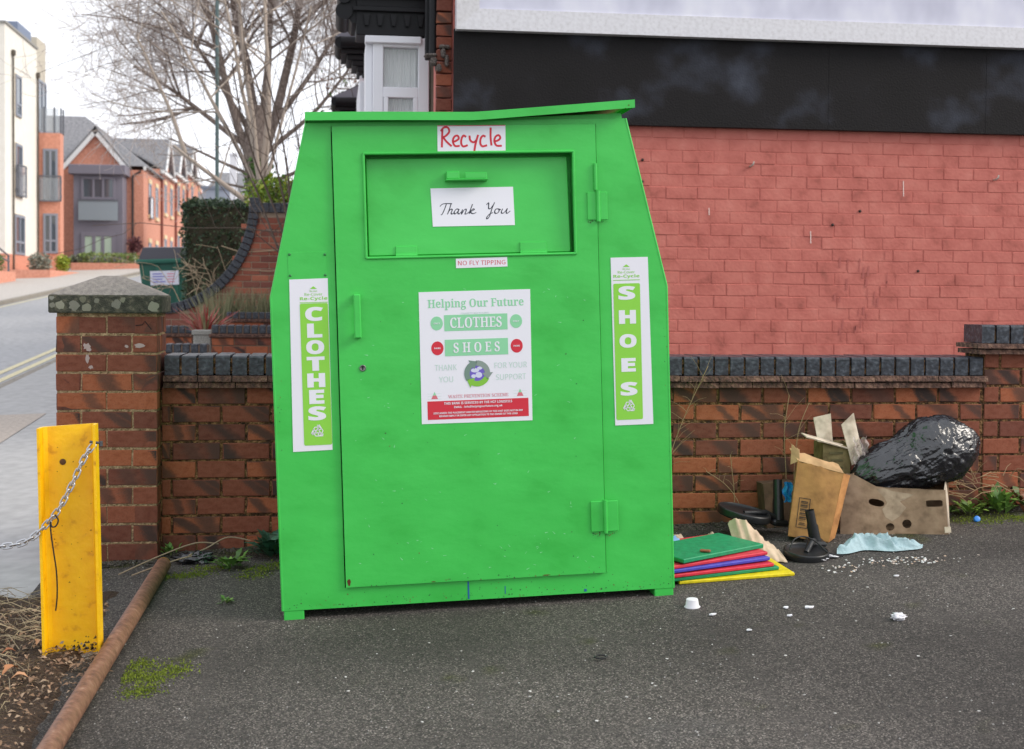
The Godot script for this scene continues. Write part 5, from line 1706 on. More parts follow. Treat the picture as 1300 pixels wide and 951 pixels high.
func build_gardens() -> void:
	rng.seed = 77
	dwarf_wall("nearest short blue topped garden wall, just above the pillar's right side", -2.05, -1.10, -12.9, 1.033)
	dwarf_wall("blue topped garden wall with mossy brick right of the stone pot", -1.18, 0.80, -14.0, 1.183)
	dwarf_wall("short blue topped garden wall left of the red leaved plant", -2.1, -1.52, -16.0, 1.126)
	dwarf_wall("blue topped garden wall right behind the red leaved plant", -1.25, 0.80, -16.9, 1.278)
	dwarf_wall("farthest blue topped garden wall under the swept wall", -1.29, 0.80, -17.7, 1.338)
	# swept wall: brickwork under a concave curve of blue bricks on edge
	var s := thing("curved_wall", "tall red brick garden wall swept up in a concave curve of blue bricks", "wall")
	var z := -18.1
	var top := func(x: float) -> float:
		if x > -1.03:
			return 2.66
		var u := clampf((x + 2.2) / 1.17, 0.0, 1.0)
		return 2.70 - 1.36 * sqrt(1.0 - u * u)
	var bm := Mb.new()
	var r := RandomNumberGenerator.new()
	r.seed = 3
	var tones := [Color(0.44, 0.13, 0.075), Color(0.36, 0.11, 0.07), Color(0.52, 0.17, 0.10), Color(0.28, 0.10, 0.07)]
	var back := Mb.new()
	var row := 0
	var y := 0.75
	while y < 2.62:
		var x := -2.25 - (0.1125 if row % 2 else 0.0)
		while x < 0.8:
			var a := x
			# stop the row where the curve cuts it
			var lim: float = top.call(a + 0.03) - 0.10
			var lim2: float = top.call(a + 0.2) - 0.10
			if y + 0.07 < lim2:
				if y + 0.07 > lim:
					a += 0.09
				bm.paint(tones[r.randi() % 4] * r.randf_range(0.8, 1.2))
				bm.cbox(Vector3((a + x + 0.215) * 0.5, y + 0.036, z - 0.05 + r.randf_range(-0.002, 0.002)), Vector3(x + 0.215 - a, 0.072, 0.1), 0.005)
			x += 0.225
		y += 0.083
		row += 1
	part(s, "brickwork", bm.mesh(), mat("tinted brick", Color.WHITE, 0.85, {"vcol": true, "tex": ntex(151, 0.08, 4, [[0.0, grey(0.75)], [1.0, grey(1.0)]]), "scale": 1.5})).set_meta("kind", "stuff")
	var lx := -2.25
	while lx < 0.8:
		var a: float = top.call(lx)
		var b2: float = top.call(lx + 0.05)
		back.quad(Vector3(lx, 0.5, z - 0.008), Vector3(lx + 0.05, 0.5, z - 0.008), Vector3(lx + 0.05, b2 - 0.09, z - 0.008), Vector3(lx, a - 0.09, z - 0.008))
		back.quad(Vector3(lx, a - 0.09, z - 0.008), Vector3(lx + 0.05, b2 - 0.09, z - 0.008), Vector3(lx + 0.05, b2 - 0.09, z - 0.22), Vector3(lx, a - 0.09, z - 0.22))
		lx += 0.05
	part(s, "mortar", back.mesh(), mat("pale garden mortar", c8(160, 140, 120), 0.95))
	var cm := Mb.new()
	cm.cbox(Vector3(0, -0.05, -0.12), Vector3(0.0765, 0.125, 0.26), 0.006)
	var cmesh := cm.mesh()
	var pos := []
	var d := 0.0
	# walk along the curve at even steps
	var prev := Vector2(-2.3, top.call(-2.3))
	var x := -2.3
	while x < 0.8:
		x += 0.002
		var p := Vector2(x, top.call(x))
		d += p.distance_to(prev)
		if d >= 0.077:
			var tn := (p - prev).normalized()
			pos.append([p, tn])
			d = 0.0
		prev = p
	for q in pos:
		part(s, "coping_brick", cmesh, blue_brick(), Vector3(q[0].x, q[0].y, z + 0.03), Basis(Vector3(0, 0, 1), q[1].angle()))
	# bright shrub over the wall head
	var sh := thing("evergreen_shrub", "bright yellow green shrub spilling over the top of the swept wall", "shrub", gp(-0.7, -18.9))
	var sm := Mb.new()
	leafy(sm, Vector3(0.0, 1.98, 0), Vector3(0.48, 0.24, 0.35), 1100, 0.085, [Color(0.26, 0.40, 0.04), Color(0.40, 0.46, 0.05), Color(0.14, 0.26, 0.03)])
	for k in 5:
		sm.paint(Color(0.2, 0.16, 0.1))
		sm.tube([Vector3(rng.randf_range(-0.3, 0.3), 0, 0), Vector3(rng.randf_range(-0.3, 0.3), 1.9, 0)], [0.012], 5)
	part(sh, "foliage", sm.mesh(), leaf_mat())
	# red leaved strap plant in a square stone pot
	var pot := thing("stone_pot", "square pale stone pot between the garden walls", "pot", Vector3(-1.275, 0.80, -14.2))
	var ptm := mat("pale stone pot", c8(172, 170, 162), 0.9, {"tex": ntex(152, 0.06, 4, [[0.0, grey(0.7)], [1.0, grey(1.0)]]), "scale": 2.0})
	plate(pot, "body", -0.09, 0.09, -0.16, 0.32, -0.1, 0.1, 0.012, ptm)
	plate(pot, "rim", -0.105, 0.105, 0.28, 0.33, -0.115, 0.115, 0.008, ptm)
	var rp := thing("red_strap_plant", "spiky red leaved strap plant above the stone pot", "plant", Vector3(-1.32, 0.98, -14.9))
	var rm := Mb.new()
	for k in 84:
		var a := rng.randf() * TAU
		var out := rng.randf_range(0.10, 0.42)
		var up := rng.randf_range(0.12, 0.42)
		var l := Vector3(cos(a) * out, up, sin(a) * out * 0.6)
		var w := Vector3(-sin(a), 0, cos(a)) * 0.012
		if absf(w.x) < 0.006:
			w = Vector3(0.01, 0, 0)
		var c := Color(0.36, 0.04, 0.035).lerp(Color(0.42, 0.18, 0.14), rng.randf())
		if k % 5 == 0:
			c = Color(0.26, 0.24, 0.12)
		rm.paint(c)
		var mid := l * 0.5 + Vector3(0, 0.05, 0)
		rm.quad(-w, w, mid + w, mid - w)
		rm.quad(mid - w, mid + w, l + w * 0.1, l - w * 0.1)
	part(rp, "leaves", rm.mesh(), mat("strap leaves", Color.WHITE, 0.5, {"vcol": true, "two": true}))
	plate(rp, "root_ball", -0.12, 0.12, -0.45, 0.01, -0.1, 0.1, 0.03, mat("soil", c8(70, 58, 48), 0.95))
	# dry grasses and seed heads behind it
	for q in [[-1.35, -17.3, 0.62, "dry pale grass clump left under the swept wall"], [-1.0, -17.4, 0.6, "dry pale grass clump in the middle under the swept wall"], [-0.72, -17.4, 0.55, "dry grass clump under the swept wall nearest the bank"]]:
		var gr := thing("grass_clump", q[3], "grass", gp(q[0], q[1]), Basis(), "dry grasses under the swept wall")
		var gm := Mb.new()
		for k in 260:
			var a := rng.randf() * TAU
			var o := Vector3(cos(a), 0, sin(a)) * rng.randf() * 0.16
			var l: float = q[2] * rng.randf_range(0.55, 1.15) + 0.18
			var lean := Vector3(cos(a) * rng.randf() * 0.34, 1, sin(a) * rng.randf() * 0.3).normalized() * l
			var w := Vector3(0.005, 0, 0.002)
			var c := Color(0.30, 0.26, 0.15).lerp(Color(0.14, 0.17, 0.08), rng.randf())
			gm.paint(c * rng.randf_range(0.7, 1.2))
			var mid := o + lean * 0.6
			gm.quad(o - w, o + w, mid + w, mid - w)
			gm.quad(mid - w, mid + w, o + lean + Vector3(cos(a) * 0.05, -0.03, 0) + w * 0.2, o + lean + Vector3(cos(a) * 0.05, -0.03, 0) - w * 0.2)
		part(gr, "blades", gm.mesh(), mat("dry grass", Color.WHITE, 0.85, {"vcol": true, "two": true}))
	# leafless bramble stems in front of the hedge
	var br := thing("bramble", "leafless tan bramble stems over the curved coping", "bramble", gp(-1.75, -19.0))
	var b1 := Mb.new()
	var b2 := Mb.new()
	for k in 6:
		grow(b1, b2, Vector3(rng.randf_range(-0.3, 0.4), 0.35, 0), Vector3(rng.randf_range(-0.6, 0.7), 1, rng.randf_range(-0.2, 0.2)).normalized(), rng.randf_range(0.5, 0.8), 0.008, 1, 3, 0.2, [0, 4, 2, 1], 0.004)
	b1.tube([Vector3(1.35, 1.25, 0.9), Vector3(0.9, 1.22, 0.9), Vector3(0.6, 1.2, 0.9), Vector3(0.35, 1.28, 0.9)], [0.009, 0.009, 0.008, 0.006], 5)
	b1.tube([Vector3(1.4, 1.0, 0.9), Vector3(0.95, 0.96, 0.9), Vector3(0.5, 0.98, 0.9)], [0.009, 0.008, 0.006], 5)
	part(br, "stems", b1.mesh(), mat("tan stem", c8(176, 156, 128), 0.9))
	part(br, "twigs", b2.mesh(), mat("tan stem", c8(176, 156, 128), 0.9))

# ---------------------------------------------------------------- post, chain, pipe
func post_mesh(h: float) -> ArrayMesh:
	# steel channel, open to the front: web behind, a flange down each side
	var m := Mb.new()
	var w := 0.098
	var prof := [Vector2(-w, 0.052), Vector2(-w, -0.012), Vector2(-w + 0.012, -0.024), Vector2(w - 0.012, -0.024), Vector2(w, -0.012), Vector2(w, 0.052), Vector2(w - 0.009, 0.052), Vector2(w - 0.012, 0.0), Vector2(w - 0.024, -0.012), Vector2(-w + 0.024, -0.012), Vector2(-w + 0.012, 0.0), Vector2(-w + 0.009, 0.052)]
	var n := prof.size()
	for k in n:
		var a: Vector2 = prof[k]
		var b: Vector2 = prof[(k + 1) % n]
		m.quad(Vector3(b.x, 0, b.y), Vector3(a.x, 0, a.y), Vector3(a.x, h + (0.008 if a.x > 0.05 else 0.0), a.y), Vector3(b.x, h + (0.008 if b.x > 0.05 else 0.0), b.y))
	for k in range(0, 5):
		var q := [prof[k], prof[k + 1], prof[n - 2 - k], prof[n - 1 - k]]
		m.quad(Vector3(q[0].x, h + (0.008 if q[0].x > 0.05 else 0.0), q[0].y), Vector3(q[3].x, h + (0.008 if q[3].x > 0.05 else 0.0), q[3].y), Vector3(q[2].x, h + (0.008 if q[2].x > 0.05 else 0.0), q[2].y), Vector3(q[1].x, h + (0.008 if q[1].x > 0.05 else 0.0), q[1].y))
	return m.mesh()

func build_bollard() -> void:
	rng.seed = 5
	var yellow := mat("yellow paint", Color.WHITE, 0.42, {"tex": ntex(161, 0.02, 5, [[0.0, c8(196, 138, 8)], [0.25, c8(242, 186, 4)], [0.7, c8(248, 196, 6)], [1.0, c8(250, 198, 40)]]), "normal": nbump(162, 0.06, 4, 3.0), "ns": 0.13, "scale": 1.3})
	var lean := Basis(Vector3(0, 0, 1), deg_to_rad(1.3))
	var b := thing("steel_post", "yellow painted steel channel post standing in the leaf litter", "post", Vector3(-0.884, 0.16, -4.95), lean)
	part(b, "channel", post_mesh(0.872), yellow)
	var dark := mat("bare rusty steel", c8(92, 66, 44), 0.85)
	var hole := Mb.new()
	hole.lathe([Vector2(0.011, -0.002), Vector2(0.011, 0.0008), Vector2(0.0, 0.0008)], 14, Vector3(-0.025, 0.748, -0.0112), Basis(Vector3(1, 0, 0), PI / 2))
	part(b, "bolt_hole", hole.mesh(), dark)
	var hole2 := Mb.new()
	hole2.lathe([Vector2(0.009, -0.002), Vector2(0.009, 0.0008), Vector2(0.0, 0.0008)], 14, Vector3(0.0895, 0.855, 0.03), Basis(Vector3(0, 0, 1), PI / 2))
	part(b, "flange_hole", hole2.mesh(), dark)
	# flaked foot: concrete splashes and chipped paint
	var con := mat("concrete", Color.WHITE, 0.95, {"tex": ntex(163, 0.08, 4, [[0.0, c8(90, 86, 82)], [1.0, c8(190, 186, 180)]]), "scale": 3.0})
	var cm := Mb.new()
	var f := FastNoiseLite.new()
	f.seed = 4
	f.frequency = 22.0
	cm.sheet(26, 10, func(i, j):
		var x := lerpf(-0.11, 0.12, i / 25.0)
		var z := lerpf(0.085, -0.05, j / 9.0)
		var e := minf(minf(i, 25 - i) / 4.0, minf(j, 9 - j) / 2.0)
		return Vector3(x, 0.058 + 0.030 * clampf(e, 0.0, 1.0) * (0.6 + 0.9 * f.get_noise_2d(x, z)) - 0.01, z))
	part(b, "footing", cm.mesh(), con)
	var chips := Mb.new()
	for k in 40:
		var x := rng.randf_range(-0.07, 0.075)
		var y := 0.085 + rng.randf() * rng.randf() * 0.05
		var s := rng.randf_range(0.002, 0.008)
		chips.paint([Color(0.30, 0.29, 0.27), Color(0.03, 0.025, 0.02), Color(0.12, 0.08, 0.03)][rng.randi() % 3])
		chips.tri(Vector3(x - s, y - s * 0.6, -0.0113), Vector3(x + s, y - s * 0.4, -0.0113), Vector3(x + s * 0.3, y + s, -0.0113))
	for k in 26:
		var x := rng.randf_range(-0.07, 0.07)
		var y := rng.randf_range(0.2, 0.8)
		var s := rng.randf_range(0.0015, 0.004)
		chips.paint(Color(0.22, 0.12, 0.01))
		chips.tri(Vector3(x - s, y - s * 0.5, -0.0113), Vector3(x + s, y, -0.0113), Vector3(x, y + s, -0.0113))
	part(b, "paint_chips", chips.mesh(), mat("chips", Color.WHITE, 0.9, {"vcol": true})).set_meta("kind", "stuff")
	# the next post along, where the chain ends, outside the picture
	var b2 := thing("steel_post", "yellow painted steel channel post at the far end of the chain", "post", Vector3(-1.92, gh(-1.92, -4.95) - 0.06, -4.95))
	part(b2, "channel", post_mesh(0.872), yellow)
	# chain: links hung along a sagging line
	var ch := thing("chain", "galvanised steel chain sagging from the yellow post", "chain")
	var zinc := mat("galvanised steel", c8(190, 192, 196), 0.38, {"metal": 0.75})
	var link := Mb.new()
	var ring := []
	for k in 17:
		var a := TAU * k / 16.0
		ring.append(Vector3(cos(a) * 0.0085 + (0.0095 if cos(a) > 0.05 else (-0.0095 if cos(a) < -0.05 else 0.0)), sin(a) * 0.0095, 0))
	link.tube(ring, [0.0033], 7, false)
	var lm := link.mesh()
	var pts := []
	# the line runs through points read along the hanging chain
	var key := [Vector3(-0.802, 0.985, -4.905), Vector3(-0.842, 0.928, -4.90), Vector3(-0.885, 0.832, -4.895), Vector3(-0.937, 0.737, -4.893), Vector3(-1.027, 0.647, -4.895), Vector3(-1.13, 0.623, -4.90), Vector3(-1.3, 0.615, -4.90), Vector3(-1.5, 0.65, -4.90), Vector3(-1.68, 0.76, -4.9), Vector3(-1.80, 0.93, -4.91)]
	for k in key.size() - 1:
		for s in 24:
			pts.append((key[k] as Vector3).cubic_interpolate(key[k + 1], key[maxi(k - 1, 0)], key[mini(k + 2, key.size() - 1)], s / 24.0))
	var acc := 0.0
	var n := 0
	for k in range(1, pts.size()):
		acc += (pts[k] as Vector3).distance_to(pts[k - 1])
		if acc >= 0.0255:
			acc -= 0.0255
			var d: Vector3 = (pts[k] - pts[k - 1]).normalized()
			var up := d.cross(Vector3(0, 0, 1)).normalized()
			var basis := Basis(d, up, d.cross(up)) * Basis(Vector3(1, 0, 0), (0.35 if n % 2 == 0 else PI / 2 + 0.35) + rng.randf_range(-0.15, 0.15))
			part(ch, "link", lm, zinc, pts[k], basis)
			n += 1
	var sk := Mb.new()
	sk.tube([Vector3(-0.825, 0.983, -4.905), Vector3(-0.785, 0.978, -4.905)], [0.0045], 8)
	sk.tube([Vector3(-0.787, 0.985, -4.905), Vector3(-0.787, 0.968, -4.905)], [0.006], 8)
	part(ch, "shackle_pin", sk.mesh(), mat("dull bolt", c8(90, 92, 96), 0.5, {"metal": 0.7}))
	var tie := part(self, "cable_tie", null, mat("black nylon", c8(24, 24, 26), 0.5))
	tag(tie, "loose black cable tie looped round the chain and hanging down the post", "cable tie")
	var tm := Mb.new()
	tm.tube(smooth([Vector3(-0.937, 0.735, -4.882), Vector3(-0.927, 0.715, -4.884), Vector3(-0.935, 0.695, -4.884), Vector3(-0.948, 0.693, -4.884), Vector3(-0.953, 0.71, -4.884), Vector3(-0.951, 0.67, -4.884), Vector3(-0.943, 0.60, -4.89), Vector3(-0.936, 0.53, -4.90), Vector3(-0.936, 0.45, -4.91), Vector3(-0.942, 0.395, -4.915)]), [0.0028], 6)
	tie.mesh = tm.mesh()
	# fallen rusty pipe
	var rust := mat("rusty scaffold pipe", Color.WHITE, 0.6, {"tex": ntex(165, 0.025, 5, [[0.0, c8(82, 58, 46)], [0.4, c8(122, 86, 68)], [0.75, c8(144, 106, 86)], [1.0, c8(176, 152, 132)]]), "normal": nbump(166, 0.06, 4, 4.0), "ns": 0.5, "scale": 1.8, "metal": 0.15})
	var pp := thing("steel_pipe", "long rusty steel pipe lying on the tarmac beside the yellow post", "pipe")
	var p0 := gp(-0.716, -6.09, 0.034)
	var p1 := gp(-0.757, -4.60, 0.034)
	var p2 := p0 + (p1 - p0) * 1.75
	p2.y = gh(p2.x, p2.z) + 0.034
	var pm := Mb.new()
	pm.tube([p0, p1, p2], [0.032], 20, false)
	part(pp, "tube", pm.mesh(), rust)
	var dd := (p1 - p0).normalized()
	var em := Mb.new()
	em.tube([p0 + dd * 0.001, p0 - dd * 0.004, p0 - dd * 0.004, p0 + dd * 0.05], [0.0325, 0.0325, 0.026, 0.026], 20, false)
	part(pp, "yellow_end", em.mesh(), mat("yellow pipe end", c8(200, 140, 30), 0.6))

# ---------------------------------------------------------------- fly tipped rubbish
# a board lying on the ground slope with its near left corner at p, near edge along ex, far edge along ez
func board(called: String, label: String, corner: Vector3, near_right: Vector3, deep: float, thick: float, col: Color) -> void:
	var ex := (near_right - corner)
	var w := ex.length()
	ex = ex.normalized()
	var up := Vector3(-0.0392, 1, 0.0453).normalized()
	var ez := ex.cross(up).normalized()
	up = ez.cross(ex).normalized()
	var o := thing(called, label, "board", corner, Basis(ex, up, ez), "coloured foam boards in the stack")
	var m := Mb.new()
	m.cbox(Vector3(w * 0.5, -thick * 0.5, -deep * 0.5), Vector3(w, thick, deep), 0.003)
	part(o, "panel", m.mesh(), mat(label, col, 0.45, {"normal": nbump(171, 0.03, 4, 3.0), "ns": 0.4, "scale": 1.5, "tex": ntex(172, 0.03, 5, [[0.0, grey(0.82)], [0.5, grey(0.95)], [1.0, grey(1.0)]])}))

func card_mat(key: String, tone: Color) -> StandardMaterial3D:
	return mat(key, tone, 0.85, {"tex": ntex(hash(key) % 900, 0.018, 5, [[0.0, c8(150, 140, 130)], [0.4, c8(212, 204, 194)], [0.7, c8(236, 230, 222)], [1.0, c8(255, 252, 246)]]), "normal": nbump(174, 0.02, 4, 3.0), "ns": 0.6, "scale": 1.4})

# a corrugated card panel from four corners with thickness
func card(parent: Node3D, called: String, a: Vector3, b: Vector3, c: Vector3, d: Vector3, m: Material, bow := 0.0, ragged := 0.0, thick := 0.005) -> MeshInstance3D:
	var mb := Mb.new()
	var n := (b - a).cross(d - a).normalized()
	var nu := 11
	var nv := 11
	var jag := []
	for k in nu:
		jag.append(rng.randf_range(-1, 1) * ragged)
	var f := func(i, j, off):
		var u: float = i / (nu - 1.0)
		var v: float = j / (nv - 1.0)
		var p := a.lerp(b, u).lerp(d.lerp(c, u), v)
		if j == nv - 1:
			p += (d - a).normalized() * jag[i]
		return p + n * (off + bow * sin(u * PI) * sin(v * PI) + bow * 0.25 * sin(u * 7.0 + v * 5.0))
	mb.sheet(nu, nv, func(i, j): return f.call(i, j, 0.0))
	mb.sheet(nu, nv, func(i, j): return f.call(i, j, -thick), true)
	for k in nu - 1:
		mb.quad(f.call(k, nv - 1, 0.0), f.call(k + 1, nv - 1, 0.0), f.call(k + 1, nv - 1, -thick), f.call(k, nv - 1, -thick))
		mb.quad(f.call(k, 0, -thick), f.call(k + 1, 0, -thick), f.call(k + 1, 0, 0.0), f.call(k, 0, 0.0))
		mb.quad(f.call(0, k, -thick), f.call(0, k, 0.0), f.call(0, k + 1, 0.0), f.call(0, k + 1, -thick))
		mb.quad(f.call(nu - 1, k, 0.0), f.call(nu - 1, k, -thick), f.call(nu - 1, k + 1, -thick), f.call(nu - 1, k + 1, 0.0))
	return part(parent, called, mb.mesh(), m)

func disc_base(label: String, o: Vector3, b: Basis, r: float, tube_at: Vector3, tube_to: Vector3, tr: float) -> void:
	var blk := mat("black plastic", c8(30, 31, 33), 0.38, {"normal": nbump(175, 0.05, 3, 2.0), "ns": 0.3, "scale": 3.0})
	var t := thing("round_base", label, "lamp base", o, b)
	var m := Mb.new()
	m.lathe([Vector2(0.0, 0.0), Vector2(r * 0.96, 0.0), Vector2(r, 0.006), Vector2(r, 0.030), Vector2(r * 0.97, 0.036), Vector2(r * 0.92, 0.036), Vector2(r * 0.89, 0.026), Vector2(r * 0.5, 0.021), Vector2(0.0, 0.022)], 40)
	part(t, "disc", m.mesh(), blk)
	var s := Mb.new()
	s.tube([tube_at, tube_at.lerp(tube_to, 0.5), tube_at.lerp(tube_to, 0.52), tube_to], [tr * 1.25, tr * 1.15, tr, tr * 0.95], 14, false)
	s.tube([tube_to, tube_to.lerp(tube_at, 0.12), tube_to.lerp(tube_at, 0.4)], [tr * 0.95, tr * 0.72, tr * 0.7], 14, false)
	part(t, "socket_tube", s.mesh(), blk)
	var c := Mb.new()
	c.cbox(tube_at + Vector3(0, -0.01, 0), Vector3(0.09, 0.03, 0.07), 0.01)
	part(t, "bracket", c.mesh(), blk)
	var a := Mb.new()
	a.tube([Vector3(0, 0.02, 0), tube_at * 0.6 + Vector3(0, 0.03, 0), tube_at], [0.012, 0.014, 0.014], 8)
	part(t, "arm", a.mesh(), blk)

func build_rubbish() -> void:
	rng.seed = 91
	# coloured boards stacked beside the bank
	board("foam_board", "yellow board at the bottom of the stack beside the bank", Vector3(1.40, 0.353, -5.396), Vector3(1.893, 0.374, -5.424), 0.40, 0.014, c8(236, 214, 22))
	board("foam_board", "green board second from the bottom of the stack", Vector3(1.33, 0.365, -5.378), Vector3(1.844, 0.390, -5.475), 0.40, 0.014, c8(20, 140, 92))
	board("foam_board", "red board below the blue one in the stack", Vector3(1.30, 0.379, -5.365), Vector3(1.822, 0.4045, -5.475), 0.40, 0.014, c8(220, 48, 70))
	board("foam_board", "blue board in the middle of the stack", Vector3(1.30, 0.397, -5.363), Vector3(1.815, 0.424, -5.505), 0.40, 0.014, c8(74, 76, 190))
	board("foam_board", "red board just under the top green one", Vector3(1.31, 0.412, -5.372), Vector3(1.815, 0.4405, -5.538), 0.40, 0.014, c8(222, 52, 72))
	board("foam_board", "dusty green board on top of the stack", Vector3(1.417, 0.441, -5.398), Vector3(1.817, 0.462, -5.60), 0.28, 0.018, c8(26, 150, 100))
	var chip := part(self, "brick_chip", null, mat("brick chip", c8(150, 84, 62), 0.9))
	tag(chip, "small brick fragment lying on the top green board", "brick chip")
	var cm := Mb.new()
	cm.cbox(Vector3(1.535, 0.4555, -5.50), Vector3(0.045, 0.010, 0.02), 0.004, Basis(UPV, -0.5))
	chip.mesh = cm.mesh()
	# torn cream card standing behind the boards
	var cream := card_mat("cream torn card", c8(226, 206, 184))
	var tc := thing("torn_card", "torn cream coloured card leaning behind the coloured boards", "cardboard")
	var tm := Mb.new()
	tm.sheet(26, 10, func(i, j):
		var u: float = i / 25.0
		var v: float = j / 9.0
		var x := lerpf(1.735, 1.935, u)
		var h: float = (0.115 + 0.035 * sin(u * 5.0 + 0.4)) * (1.0 - pow(u, 3.0) * 0.75) + 0.010 * absf(sin(u * 13.0)) + 0.003 * sin(i * 2.3)
		var z := -5.74 + 0.10 * u - 0.12 * v + 0.02 * sin(v * 3.0) + 0.006 * sin(u * 34.0 + v * 3.0)
		return Vector3(x, gh(x, z) + 0.004 + h * v, z))
	part(tc, "sheet", tm.mesh(), cream)
	# two black round bases with broken tubes
	disc_base("black round plastic base with upright tube in front of the brown box", gp(2.045, -5.72, 0.0), slope_basis(0.0) * Basis(Vector3(1, 0, 0), 0.10) * Basis(Vector3(0, 0, 1), -0.05), 0.098, Vector3(0.075, 0.04, -0.10), Vector3(0.045, 0.175, -0.12), 0.021)
	disc_base("black round plastic base tilted against the wall with leaning tube", gp(1.90, -6.17, 0.09), slope_basis(0.3) * Basis(Vector3(0, 0, 1), -0.20) * Basis(Vector3(1, 0, 0), 0.12), 0.125, Vector3(0.185, 0.01, 0.02), Vector3(0.165, 0.19, -0.03), 0.022)
	var cab := part(self, "cable", null, mat("black nylon", c8(24, 24, 26), 0.5))
	tag(cab, "thin black cable looping over the front round base", "cable")
	var cb := Mb.new()
	cb.tube(smooth([Vector3(1.965, 0.415, -5.70), Vector3(1.99, 0.455, -5.72), Vector3(2.04, 0.465, -5.74), Vector3(2.09, 0.445, -5.72), Vector3(2.13, 0.405, -5.68), Vector3(2.19, 0.392, -5.66)]), [0.0035], 6)
	cab.mesh = cb.mesh()
	# brown box lying open, print panel on its face
	var kraft := card_mat("wet brown card", c8(186, 140, 84))
	var kraft2 := card_mat("bright brown card", c8(206, 150, 92))
	var bx := thing("cardboard_box", "damp brown cardboard box with barcode print leaning on the tray", "box")
	var A := Vector3(2.066, 0.418, -6.02)
	var B := Vector3(2.238, 0.396, -5.965)
	var C := Vector3(2.342, 0.696, -6.06)
	var D := Vector3(2.145, 0.748, -6.13)
	var back := Vector3(0.06, 0.012, -0.17)
	card(bx, "front_panel", A, B, C, D, kraft, 0.008, 0.006)
	card(bx, "side_panel", B, Vector3(2.288, 0.406, -6.02), Vector3(2.389, 0.682, -6.10), C, kraft2, 0.003)
	card(bx, "left_panel", A + back, A, D, D + back, kraft, 0.004, 0.006)
	card(bx, "bottom_panel", A + back, B + back, B, A, kraft, 0.0)
	card(bx, "top_flap", D, C, C + Vector3(-0.01, 0.035, -0.04), D + Vector3(-0.02, 0.05, -0.05), card_mat("torn pale card", c8(218, 180, 136)), 0.004, 0.012)
	card(bx, "corner_flap", D + Vector3(-0.028, -0.02, -0.02), D + Vector3(0.01, 0.0, 0.0), D + Vector3(0.012, 0.05, -0.015), D + Vector3(-0.02, 0.075, -0.03), card_mat("torn pale card", c8(218, 180, 136)), 0.0, 0.005)
	# black printed frame with bars
	var ink := mat("box print", c8(34, 28, 26), 0.8)
	var ex := (B - A).normalized()
	var ey := (D - A).normalized()
	var nn := ex.cross(ey).normalized()
	var pr := Mb.new()
	var po := A + ex * 0.028 + ey * 0.045 + nn * 0.006
	var bar := func(x0: float, x1: float, y0: float, y1: float):
		pr.quad(po + ex * x0 + ey * y0, po + ex * x1 + ey * y0, po + ex * x1 + ey * y1, po + ex * x0 + ey * y1)
	bar.call(0.0, 0.052, 0.0, 0.003)
	bar.call(0.0, 0.052, 0.137, 0.14)
	bar.call(0.0, 0.003, 0.003, 0.137)
	bar.call(0.049, 0.052, 0.003, 0.137)
	for k in 15:
		bar.call(0.010, 0.042, 0.034 + k * 0.0062, 0.034 + k * 0.0062 + 0.0014 + 0.0016 * (k % 3))
	bar.call(0.010, 0.042, 0.014, 0.017)
	bar.call(0.014, 0.038, 0.021, 0.024)
	part(bx, "printed_label", pr.mesh(), ink).set_meta("kind", "stuff")
	# fruit tray: front and end panels with hand holes
	var trayc := card_mat("grey brown tray card", c8(172, 148, 124))
	var tray_in := card_mat("pale inner card", c8(232, 222, 208))
	var tr := thing("fruit_tray", "grey brown cardboard fruit tray with hand holes holding the black bag", "cardboard tray")
	tray_front(tr, trayc)
	var R0 := Vector3(2.825, 0.408, -5.985)
	var R1 := Vector3(2.815, 0.622, -6.02)
	card(tr, "end_panel", R0, R0 + Vector3(0.12, 0.012, -0.26), R1 + Vector3(0.125, 0.03, -0.26), R1, tray_in, 0.004)
	card(tr, "back_panel", Vector3(2.95, 0.41, -6.26), Vector3(2.43, 0.40, -6.40), Vector3(2.43, 0.62, -6.42), Vector3(2.95, 0.65, -6.28), trayc, 0.004)
	card(tr, "left_panel", Vector3(2.42, 0.40, -6.38), Vector3(2.36, 0.40, -6.12), Vector3(2.425, 0.685, -6.16), Vector3(2.43, 0.62, -6.40), trayc, 0.004)
	card(tr, "floor_panel", Vector3(2.38, 0.412, -6.12), Vector3(2.82, 0.425, -5.99), Vector3(2.94, 0.44, -6.26), Vector3(2.43, 0.42, -6.38), trayc, 0.0)
	var tk := part(self, "paper_tag", null, card_mat("paper tag", c8(206, 202, 184)))
	tag(tk, "small pale printed tag by the corner of the fruit tray", "tag")
	var tkm := Mb.new()
	tkm.cbox(Vector3(2.80, 0.447, -5.955), Vector3(0.035, 0.028, 0.003), 0.001, Basis(UPV, 0.2) * Basis(Vector3(1, 0, 0), -0.2))
	tk.mesh = tkm.mesh()
	build_bag()
	# open box with raised flaps behind
	var olive := card_mat("olive brown card", c8(150, 138, 96))
	var ob := thing("cardboard_box", "small olive brown box with two pale flaps standing open behind the tray", "box")
	card(ob, "front_panel", Vector3(2.325, 0.41, -6.28), Vector3(2.462, 0.41, -6.27), Vector3(2.455, 0.80, -6.28), Vector3(2.325, 0.81, -6.29), olive, 0.003)
	for k in 3:
		var ln := Mb.new()
		ln.box(Vector3(2.385 + 0.006 * k, 0.765 - 0.035 * k, -6.276), Vector3(0.07 - 0.012 * k, 0.011, 0.002), Basis(UPV, 0.07))
		part(ob, "print_line", ln.mesh(), mat("faded print", c8(96, 90, 58), 0.85))
	card(ob, "side_panel", Vector3(2.462, 0.41, -6.27), Vector3(2.485, 0.42, -6.42), Vector3(2.48, 0.81, -6.42), Vector3(2.455, 0.80, -6.28), olive, 0.003)
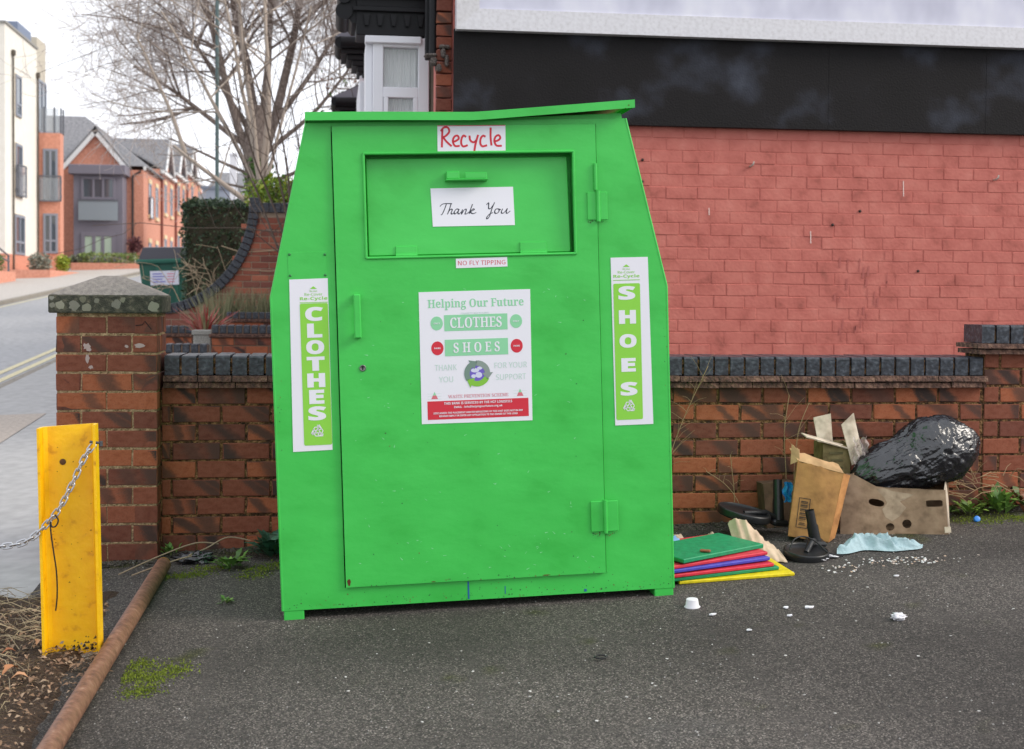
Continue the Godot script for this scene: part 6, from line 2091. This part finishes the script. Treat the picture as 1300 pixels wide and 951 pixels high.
	card(ob, "back_panel", Vector3(2.485, 0.41, -6.42), Vector3(2.33, 0.41, -6.43), Vector3(2.33, 0.81, -6.43), Vector3(2.485, 0.81, -6.42), olive, 0.003)
	card(ob, "left_panel", Vector3(2.33, 0.41, -6.43), Vector3(2.325, 0.41, -6.28), Vector3(2.325, 0.81, -6.29), Vector3(2.33, 0.81, -6.43), olive, 0.003)
	card(ob, "flap", Vector3(2.325, 0.81, -6.36), Vector3(2.40, 0.80, -6.36), Vector3(2.395, 0.945, -6.38), Vector3(2.312, 0.925, -6.39), tray_in, 0.003)
	card(ob, "flap", Vector3(2.455, 0.71, -6.25), Vector3(2.515, 0.74, -6.26), Vector3(2.475, 0.955, -6.29), Vector3(2.412, 0.90, -6.28), tray_in, 0.004)
	card(ob, "flap", Vector3(2.232, 0.846, -6.26), Vector3(2.440, 0.79, -6.26), Vector3(2.440, 0.800, -6.34), Vector3(2.235, 0.857, -6.34), tray_in, 0.002)
	# clear plastic film caught on the flap
	var film := Mb.new()
	film.sheet(12, 12, func(i, j): return Vector3(2.455 + 0.07 * i / 11.0 + 0.006 * sin(j * 1.7), 0.70 + 0.14 * j / 11.0 + 0.01 * sin(i * 1.9), -6.235 + 0.014 * sin(i * 1.3 + j * 0.9)))
	var fo := part(self, "plastic_film", film.mesh(), mat("cloudy film", c8(220, 206, 200), 0.3, {"alpha": 0.45, "normal": nbump(181, 0.05, 3, 10.0)}))
	tag(fo, "crumpled cloudy plastic film stuck to the raised box flap", "plastic film")
	# dark box against the wall with a blue wrapper
	var dk := thing("cardboard_box", "dark brown box against the wall behind the front brown box", "box")
	var dbm := card_mat("dark brown card", c8(108, 86, 68))
	card(dk, "front_panel", Vector3(2.06, 0.39, -6.30), Vector3(2.22, 0.39, -6.32), Vector3(2.20, 0.625, -6.34), Vector3(2.045, 0.615, -6.33), dbm, 0.002)
	card(dk, "left_panel", Vector3(2.07, 0.39, -6.44), Vector3(2.06, 0.39, -6.30), Vector3(2.045, 0.615, -6.33), Vector3(2.05, 0.61, -6.45), dbm, 0.002)
	card(dk, "top_panel", Vector3(2.045, 0.615, -6.33), Vector3(2.20, 0.625, -6.34), Vector3(2.20, 0.62, -6.45), Vector3(2.05, 0.61, -6.45), dbm, 0.0)
	var bw := part(self, "blue_wrapper", null, mat("blue plastic", c8(34, 142, 206), 0.35, {"normal": nbump(182, 0.05, 3, 8.0), "scale": 4.0}))
	tag(bw, "bright blue plastic wrapper tucked beside the brown box", "wrapper")
	var bwm := Mb.new()
	bwm.sheet(8, 10, func(i, j): return Vector3(2.103 + 0.042 * i / 7.0 + 0.006 * sin(j * 1.1), 0.545 + 0.095 * j / 9.0, -6.20 + 0.012 * sin(i * 1.4 + j * 0.8)))
	bw.mesh = bwm.mesh()
	# pale turquoise cloth crumpled on the ground
	var cl := part(self, "cloth", null, mat("pale turquoise cloth", c8(160, 184, 190), 0.8, {"normal": nbump(183, 0.02, 5, 9.0), "ns": 0.8, "scale": 2.2, "two": true}))
	tag(cl, "pale turquoise crumpled cloth lying in front of the fruit tray", "cloth")
	var clm := Mb.new()
	var n1 := FastNoiseLite.new()
	n1.seed = 14
	n1.frequency = 7.0
	n1.fractal_octaves = 3
	clm.sheet(90, 30, func(i, j):
		var u: float = i / 89.0
		var v: float = j / 29.0
		var mid := Vector2(lerpf(2.20, 2.60, u), -5.76 - 0.05 * sin(u * 5.0) - 0.06 * u)
		var half: float = (0.085 - 0.035 * u + 0.012 * sin(u * 13.0)) * pow(sin(clampf(u, 0.01, 0.99) * PI), 0.35)
		var x := mid.x + 0.02 * (v - 0.5)
		var z: float = mid.y + half - 2.0 * half * v
		var e: float = sin(v * PI) * pow(sin(clampf(u, 0.01, 0.99) * PI), 0.4)
		var fold := 0.5 + 0.5 * sin(v * 15.0 + u * 6.0 + 3.5 * n1.get_noise_2d(x * 1.2, z * 0.7))
		return gp(x, z, 0.003 + e * (0.018 + 0.040 * (1.0 - absf(sin(v * 5.5 + u * 4.0 + 3.2 * n1.get_noise_2d(x * 0.8, z * 0.8)))) + 0.02 * n1.get_noise_2d(x * 1.7, z * 1.7) + 0.016 * (1.0 - u))))
	cl.mesh = clm.mesh()
	build_scraps()

func tray_front(tr: Node3D, m: Material) -> void:
	# panel drawn flat, x along its foot, y up, then set up leaning back; hand holes are cut through
	var p := PackedVector2Array([Vector2(0.0, 0.0), Vector2(0.485, 0.0), Vector2(0.475, 0.215), Vector2(0.20, 0.222), Vector2(0.165, 0.225), Vector2(0.065, 0.278), Vector2(0.03, 0.285), Vector2(0.004, 0.16)])
	var holes := []
	var hole := func(cx: float, cy: float, rx: float, ry: float, turn: float, square: float):
		var h := PackedVector2Array()
		for k in 20:
			var a := TAU * k / 20.0
			var q := Vector2(signf(cos(a)) * pow(absf(cos(a)), square) * rx, signf(sin(a)) * pow(absf(sin(a)), square) * ry)
			h.append(q.rotated(turn) + Vector2(cx, cy))
		holes.append(h)
	hole.call(0.165, 0.150, 0.036, 0.016, -0.18, 0.8)
	hole.call(0.425, 0.152, 0.037, 0.015, 0.04, 0.35)
	hole.call(0.302, 0.056, 0.021, 0.020, 0.0, 1.0)
	hole.call(0.226, 0.040, 0.019, 0.017, 0.3, 0.9)
	var mb := Mb.new()
	var ex := (Vector3(2.825, 0.408, -5.985) - Vector3(2.352, 0.404, -6.12)).normalized()
	var ey := Vector3(0.05, 1.0, -0.16).normalized()
	var nz := ex.cross(ey).normalized()
	ey = nz.cross(ex).normalized()
	var o := Vector3(2.352, 0.404, -6.12)
	var place := func(v: Vector2, off: float) -> Vector3: return o + ex * v.x + ey * v.y + nz * (off + 0.006 * sin(v.x * 16.0) - 0.10 * v.y * v.y * smoothstep(0.2, 0.0, v.x))
	# fine grid of cells; those inside a hole are left out, cells on the outline are clipped
	var step := 0.011
	for i in 46:
		for j in 27:
			var cell := PackedVector2Array([Vector2(i, j) * step, Vector2(i + 1, j) * step, Vector2(i + 1, j + 1) * step, Vector2(i, j + 1) * step])
			var pieces: Array = Geometry2D.intersect_polygons(cell, p)
			for h in holes:
				var next := []
				for q in pieces:
					for r in Geometry2D.clip_polygons(q, h):
						if not Geometry2D.is_polygon_clockwise(r):
							next.append(r)
				pieces = next
			for q in pieces:
				var tri := Geometry2D.triangulate_polygon(q)
				for k in range(0, tri.size(), 3):
					var a: Vector2 = q[tri[k]]
					var b: Vector2 = q[tri[k + 1]]
					var c: Vector2 = q[tri[k + 2]]
					if (b - a).cross(c - a) < 0:
						var t := b
						b = c
						c = t
					mb.tri(place.call(a, 0.0), place.call(b, 0.0), place.call(c, 0.0))
					mb.tri(place.call(a, -0.005), place.call(c, -0.005), place.call(b, -0.005))
	for ring in holes + [p]:
		for k in ring.size():
			var a: Vector2 = ring[k]
			var b: Vector2 = ring[(k + 1) % ring.size()]
			mb.quad(place.call(a, 0.0), place.call(b, 0.0), place.call(b, -0.005), place.call(a, -0.005))
	part(tr, "front_panel", mb.mesh(), m)
	# scuffed place where the outer paper has peeled away
	var peel := Mb.new()
	var rim := [Vector2(0.165, 0.214), Vector2(0.20, 0.218), Vector2(0.24, 0.205), Vector2(0.335, 0.192), Vector2(0.325, 0.183), Vector2(0.25, 0.178), Vector2(0.30, 0.13), Vector2(0.27, 0.09), Vector2(0.235, 0.066), Vector2(0.205, 0.085), Vector2(0.19, 0.12), Vector2(0.215, 0.15), Vector2(0.20, 0.175)]
	var mid := Vector2(0.235, 0.14)
	for k in rim.size():
		var q0: Vector2 = rim[k]
		var q1: Vector2 = rim[(k + 1) % rim.size()]
		var h0 := mid.lerp(q0, 0.5)
		var h1 := mid.lerp(q1, 0.5)
		peel.tri(place.call(mid, 0.0007), place.call(h1, 0.0007), place.call(h0, 0.0007))
		peel.quad(place.call(h0, 0.0007), place.call(h1, 0.0007), place.call(q1, 0.0007), place.call(q0, 0.0007))
	part(tr, "peeled_patch", peel.mesh(), card_mat("peeled card", c8(194, 176, 154)))

func build_bag() -> void:
	var plastic := mat("black bin liner", c8(22, 23, 28), 0.27, {"spec": 0.9, "normal": nbump(191, 0.012, 4, 16.0, FastNoiseLite.TYPE_SIMPLEX, 1024), "ns": 0.4, "scale": 1.3})
	var bg := thing("bin_bag", "shiny black plastic rubbish bag slumped in the fruit tray", "bag")
	var ridge := FastNoiseLite.new()
	ridge.seed = 6
	ridge.frequency = 4.2
	ridge.fractal_type = FastNoiseLite.FRACTAL_RIDGED
	ridge.fractal_octaves = 3
	ridge.domain_warp_enabled = true
	ridge.domain_warp_amplitude = 0.12
	ridge.domain_warp_frequency = 4.0
	var soft := FastNoiseLite.new()
	soft.seed = 17
	soft.frequency = 4.0
	# two lobes of rubbish under one skin: a long low one to the left, a round high one to the right
	var inside := func(p: Vector3) -> float:
		var q1: Vector3 = Basis(Vector3(0, 0, 1), -0.30) * (p - Vector3(2.675, 0.70, -6.235))
		var q2: Vector3 = p - Vector3(2.878, 0.785, -6.25)
		var d1 := (q1 / Vector3(0.225, 0.125, 0.13)).length() - 1.0
		var d2 := (q2 / Vector3(0.19, 0.158, 0.15)).length() - 1.0
		d1 *= 0.11
		d2 *= 0.16
		var h := clampf(0.5 + 0.5 * (d2 - d1) / 0.05, 0.0, 1.0)
		return lerpf(d2, d1, h) - 0.05 * h * (1.0 - h)
	var o := Vector3(2.80, 0.735, -6.24)
	var m := Mb.new()
	var nu := 220
	var nv := 120
	m.sheet(nu + 1, nv + 1, func(i, j):
		var a: float = TAU * (i % nu) / nu
		var t: float = PI * j / nv
		# poles lie along the bag
		var d := Basis(Vector3(0, 0, 1), -1.2) * Vector3(cos(a) * sin(t), -cos(t), -sin(a) * sin(t))
		var lo := 0.02
		var hi := 0.5
		for k in 14:
			var mid := (lo + hi) * 0.5
			if inside.call(o + d * mid) < 0.0:
				lo = mid
			else:
				hi = mid
		var p := o + d * lo
		# crumpled film: sharp ridges, pulled longways on the low lobe
		var q := p - Vector3(2.46, 0.60, -6.2)
		var along := q.dot(Vector3(0.88, 0.47, 0.0))
		var across := q.dot(Vector3(-0.47, 0.88, 0.0))
		var s := Vector3(along * 0.55, across * 1.9, p.z * 1.9)
		var bulb := smoothstep(0.30, 0.48, along)
		var w := lerpf(ridge.get_noise_3dv(s) * 0.020, ridge.get_noise_3dv(p * 0.9 + Vector3(3, 1, 0)) * 0.016, bulb) + soft.get_noise_3dv(p) * 0.016 + ridge.get_noise_3dv(p * 2.0 + Vector3(5, 2, 8)) * 0.0045
		return p + d * w)
	part(bg, "liner", m.mesh(), plastic)

func build_scraps() -> void:
	var white := mat("paper scrap", c8(222, 222, 226), 0.8)
	var cup := thing("paper_cup", "squashed white paper cup near the bank's right foot", "cup", gp(1.367, -5.07), slope_basis(0.4))
	var m := Mb.new()
	m.lathe([Vector2(0.029, 0.0), Vector2(0.031, 0.003), Vector2(0.026, 0.006), Vector2(0.0225, 0.030), Vector2(0.021, 0.033), Vector2(0.0, 0.031)], 22)
	part(cup, "wall", m.mesh(), white)
	var names := [
		[2.044, -4.735, 0.034, "crumpled ball of white paper on the open tarmac at the right", "crumpled_paper"],
		[2.075, -5.66, 0.05, "torn white paper beside the front round black base", "crumpled_paper"],
		[2.155, -5.70, 0.038, "small torn white paper under the end of the turquoise cloth", "crumpled_paper"]]
	var n := FastNoiseLite.new()
	n.frequency = 1.1
	for q in names:
		var b := part(self, q[4], null, white)
		tag(b, q[3], "paper")
		n.seed = int(q[0] * 100)
		var mb := Mb.new()
		var flat := 0.55 if q[2] < 0.036 else 0.16
		mb.sheet(25, 15, func(i, j):
			var a: float = TAU * i / 24.0
			var t: float = PI * j / 14.0
			var d := Vector3(cos(a) * sin(t), -cos(t), -sin(a) * sin(t))
			var r: float = q[2] * (0.75 + 0.7 * n.get_noise_3dv(d * 1.8))
			return gp(q[0], q[1], q[2] * flat * 0.8) + d * Vector3(r, r * flat, r * 0.8))
		b.mesh = mb.mesh()
	var flats := [[1.408, -4.935, 0.016, "tiny white scrap in front of the paper cup"], [1.785, -4.95, 0.022, "long thin white scrap right of the middle of the tarmac"], [1.70, -4.965, 0.013, "tiny white scrap beside another right of the yellow board's corner"], [1.482, -4.715, 0.013, "small white scrap on the tarmac nearest the lower edge"], [1.876, -5.455, 0.030, "white scrap tucked under the yellow board's corner"], [2.28, -5.31, 0.014, "small white scrap on open tarmac before the paper crumbs"], [1.68, -4.86, 0.013, "white scrap just below the pair of scraps"]]
	for q in flats:
		var o := part(self, "paper_scrap", null, white)
		tag(o, q[3], "paper", "flat white paper scraps")
		var mb := Mb.new()
		var ring := []
		for k in 7:
			var a := TAU * k / 7.0
			ring.append(gp(q[0] + cos(a) * q[2] * rng.randf_range(0.6, 1.1), q[1] + sin(-a) * q[2] * rng.randf_range(0.35, 0.7), 0.009 + rng.randf() * 0.003))
		for k in 7:
			mb.tri(gp(q[0], q[1], 0.012), ring[k], ring[(k + 1) % 7])
			mb.quad(ring[k] - Vector3(0, 0.004, 0), ring[(k + 1) % 7] - Vector3(0, 0.004, 0), ring[(k + 1) % 7], ring[k])
		o.mesh = mb.mesh()
	# spilled crumbs of broken white stuff
	var cr := Mb.new()
	for k in 130:
		var c: Array = [[2.36, -5.545, 0.12, 0.05], [2.12, -5.50, 0.07, 0.04], [2.5, -5.52, 0.12, 0.04], [2.1, -5.42, 0.05, 0.02]][0 if k < 66 else (1 if k < 90 else (2 if k < 120 else 3))]
		var x: float = c[0] + rng.randfn() * c[2] * 0.7
		var z: float = c[1] + rng.randfn() * c[3] * 0.7
		var s := rng.randf_range(0.002, 0.0065)
		cr.paint([Color(0.72, 0.70, 0.68), Color(0.62, 0.52, 0.46), Color(0.55, 0.40, 0.30), Color(0.8, 0.8, 0.8)][rng.randi() % 4])
		cr.cbox(gp(x, z, 0.008 + s * 0.2), Vector3(s * 1.8, s * 0.6, s * 1.3), s * 0.15, Basis(UPV, rng.randf() * TAU) * Basis(Vector3(1, 0, 0), rng.randf_range(-0.3, 0.3)))
	for k in 110:
		var s := rng.randf_range(0.0015, 0.005)
		var x := rng.randf_range(0.0, 3.4)
		cr.paint(Color(0.7, 0.69, 0.66) * rng.randf_range(0.6, 1.1))
		cr.cbox(gp(x, rng.randf_range(-3.7, -5.5), 0.009), Vector3(s * 1.9, s * 0.5, s * 1.3), s * 0.1, Basis(UPV, rng.randf() * TAU))
	var co := part(self, "crumbs", cr.mesh(), mat("crumbs", Color.WHITE, 0.8, {"vcol": true}))
	tag(co, "spilled white and tan crumbs scattered before the turquoise cloth", "crumbs", "", "stuff")
	var cap := thing("bottle_cap", "bright blue plastic bottle cap near the green weeds at the right", "bottle cap", gp(3.06, -6.2, 0.013), Basis(Vector3(1, 0, 0), 1.1))
	var bm := Mb.new()
	bm.lathe([Vector2(0.0, -0.008), Vector2(0.014, -0.008), Vector2(0.015, -0.006), Vector2(0.015, 0.007), Vector2(0.013, 0.009), Vector2(0.0, 0.009)], 20)
	part(cap, "shell", bm.mesh(), mat("cap blue", c8(40, 128, 214), 0.4))
	var rg := thing("rubber_ring", "small black rubber ring lying on the tarmac in front of the bank", "ring", gp(0.905, -4.52, 0.010), slope_basis())
	var rm := Mb.new()
	var rp := []
	for k in 25:
		var a := TAU * k / 24.0
		rp.append(Vector3(cos(a) * 0.022, 0.001 * sin(a * 3), sin(a) * 0.017))
	rm.tube(rp, [0.0032], 6, false)
	part(rg, "loop", rm.mesh(), mat("black nylon", c8(24, 24, 26), 0.5))
	# pale wrappers and a blue carrier half hidden behind the boards
	var wr := part(self, "carrier_bag", null, mat("pale blue bag", c8(120, 164, 214), 0.5, {"normal": nbump(182, 0.05, 3, 8.0), "scale": 4.0}))
	tag(wr, "pale blue plastic bag peeping out behind the stack by the bank", "bag")
	var wm := Mb.new()
	wm.sheet(14, 8, func(i, j):
		var u: float = i / 13.0
		var v: float = j / 7.0
		return gp(1.38 + 0.17 * u, -5.78 - 0.12 * v, 0.01 + 0.07 * sin(v * PI) * sin(u * PI) + 0.012 * sin(i * 1.7 + j * 1.3) + 0.02))
	wr.mesh = wm.mesh()
	var w2 := part(self, "torn_wrapper", null, card_mat("torn paper", c8(222, 200, 186)))
	tag(w2, "torn pinkish paper wrapper lying between the boards and the wall", "paper")
	var w2m := Mb.new()
	w2m.sheet(20, 8, func(i, j):
		var u: float = i / 19.0
		var v: float = j / 7.0
		return gp(1.50 + 0.22 * u, -5.93 - 0.12 * v + 0.03 * u, 0.015 + 0.055 * sin(v * PI) * (0.5 + 0.5 * sin(u * 9.0)) + 0.01 * sin(i * 2.1 + j)))
	w2.mesh = w2m.mesh()
	var bt := part(self, "black_rag", null, mat("black bin liner", c8(22, 23, 28), 0.24))
	tag(bt, "crumpled black plastic scrap at the foot of the wall by the pillar", "plastic scrap")
	var btm := Mb.new()
	n.seed = 8
	btm.sheet(29, 17, func(i, j):
		var a: float = TAU * i / 28.0
		var t: float = PI * j / 16.0
		var d := Vector3(cos(a) * sin(t), -cos(t), -sin(a) * sin(t))
		return gp(-0.60, -6.24, 0.02) + d * Vector3(0.10, 0.032, 0.045) * (0.8 + 0.7 * n.get_noise_3dv(d * 2.2)))
	bt.mesh = btm.mesh()

# ---------------------------------------------------------------- weeds, moss, litter
func rosette(called: String, label: String, x: float, z: float, r: float, h: float, n: int, tones: Array, group := "") -> void:
	var t := thing(called, label, "weed", gp(x, z), slope_basis(), group)
	var m := Mb.new()
	for k in n:
		var a := rng.randf() * TAU
		var l := r * rng.randf_range(0.5, 1.15)
		var o := Vector3(cos(a), 0, sin(a)) * r * rng.randf() * 0.55
		o.y = rng.randf() * h * 0.5
		var d := Vector3(cos(a) * rng.randf_range(0.4, 1), rng.randf_range(0.2, 1.0) * h / r, sin(a) * rng.randf_range(0.4, 1)).normalized() * l * 0.7
		var s := d.cross(UPV).normalized() * l * 0.30
		m.paint((tones[rng.randi() % tones.size()] as Color) * rng.randf_range(0.75, 1.25))
		m.leaf(o, d, s, Vector3(0, l * 0.10, 0))
	part(t, "leaves", m.mesh(), leaf_mat())
	var st := Mb.new()
	st.paint(Color(0.12, 0.14, 0.05))
	st.tube([Vector3(0, -0.01, 0), Vector3(0, h * 0.5, 0)], [0.004], 5)
	part(t, "stem", st.mesh(), mat("weed stem", Color.WHITE, 0.8, {"vcol": true}))

func stalk(label: String, pts: Array, branches: int, spread: float) -> void:
	var t := thing("dry_stalk", label, "dry weed", Vector3.ZERO, Basis(), "dry weed stalks against the wall")
	var straw := mat("straw stalk", c8(164, 138, 104), 0.9)
	var m := Mb.new()
	m.tube(smooth(pts, 5), [0.0019], 5)
	for k in branches:
		var i := rng.randi_range(1, pts.size() - 2)
		var o: Vector3 = (pts[i] as Vector3).lerp(pts[i + 1], rng.randf())
		var e := o + Vector3(rng.randf_range(-1, 1) * spread, rng.randf_range(0.1, 1.0) * spread, rng.randf_range(-0.1, 0.4) * spread)
		m.tube([o, o.lerp(e, 0.5) + Vector3(0, 0.008, 0), e], [0.0011, 0.0008, 0.0006], 4)
	part(t, "stem", m.mesh(), straw)

func build_weeds() -> void:
	rng.seed = 404
	var green := [Color(0.10, 0.22, 0.04), Color(0.16, 0.30, 0.05), Color(0.07, 0.15, 0.03)]
	rosette("weed", "leafy green weed growing in the middle of the gap left of the bank", -0.43, -6.10, 0.09, 0.06, 60, green)
	rosette("weed", "dark bluish ground ivy against the bank's left side", -0.255, -6.30, 0.13, 0.10, 110, [Color(0.03, 0.10, 0.06), Color(0.05, 0.14, 0.08), Color(0.03, 0.08, 0.04)])
	rosette("weed", "tiny green sprig on the tarmac left of the bank's foot", -0.405, -5.53, 0.045, 0.02, 22, green)
	rosette("weed", "small green weed at the foot of the pillar's corner", -0.72, -6.42, 0.06, 0.06, 26, green)
	rosette("weed", "bright green weed at the wall foot right of the fruit tray", 3.10, -6.35, 0.09, 0.07, 60, [Color(0.20, 0.32, 0.05), Color(0.13, 0.24, 0.04)])
	rosette("weed", "larger leafy green weed at the right end of the wall foot", 3.26, -6.38, 0.12, 0.12, 100, [Color(0.16, 0.30, 0.05), Color(0.10, 0.2, 0.04)])
	rosette("weed", "rusty green weed at the extreme right under the wall", 3.42, -6.40, 0.12, 0.10, 70, [Color(0.10, 0.17, 0.04), Color(0.2, 0.08, 0.04)])
	rosette("weed", "small dark weed beside the fruit tray's right corner", 2.99, -6.38, 0.07, 0.06, 34, [Color(0.05, 0.13, 0.03)])
	# dead stems heaped over the right hand weeds
	var ds := thing("dead_weed", "tangle of dead straw stems over the weeds at the right", "dead weed")
	var sm := Mb.new()
	for k in 34:
		var o := gp(rng.randf_range(3.0, 3.5), rng.randf_range(-6.3, -6.45), rng.randf_range(0.08, 0.18))
		var d := Vector3(rng.randf_range(-0.22, 0.12), rng.randf_range(-0.06, 0.12), rng.randf_range(-0.04, 0.06))
		sm.tube([o, o + d * 0.5 + Vector3(0, 0.015, 0), o + d], [0.0026, 0.002, 0.0012], 4)
	sm.tube([gp(3.06, -6.40, 0.16), Vector3(3.10, 0.70, -6.44), Vector3(3.13, 0.67, -6.42), Vector3(3.16, 0.60, -6.4)], [0.002], 4)
	part(ds, "stems", sm.mesh(), mat("straw stalk", c8(164, 138, 104), 0.9))
	stalk("tall dry weed stalk with fine seed heads on the wall nearest the bank", [gp(1.58, -6.40), Vector3(1.60, 0.66, -6.44), Vector3(1.68, 0.90, -6.455), Vector3(1.80, 1.17, -6.44)], 26, 0.11)
	stalk("dry stalk leaning left from behind the tilted round base", [gp(1.98, -6.36), Vector3(1.95, 0.52, -6.42), Vector3(1.89, 0.60, -6.44), Vector3(1.80, 0.66, -6.45)], 5, 0.06)
	stalk("thin upright dry stalk above the tilted round base", [gp(1.93, -6.40), Vector3(1.94, 0.56, -6.45), Vector3(1.93, 0.66, -6.455), Vector3(1.92, 0.74, -6.455)], 5, 0.05)
	stalk("pair of taller dry stalks rising behind the brown box", [gp(2.19, -6.42), Vector3(2.20, 0.62, -6.45), Vector3(2.19, 0.85, -6.455), Vector3(2.21, 1.03, -6.45)], 8, 0.12)
	stalk("second dry stalk forking beside the box flaps", [gp(2.24, -6.42), Vector3(2.24, 0.65, -6.45), Vector3(2.26, 0.85, -6.455), Vector3(2.31, 0.99, -6.45)], 6, 0.10)
	# twigs by the pillar
	for q in [[gp(-0.90, -6.06, 0.01), gp(-0.74, -6.2, 0.05), gp(-0.60, -6.30, 0.075), gp(-0.50, -6.33, 0.06), "long pale twig over the black scrap by the pillar"], [gp(-0.62, -6.22, 0.04), gp(-0.55, -6.30, 0.05), gp(-0.46, -6.34, 0.085), gp(-0.36, -6.36, 0.06), "curved pale twig lying against the wall left of the bank"], [gp(-0.84, -6.02, 0.012), gp(-0.76, -6.06, 0.03), gp(-0.66, -6.10, 0.05), gp(-0.60, -6.14, 0.055), "short straight twig near the end of the rusty pipe"]]:
		var t := thing("twig", q[4], "twig", Vector3.ZERO, Basis(), "pale twigs by the pillar")
		var m := Mb.new()
		m.tube(smooth([q[0], q[1], q[2], q[3]]), [0.0032], 6)
		part(t, "stick", m.mesh(), mat("pale twig", c8(158, 138, 116), 0.9))
	# leaf mould, moss tufts and dry grass
	var lm := Mb.new()
	var browns := [Color(0.20, 0.12, 0.075), Color(0.28, 0.17, 0.10), Color(0.12, 0.08, 0.05), Color(0.34, 0.24, 0.16)]
	for k in 2000:
		var x := rng.randf_range(-1.45, -0.86) if k < 1750 else rng.randf_range(-1.0, -0.72)
		var z := rng.randf_range(-3.7, -5.55) if k < 1750 else rng.randf_range(-4.4, -4.98)
		var a := rng.randf() * TAU
		var l := rng.randf_range(0.008, 0.035)
		lm.paint(browns[rng.randi() % 4] * rng.randf_range(0.7, 1.2))
		var d := Vector3(cos(a), rng.randf_range(-0.1, 0.4), sin(a)).normalized() * l
		lm.leaf(gp(x, z, 0.012 + rng.randf() * 0.02), d, Vector3(-sin(a), rng.randf_range(-0.4, 0.4), cos(a)) * l * rng.randf_range(0.2, 0.6), Vector3(0, l * 0.2, 0))
	for k in 520:
		var x := rng.randf_range(-1.45, -0.98)
		var z := rng.randf_range(-3.8, -5.75)
		var a := rng.randf() * TAU
		var l := rng.randf_range(0.06, 0.2)
		var o := gp(x, z, 0.02)
		var d := Vector3(cos(a) * l, rng.randf_range(0.0, 0.25) * l, sin(a) * l)
		lm.paint(Color(0.34, 0.27, 0.17) * rng.randf_range(0.6, 1.2))
		var w := Vector3(0, 0.0012, 0) + Vector3(-sin(a), 0, cos(a)) * 0.001
		var mid := o + d * 0.5 + Vector3(0, l * 0.14, 0)
		lm.quad(o - w, o + w, mid + w, mid - w)
		lm.quad(mid - w, mid + w, o + d + w * 0.3, o + d - w * 0.3)
	var lo := part(self, "leaf_litter", lm.mesh(), mat("litter", Color.WHITE, 0.9, {"vcol": true, "two": true}))
	tag(lo, "brown leaf litter and dry grass round the yellow post", "leaf litter", "", "stuff")
	# larger curled oak leaves that stand out
	for q in [[-1.045, -4.70, 0.07, 0.9, "large curled tan leaf in the litter left of the post"], [-1.10, -4.92, 0.05, 0.3, "tan leaf farther back in the litter left of the post"], [-1.02, -5.02, 0.045, 1.4, "small tan leaf touching the yellow post's left edge"], [-1.07, -4.58, 0.075, 2.2, "dark brown leaf nearest the lower left corner"], [-1.00, -4.62, 0.06, 0.1, "reddish brown leaf at the post's foot"]]:
		var o := part(self, "dead_leaf", null, mat("dead leaf %d" % int(q[2] * 1000), [c8(186, 140, 104), c8(168, 116, 80), c8(150, 96, 66)][int(q[2] * 1000) % 3], 0.8, {"two": true}))
		tag(o, q[4], "leaf", "large dead leaves")
		var m := Mb.new()
		var bb := slope_basis(q[3])
		m.sheet(9, 7, func(i, j):
			var u: float = i / 8.0
			var v: float = j / 6.0 - 0.5
			var w: float = sin(u * PI) * (0.5 + 0.12 * sin(u * 19.0))
			return gp(q[0], q[1], 0.03) + bb * (Vector3(u - 0.5, 0.9 * v * v * w + 0.25 * sin(u * 3.0), v * w) * q[2]))
		o.mesh = m.mesh()
	# moss cushions along the wall foot and by the pipe, in the hollows
	var mm := Mb.new()
	for k in 5200:
		var zone := rng.randf()
		var x := 0.0
		var z := 0.0
		if zone < 0.40:
			var c := rng.randi() % 5
			var cc: Array = [[-0.64, -4.78], [-0.58, -4.62], [-0.66, -4.66], [-0.52, -4.70], [-0.60, -4.50]][c]
			x = cc[0] + rng.randfn() * 0.035
			z = cc[1] + rng.randfn() * 0.035
		elif zone < 0.72:
			var cc: Array = [[-0.64, -5.99], [-0.57, -6.02], [-0.29, -6.05], [-0.33, -5.93], [-0.22, -6.12], [-0.52, -6.12]][rng.randi() % 6]
			x = cc[0] + rng.randfn() * 0.04
			z = cc[1] + rng.randfn() * 0.03
		else:
			x = rng.randf_range(2.95, 3.6)
			z = -6.22 + rng.randfn() * 0.05
			if rng.randf() < 0.5:
				x = 3.1 + 0.2 * (rng.randi() % 3) + rng.randfn() * 0.04
		if x < -0.68 and z > -6.0 and zone < 0.4:
			continue
		var s := rng.randf_range(0.003, 0.008)
		mm.paint(Color(0.19, 0.24, 0.02).lerp(Color(0.09, 0.13, 0.015), rng.randf()))
		var d := Vector3(rng.randf_range(-0.6, 0.6), 1, rng.randf_range(-0.6, 0.6)).normalized()
		var w := Vector3(rng.randf_range(-1, 1), 0, rng.randf_range(-1, 1)).normalized() * s * 0.6
		var o := gp(x, z, 0.003)
		mm.tri(o - w, o + w, o + d * s)
	var mo := part(self, "moss", mm.mesh(), mat("moss", Color.WHITE, 0.95, {"vcol": true, "two": true}))
	tag(mo, "bright green moss cushions on the tarmac", "moss", "", "stuff")
	# soil and dark grit washed up along the wall foot
	var so := Mb.new()
	for k in 2600:
		var x := rng.randf_range(-1.2, 3.6)
		var z := -6.47 + absf(rng.randfn()) * 0.05
		if x < -0.72:
			z += 0.13
		var s := rng.randf_range(0.003, 0.012)
		so.paint(Color(0.05, 0.042, 0.035) * rng.randf_range(0.6, 2.2))
		so.cbox(gp(x, z, s * 0.25), Vector3(s * 1.4, s, s * 1.1), s * 0.3, Basis(UPV, rng.randf() * TAU))
	var soo := part(self, "soil", so.mesh(), mat("soil crumbs", Color.WHITE, 0.95, {"vcol": true}))
	tag(soo, "dark soil and grit along the foot of the wall", "soil", "", "stuff")
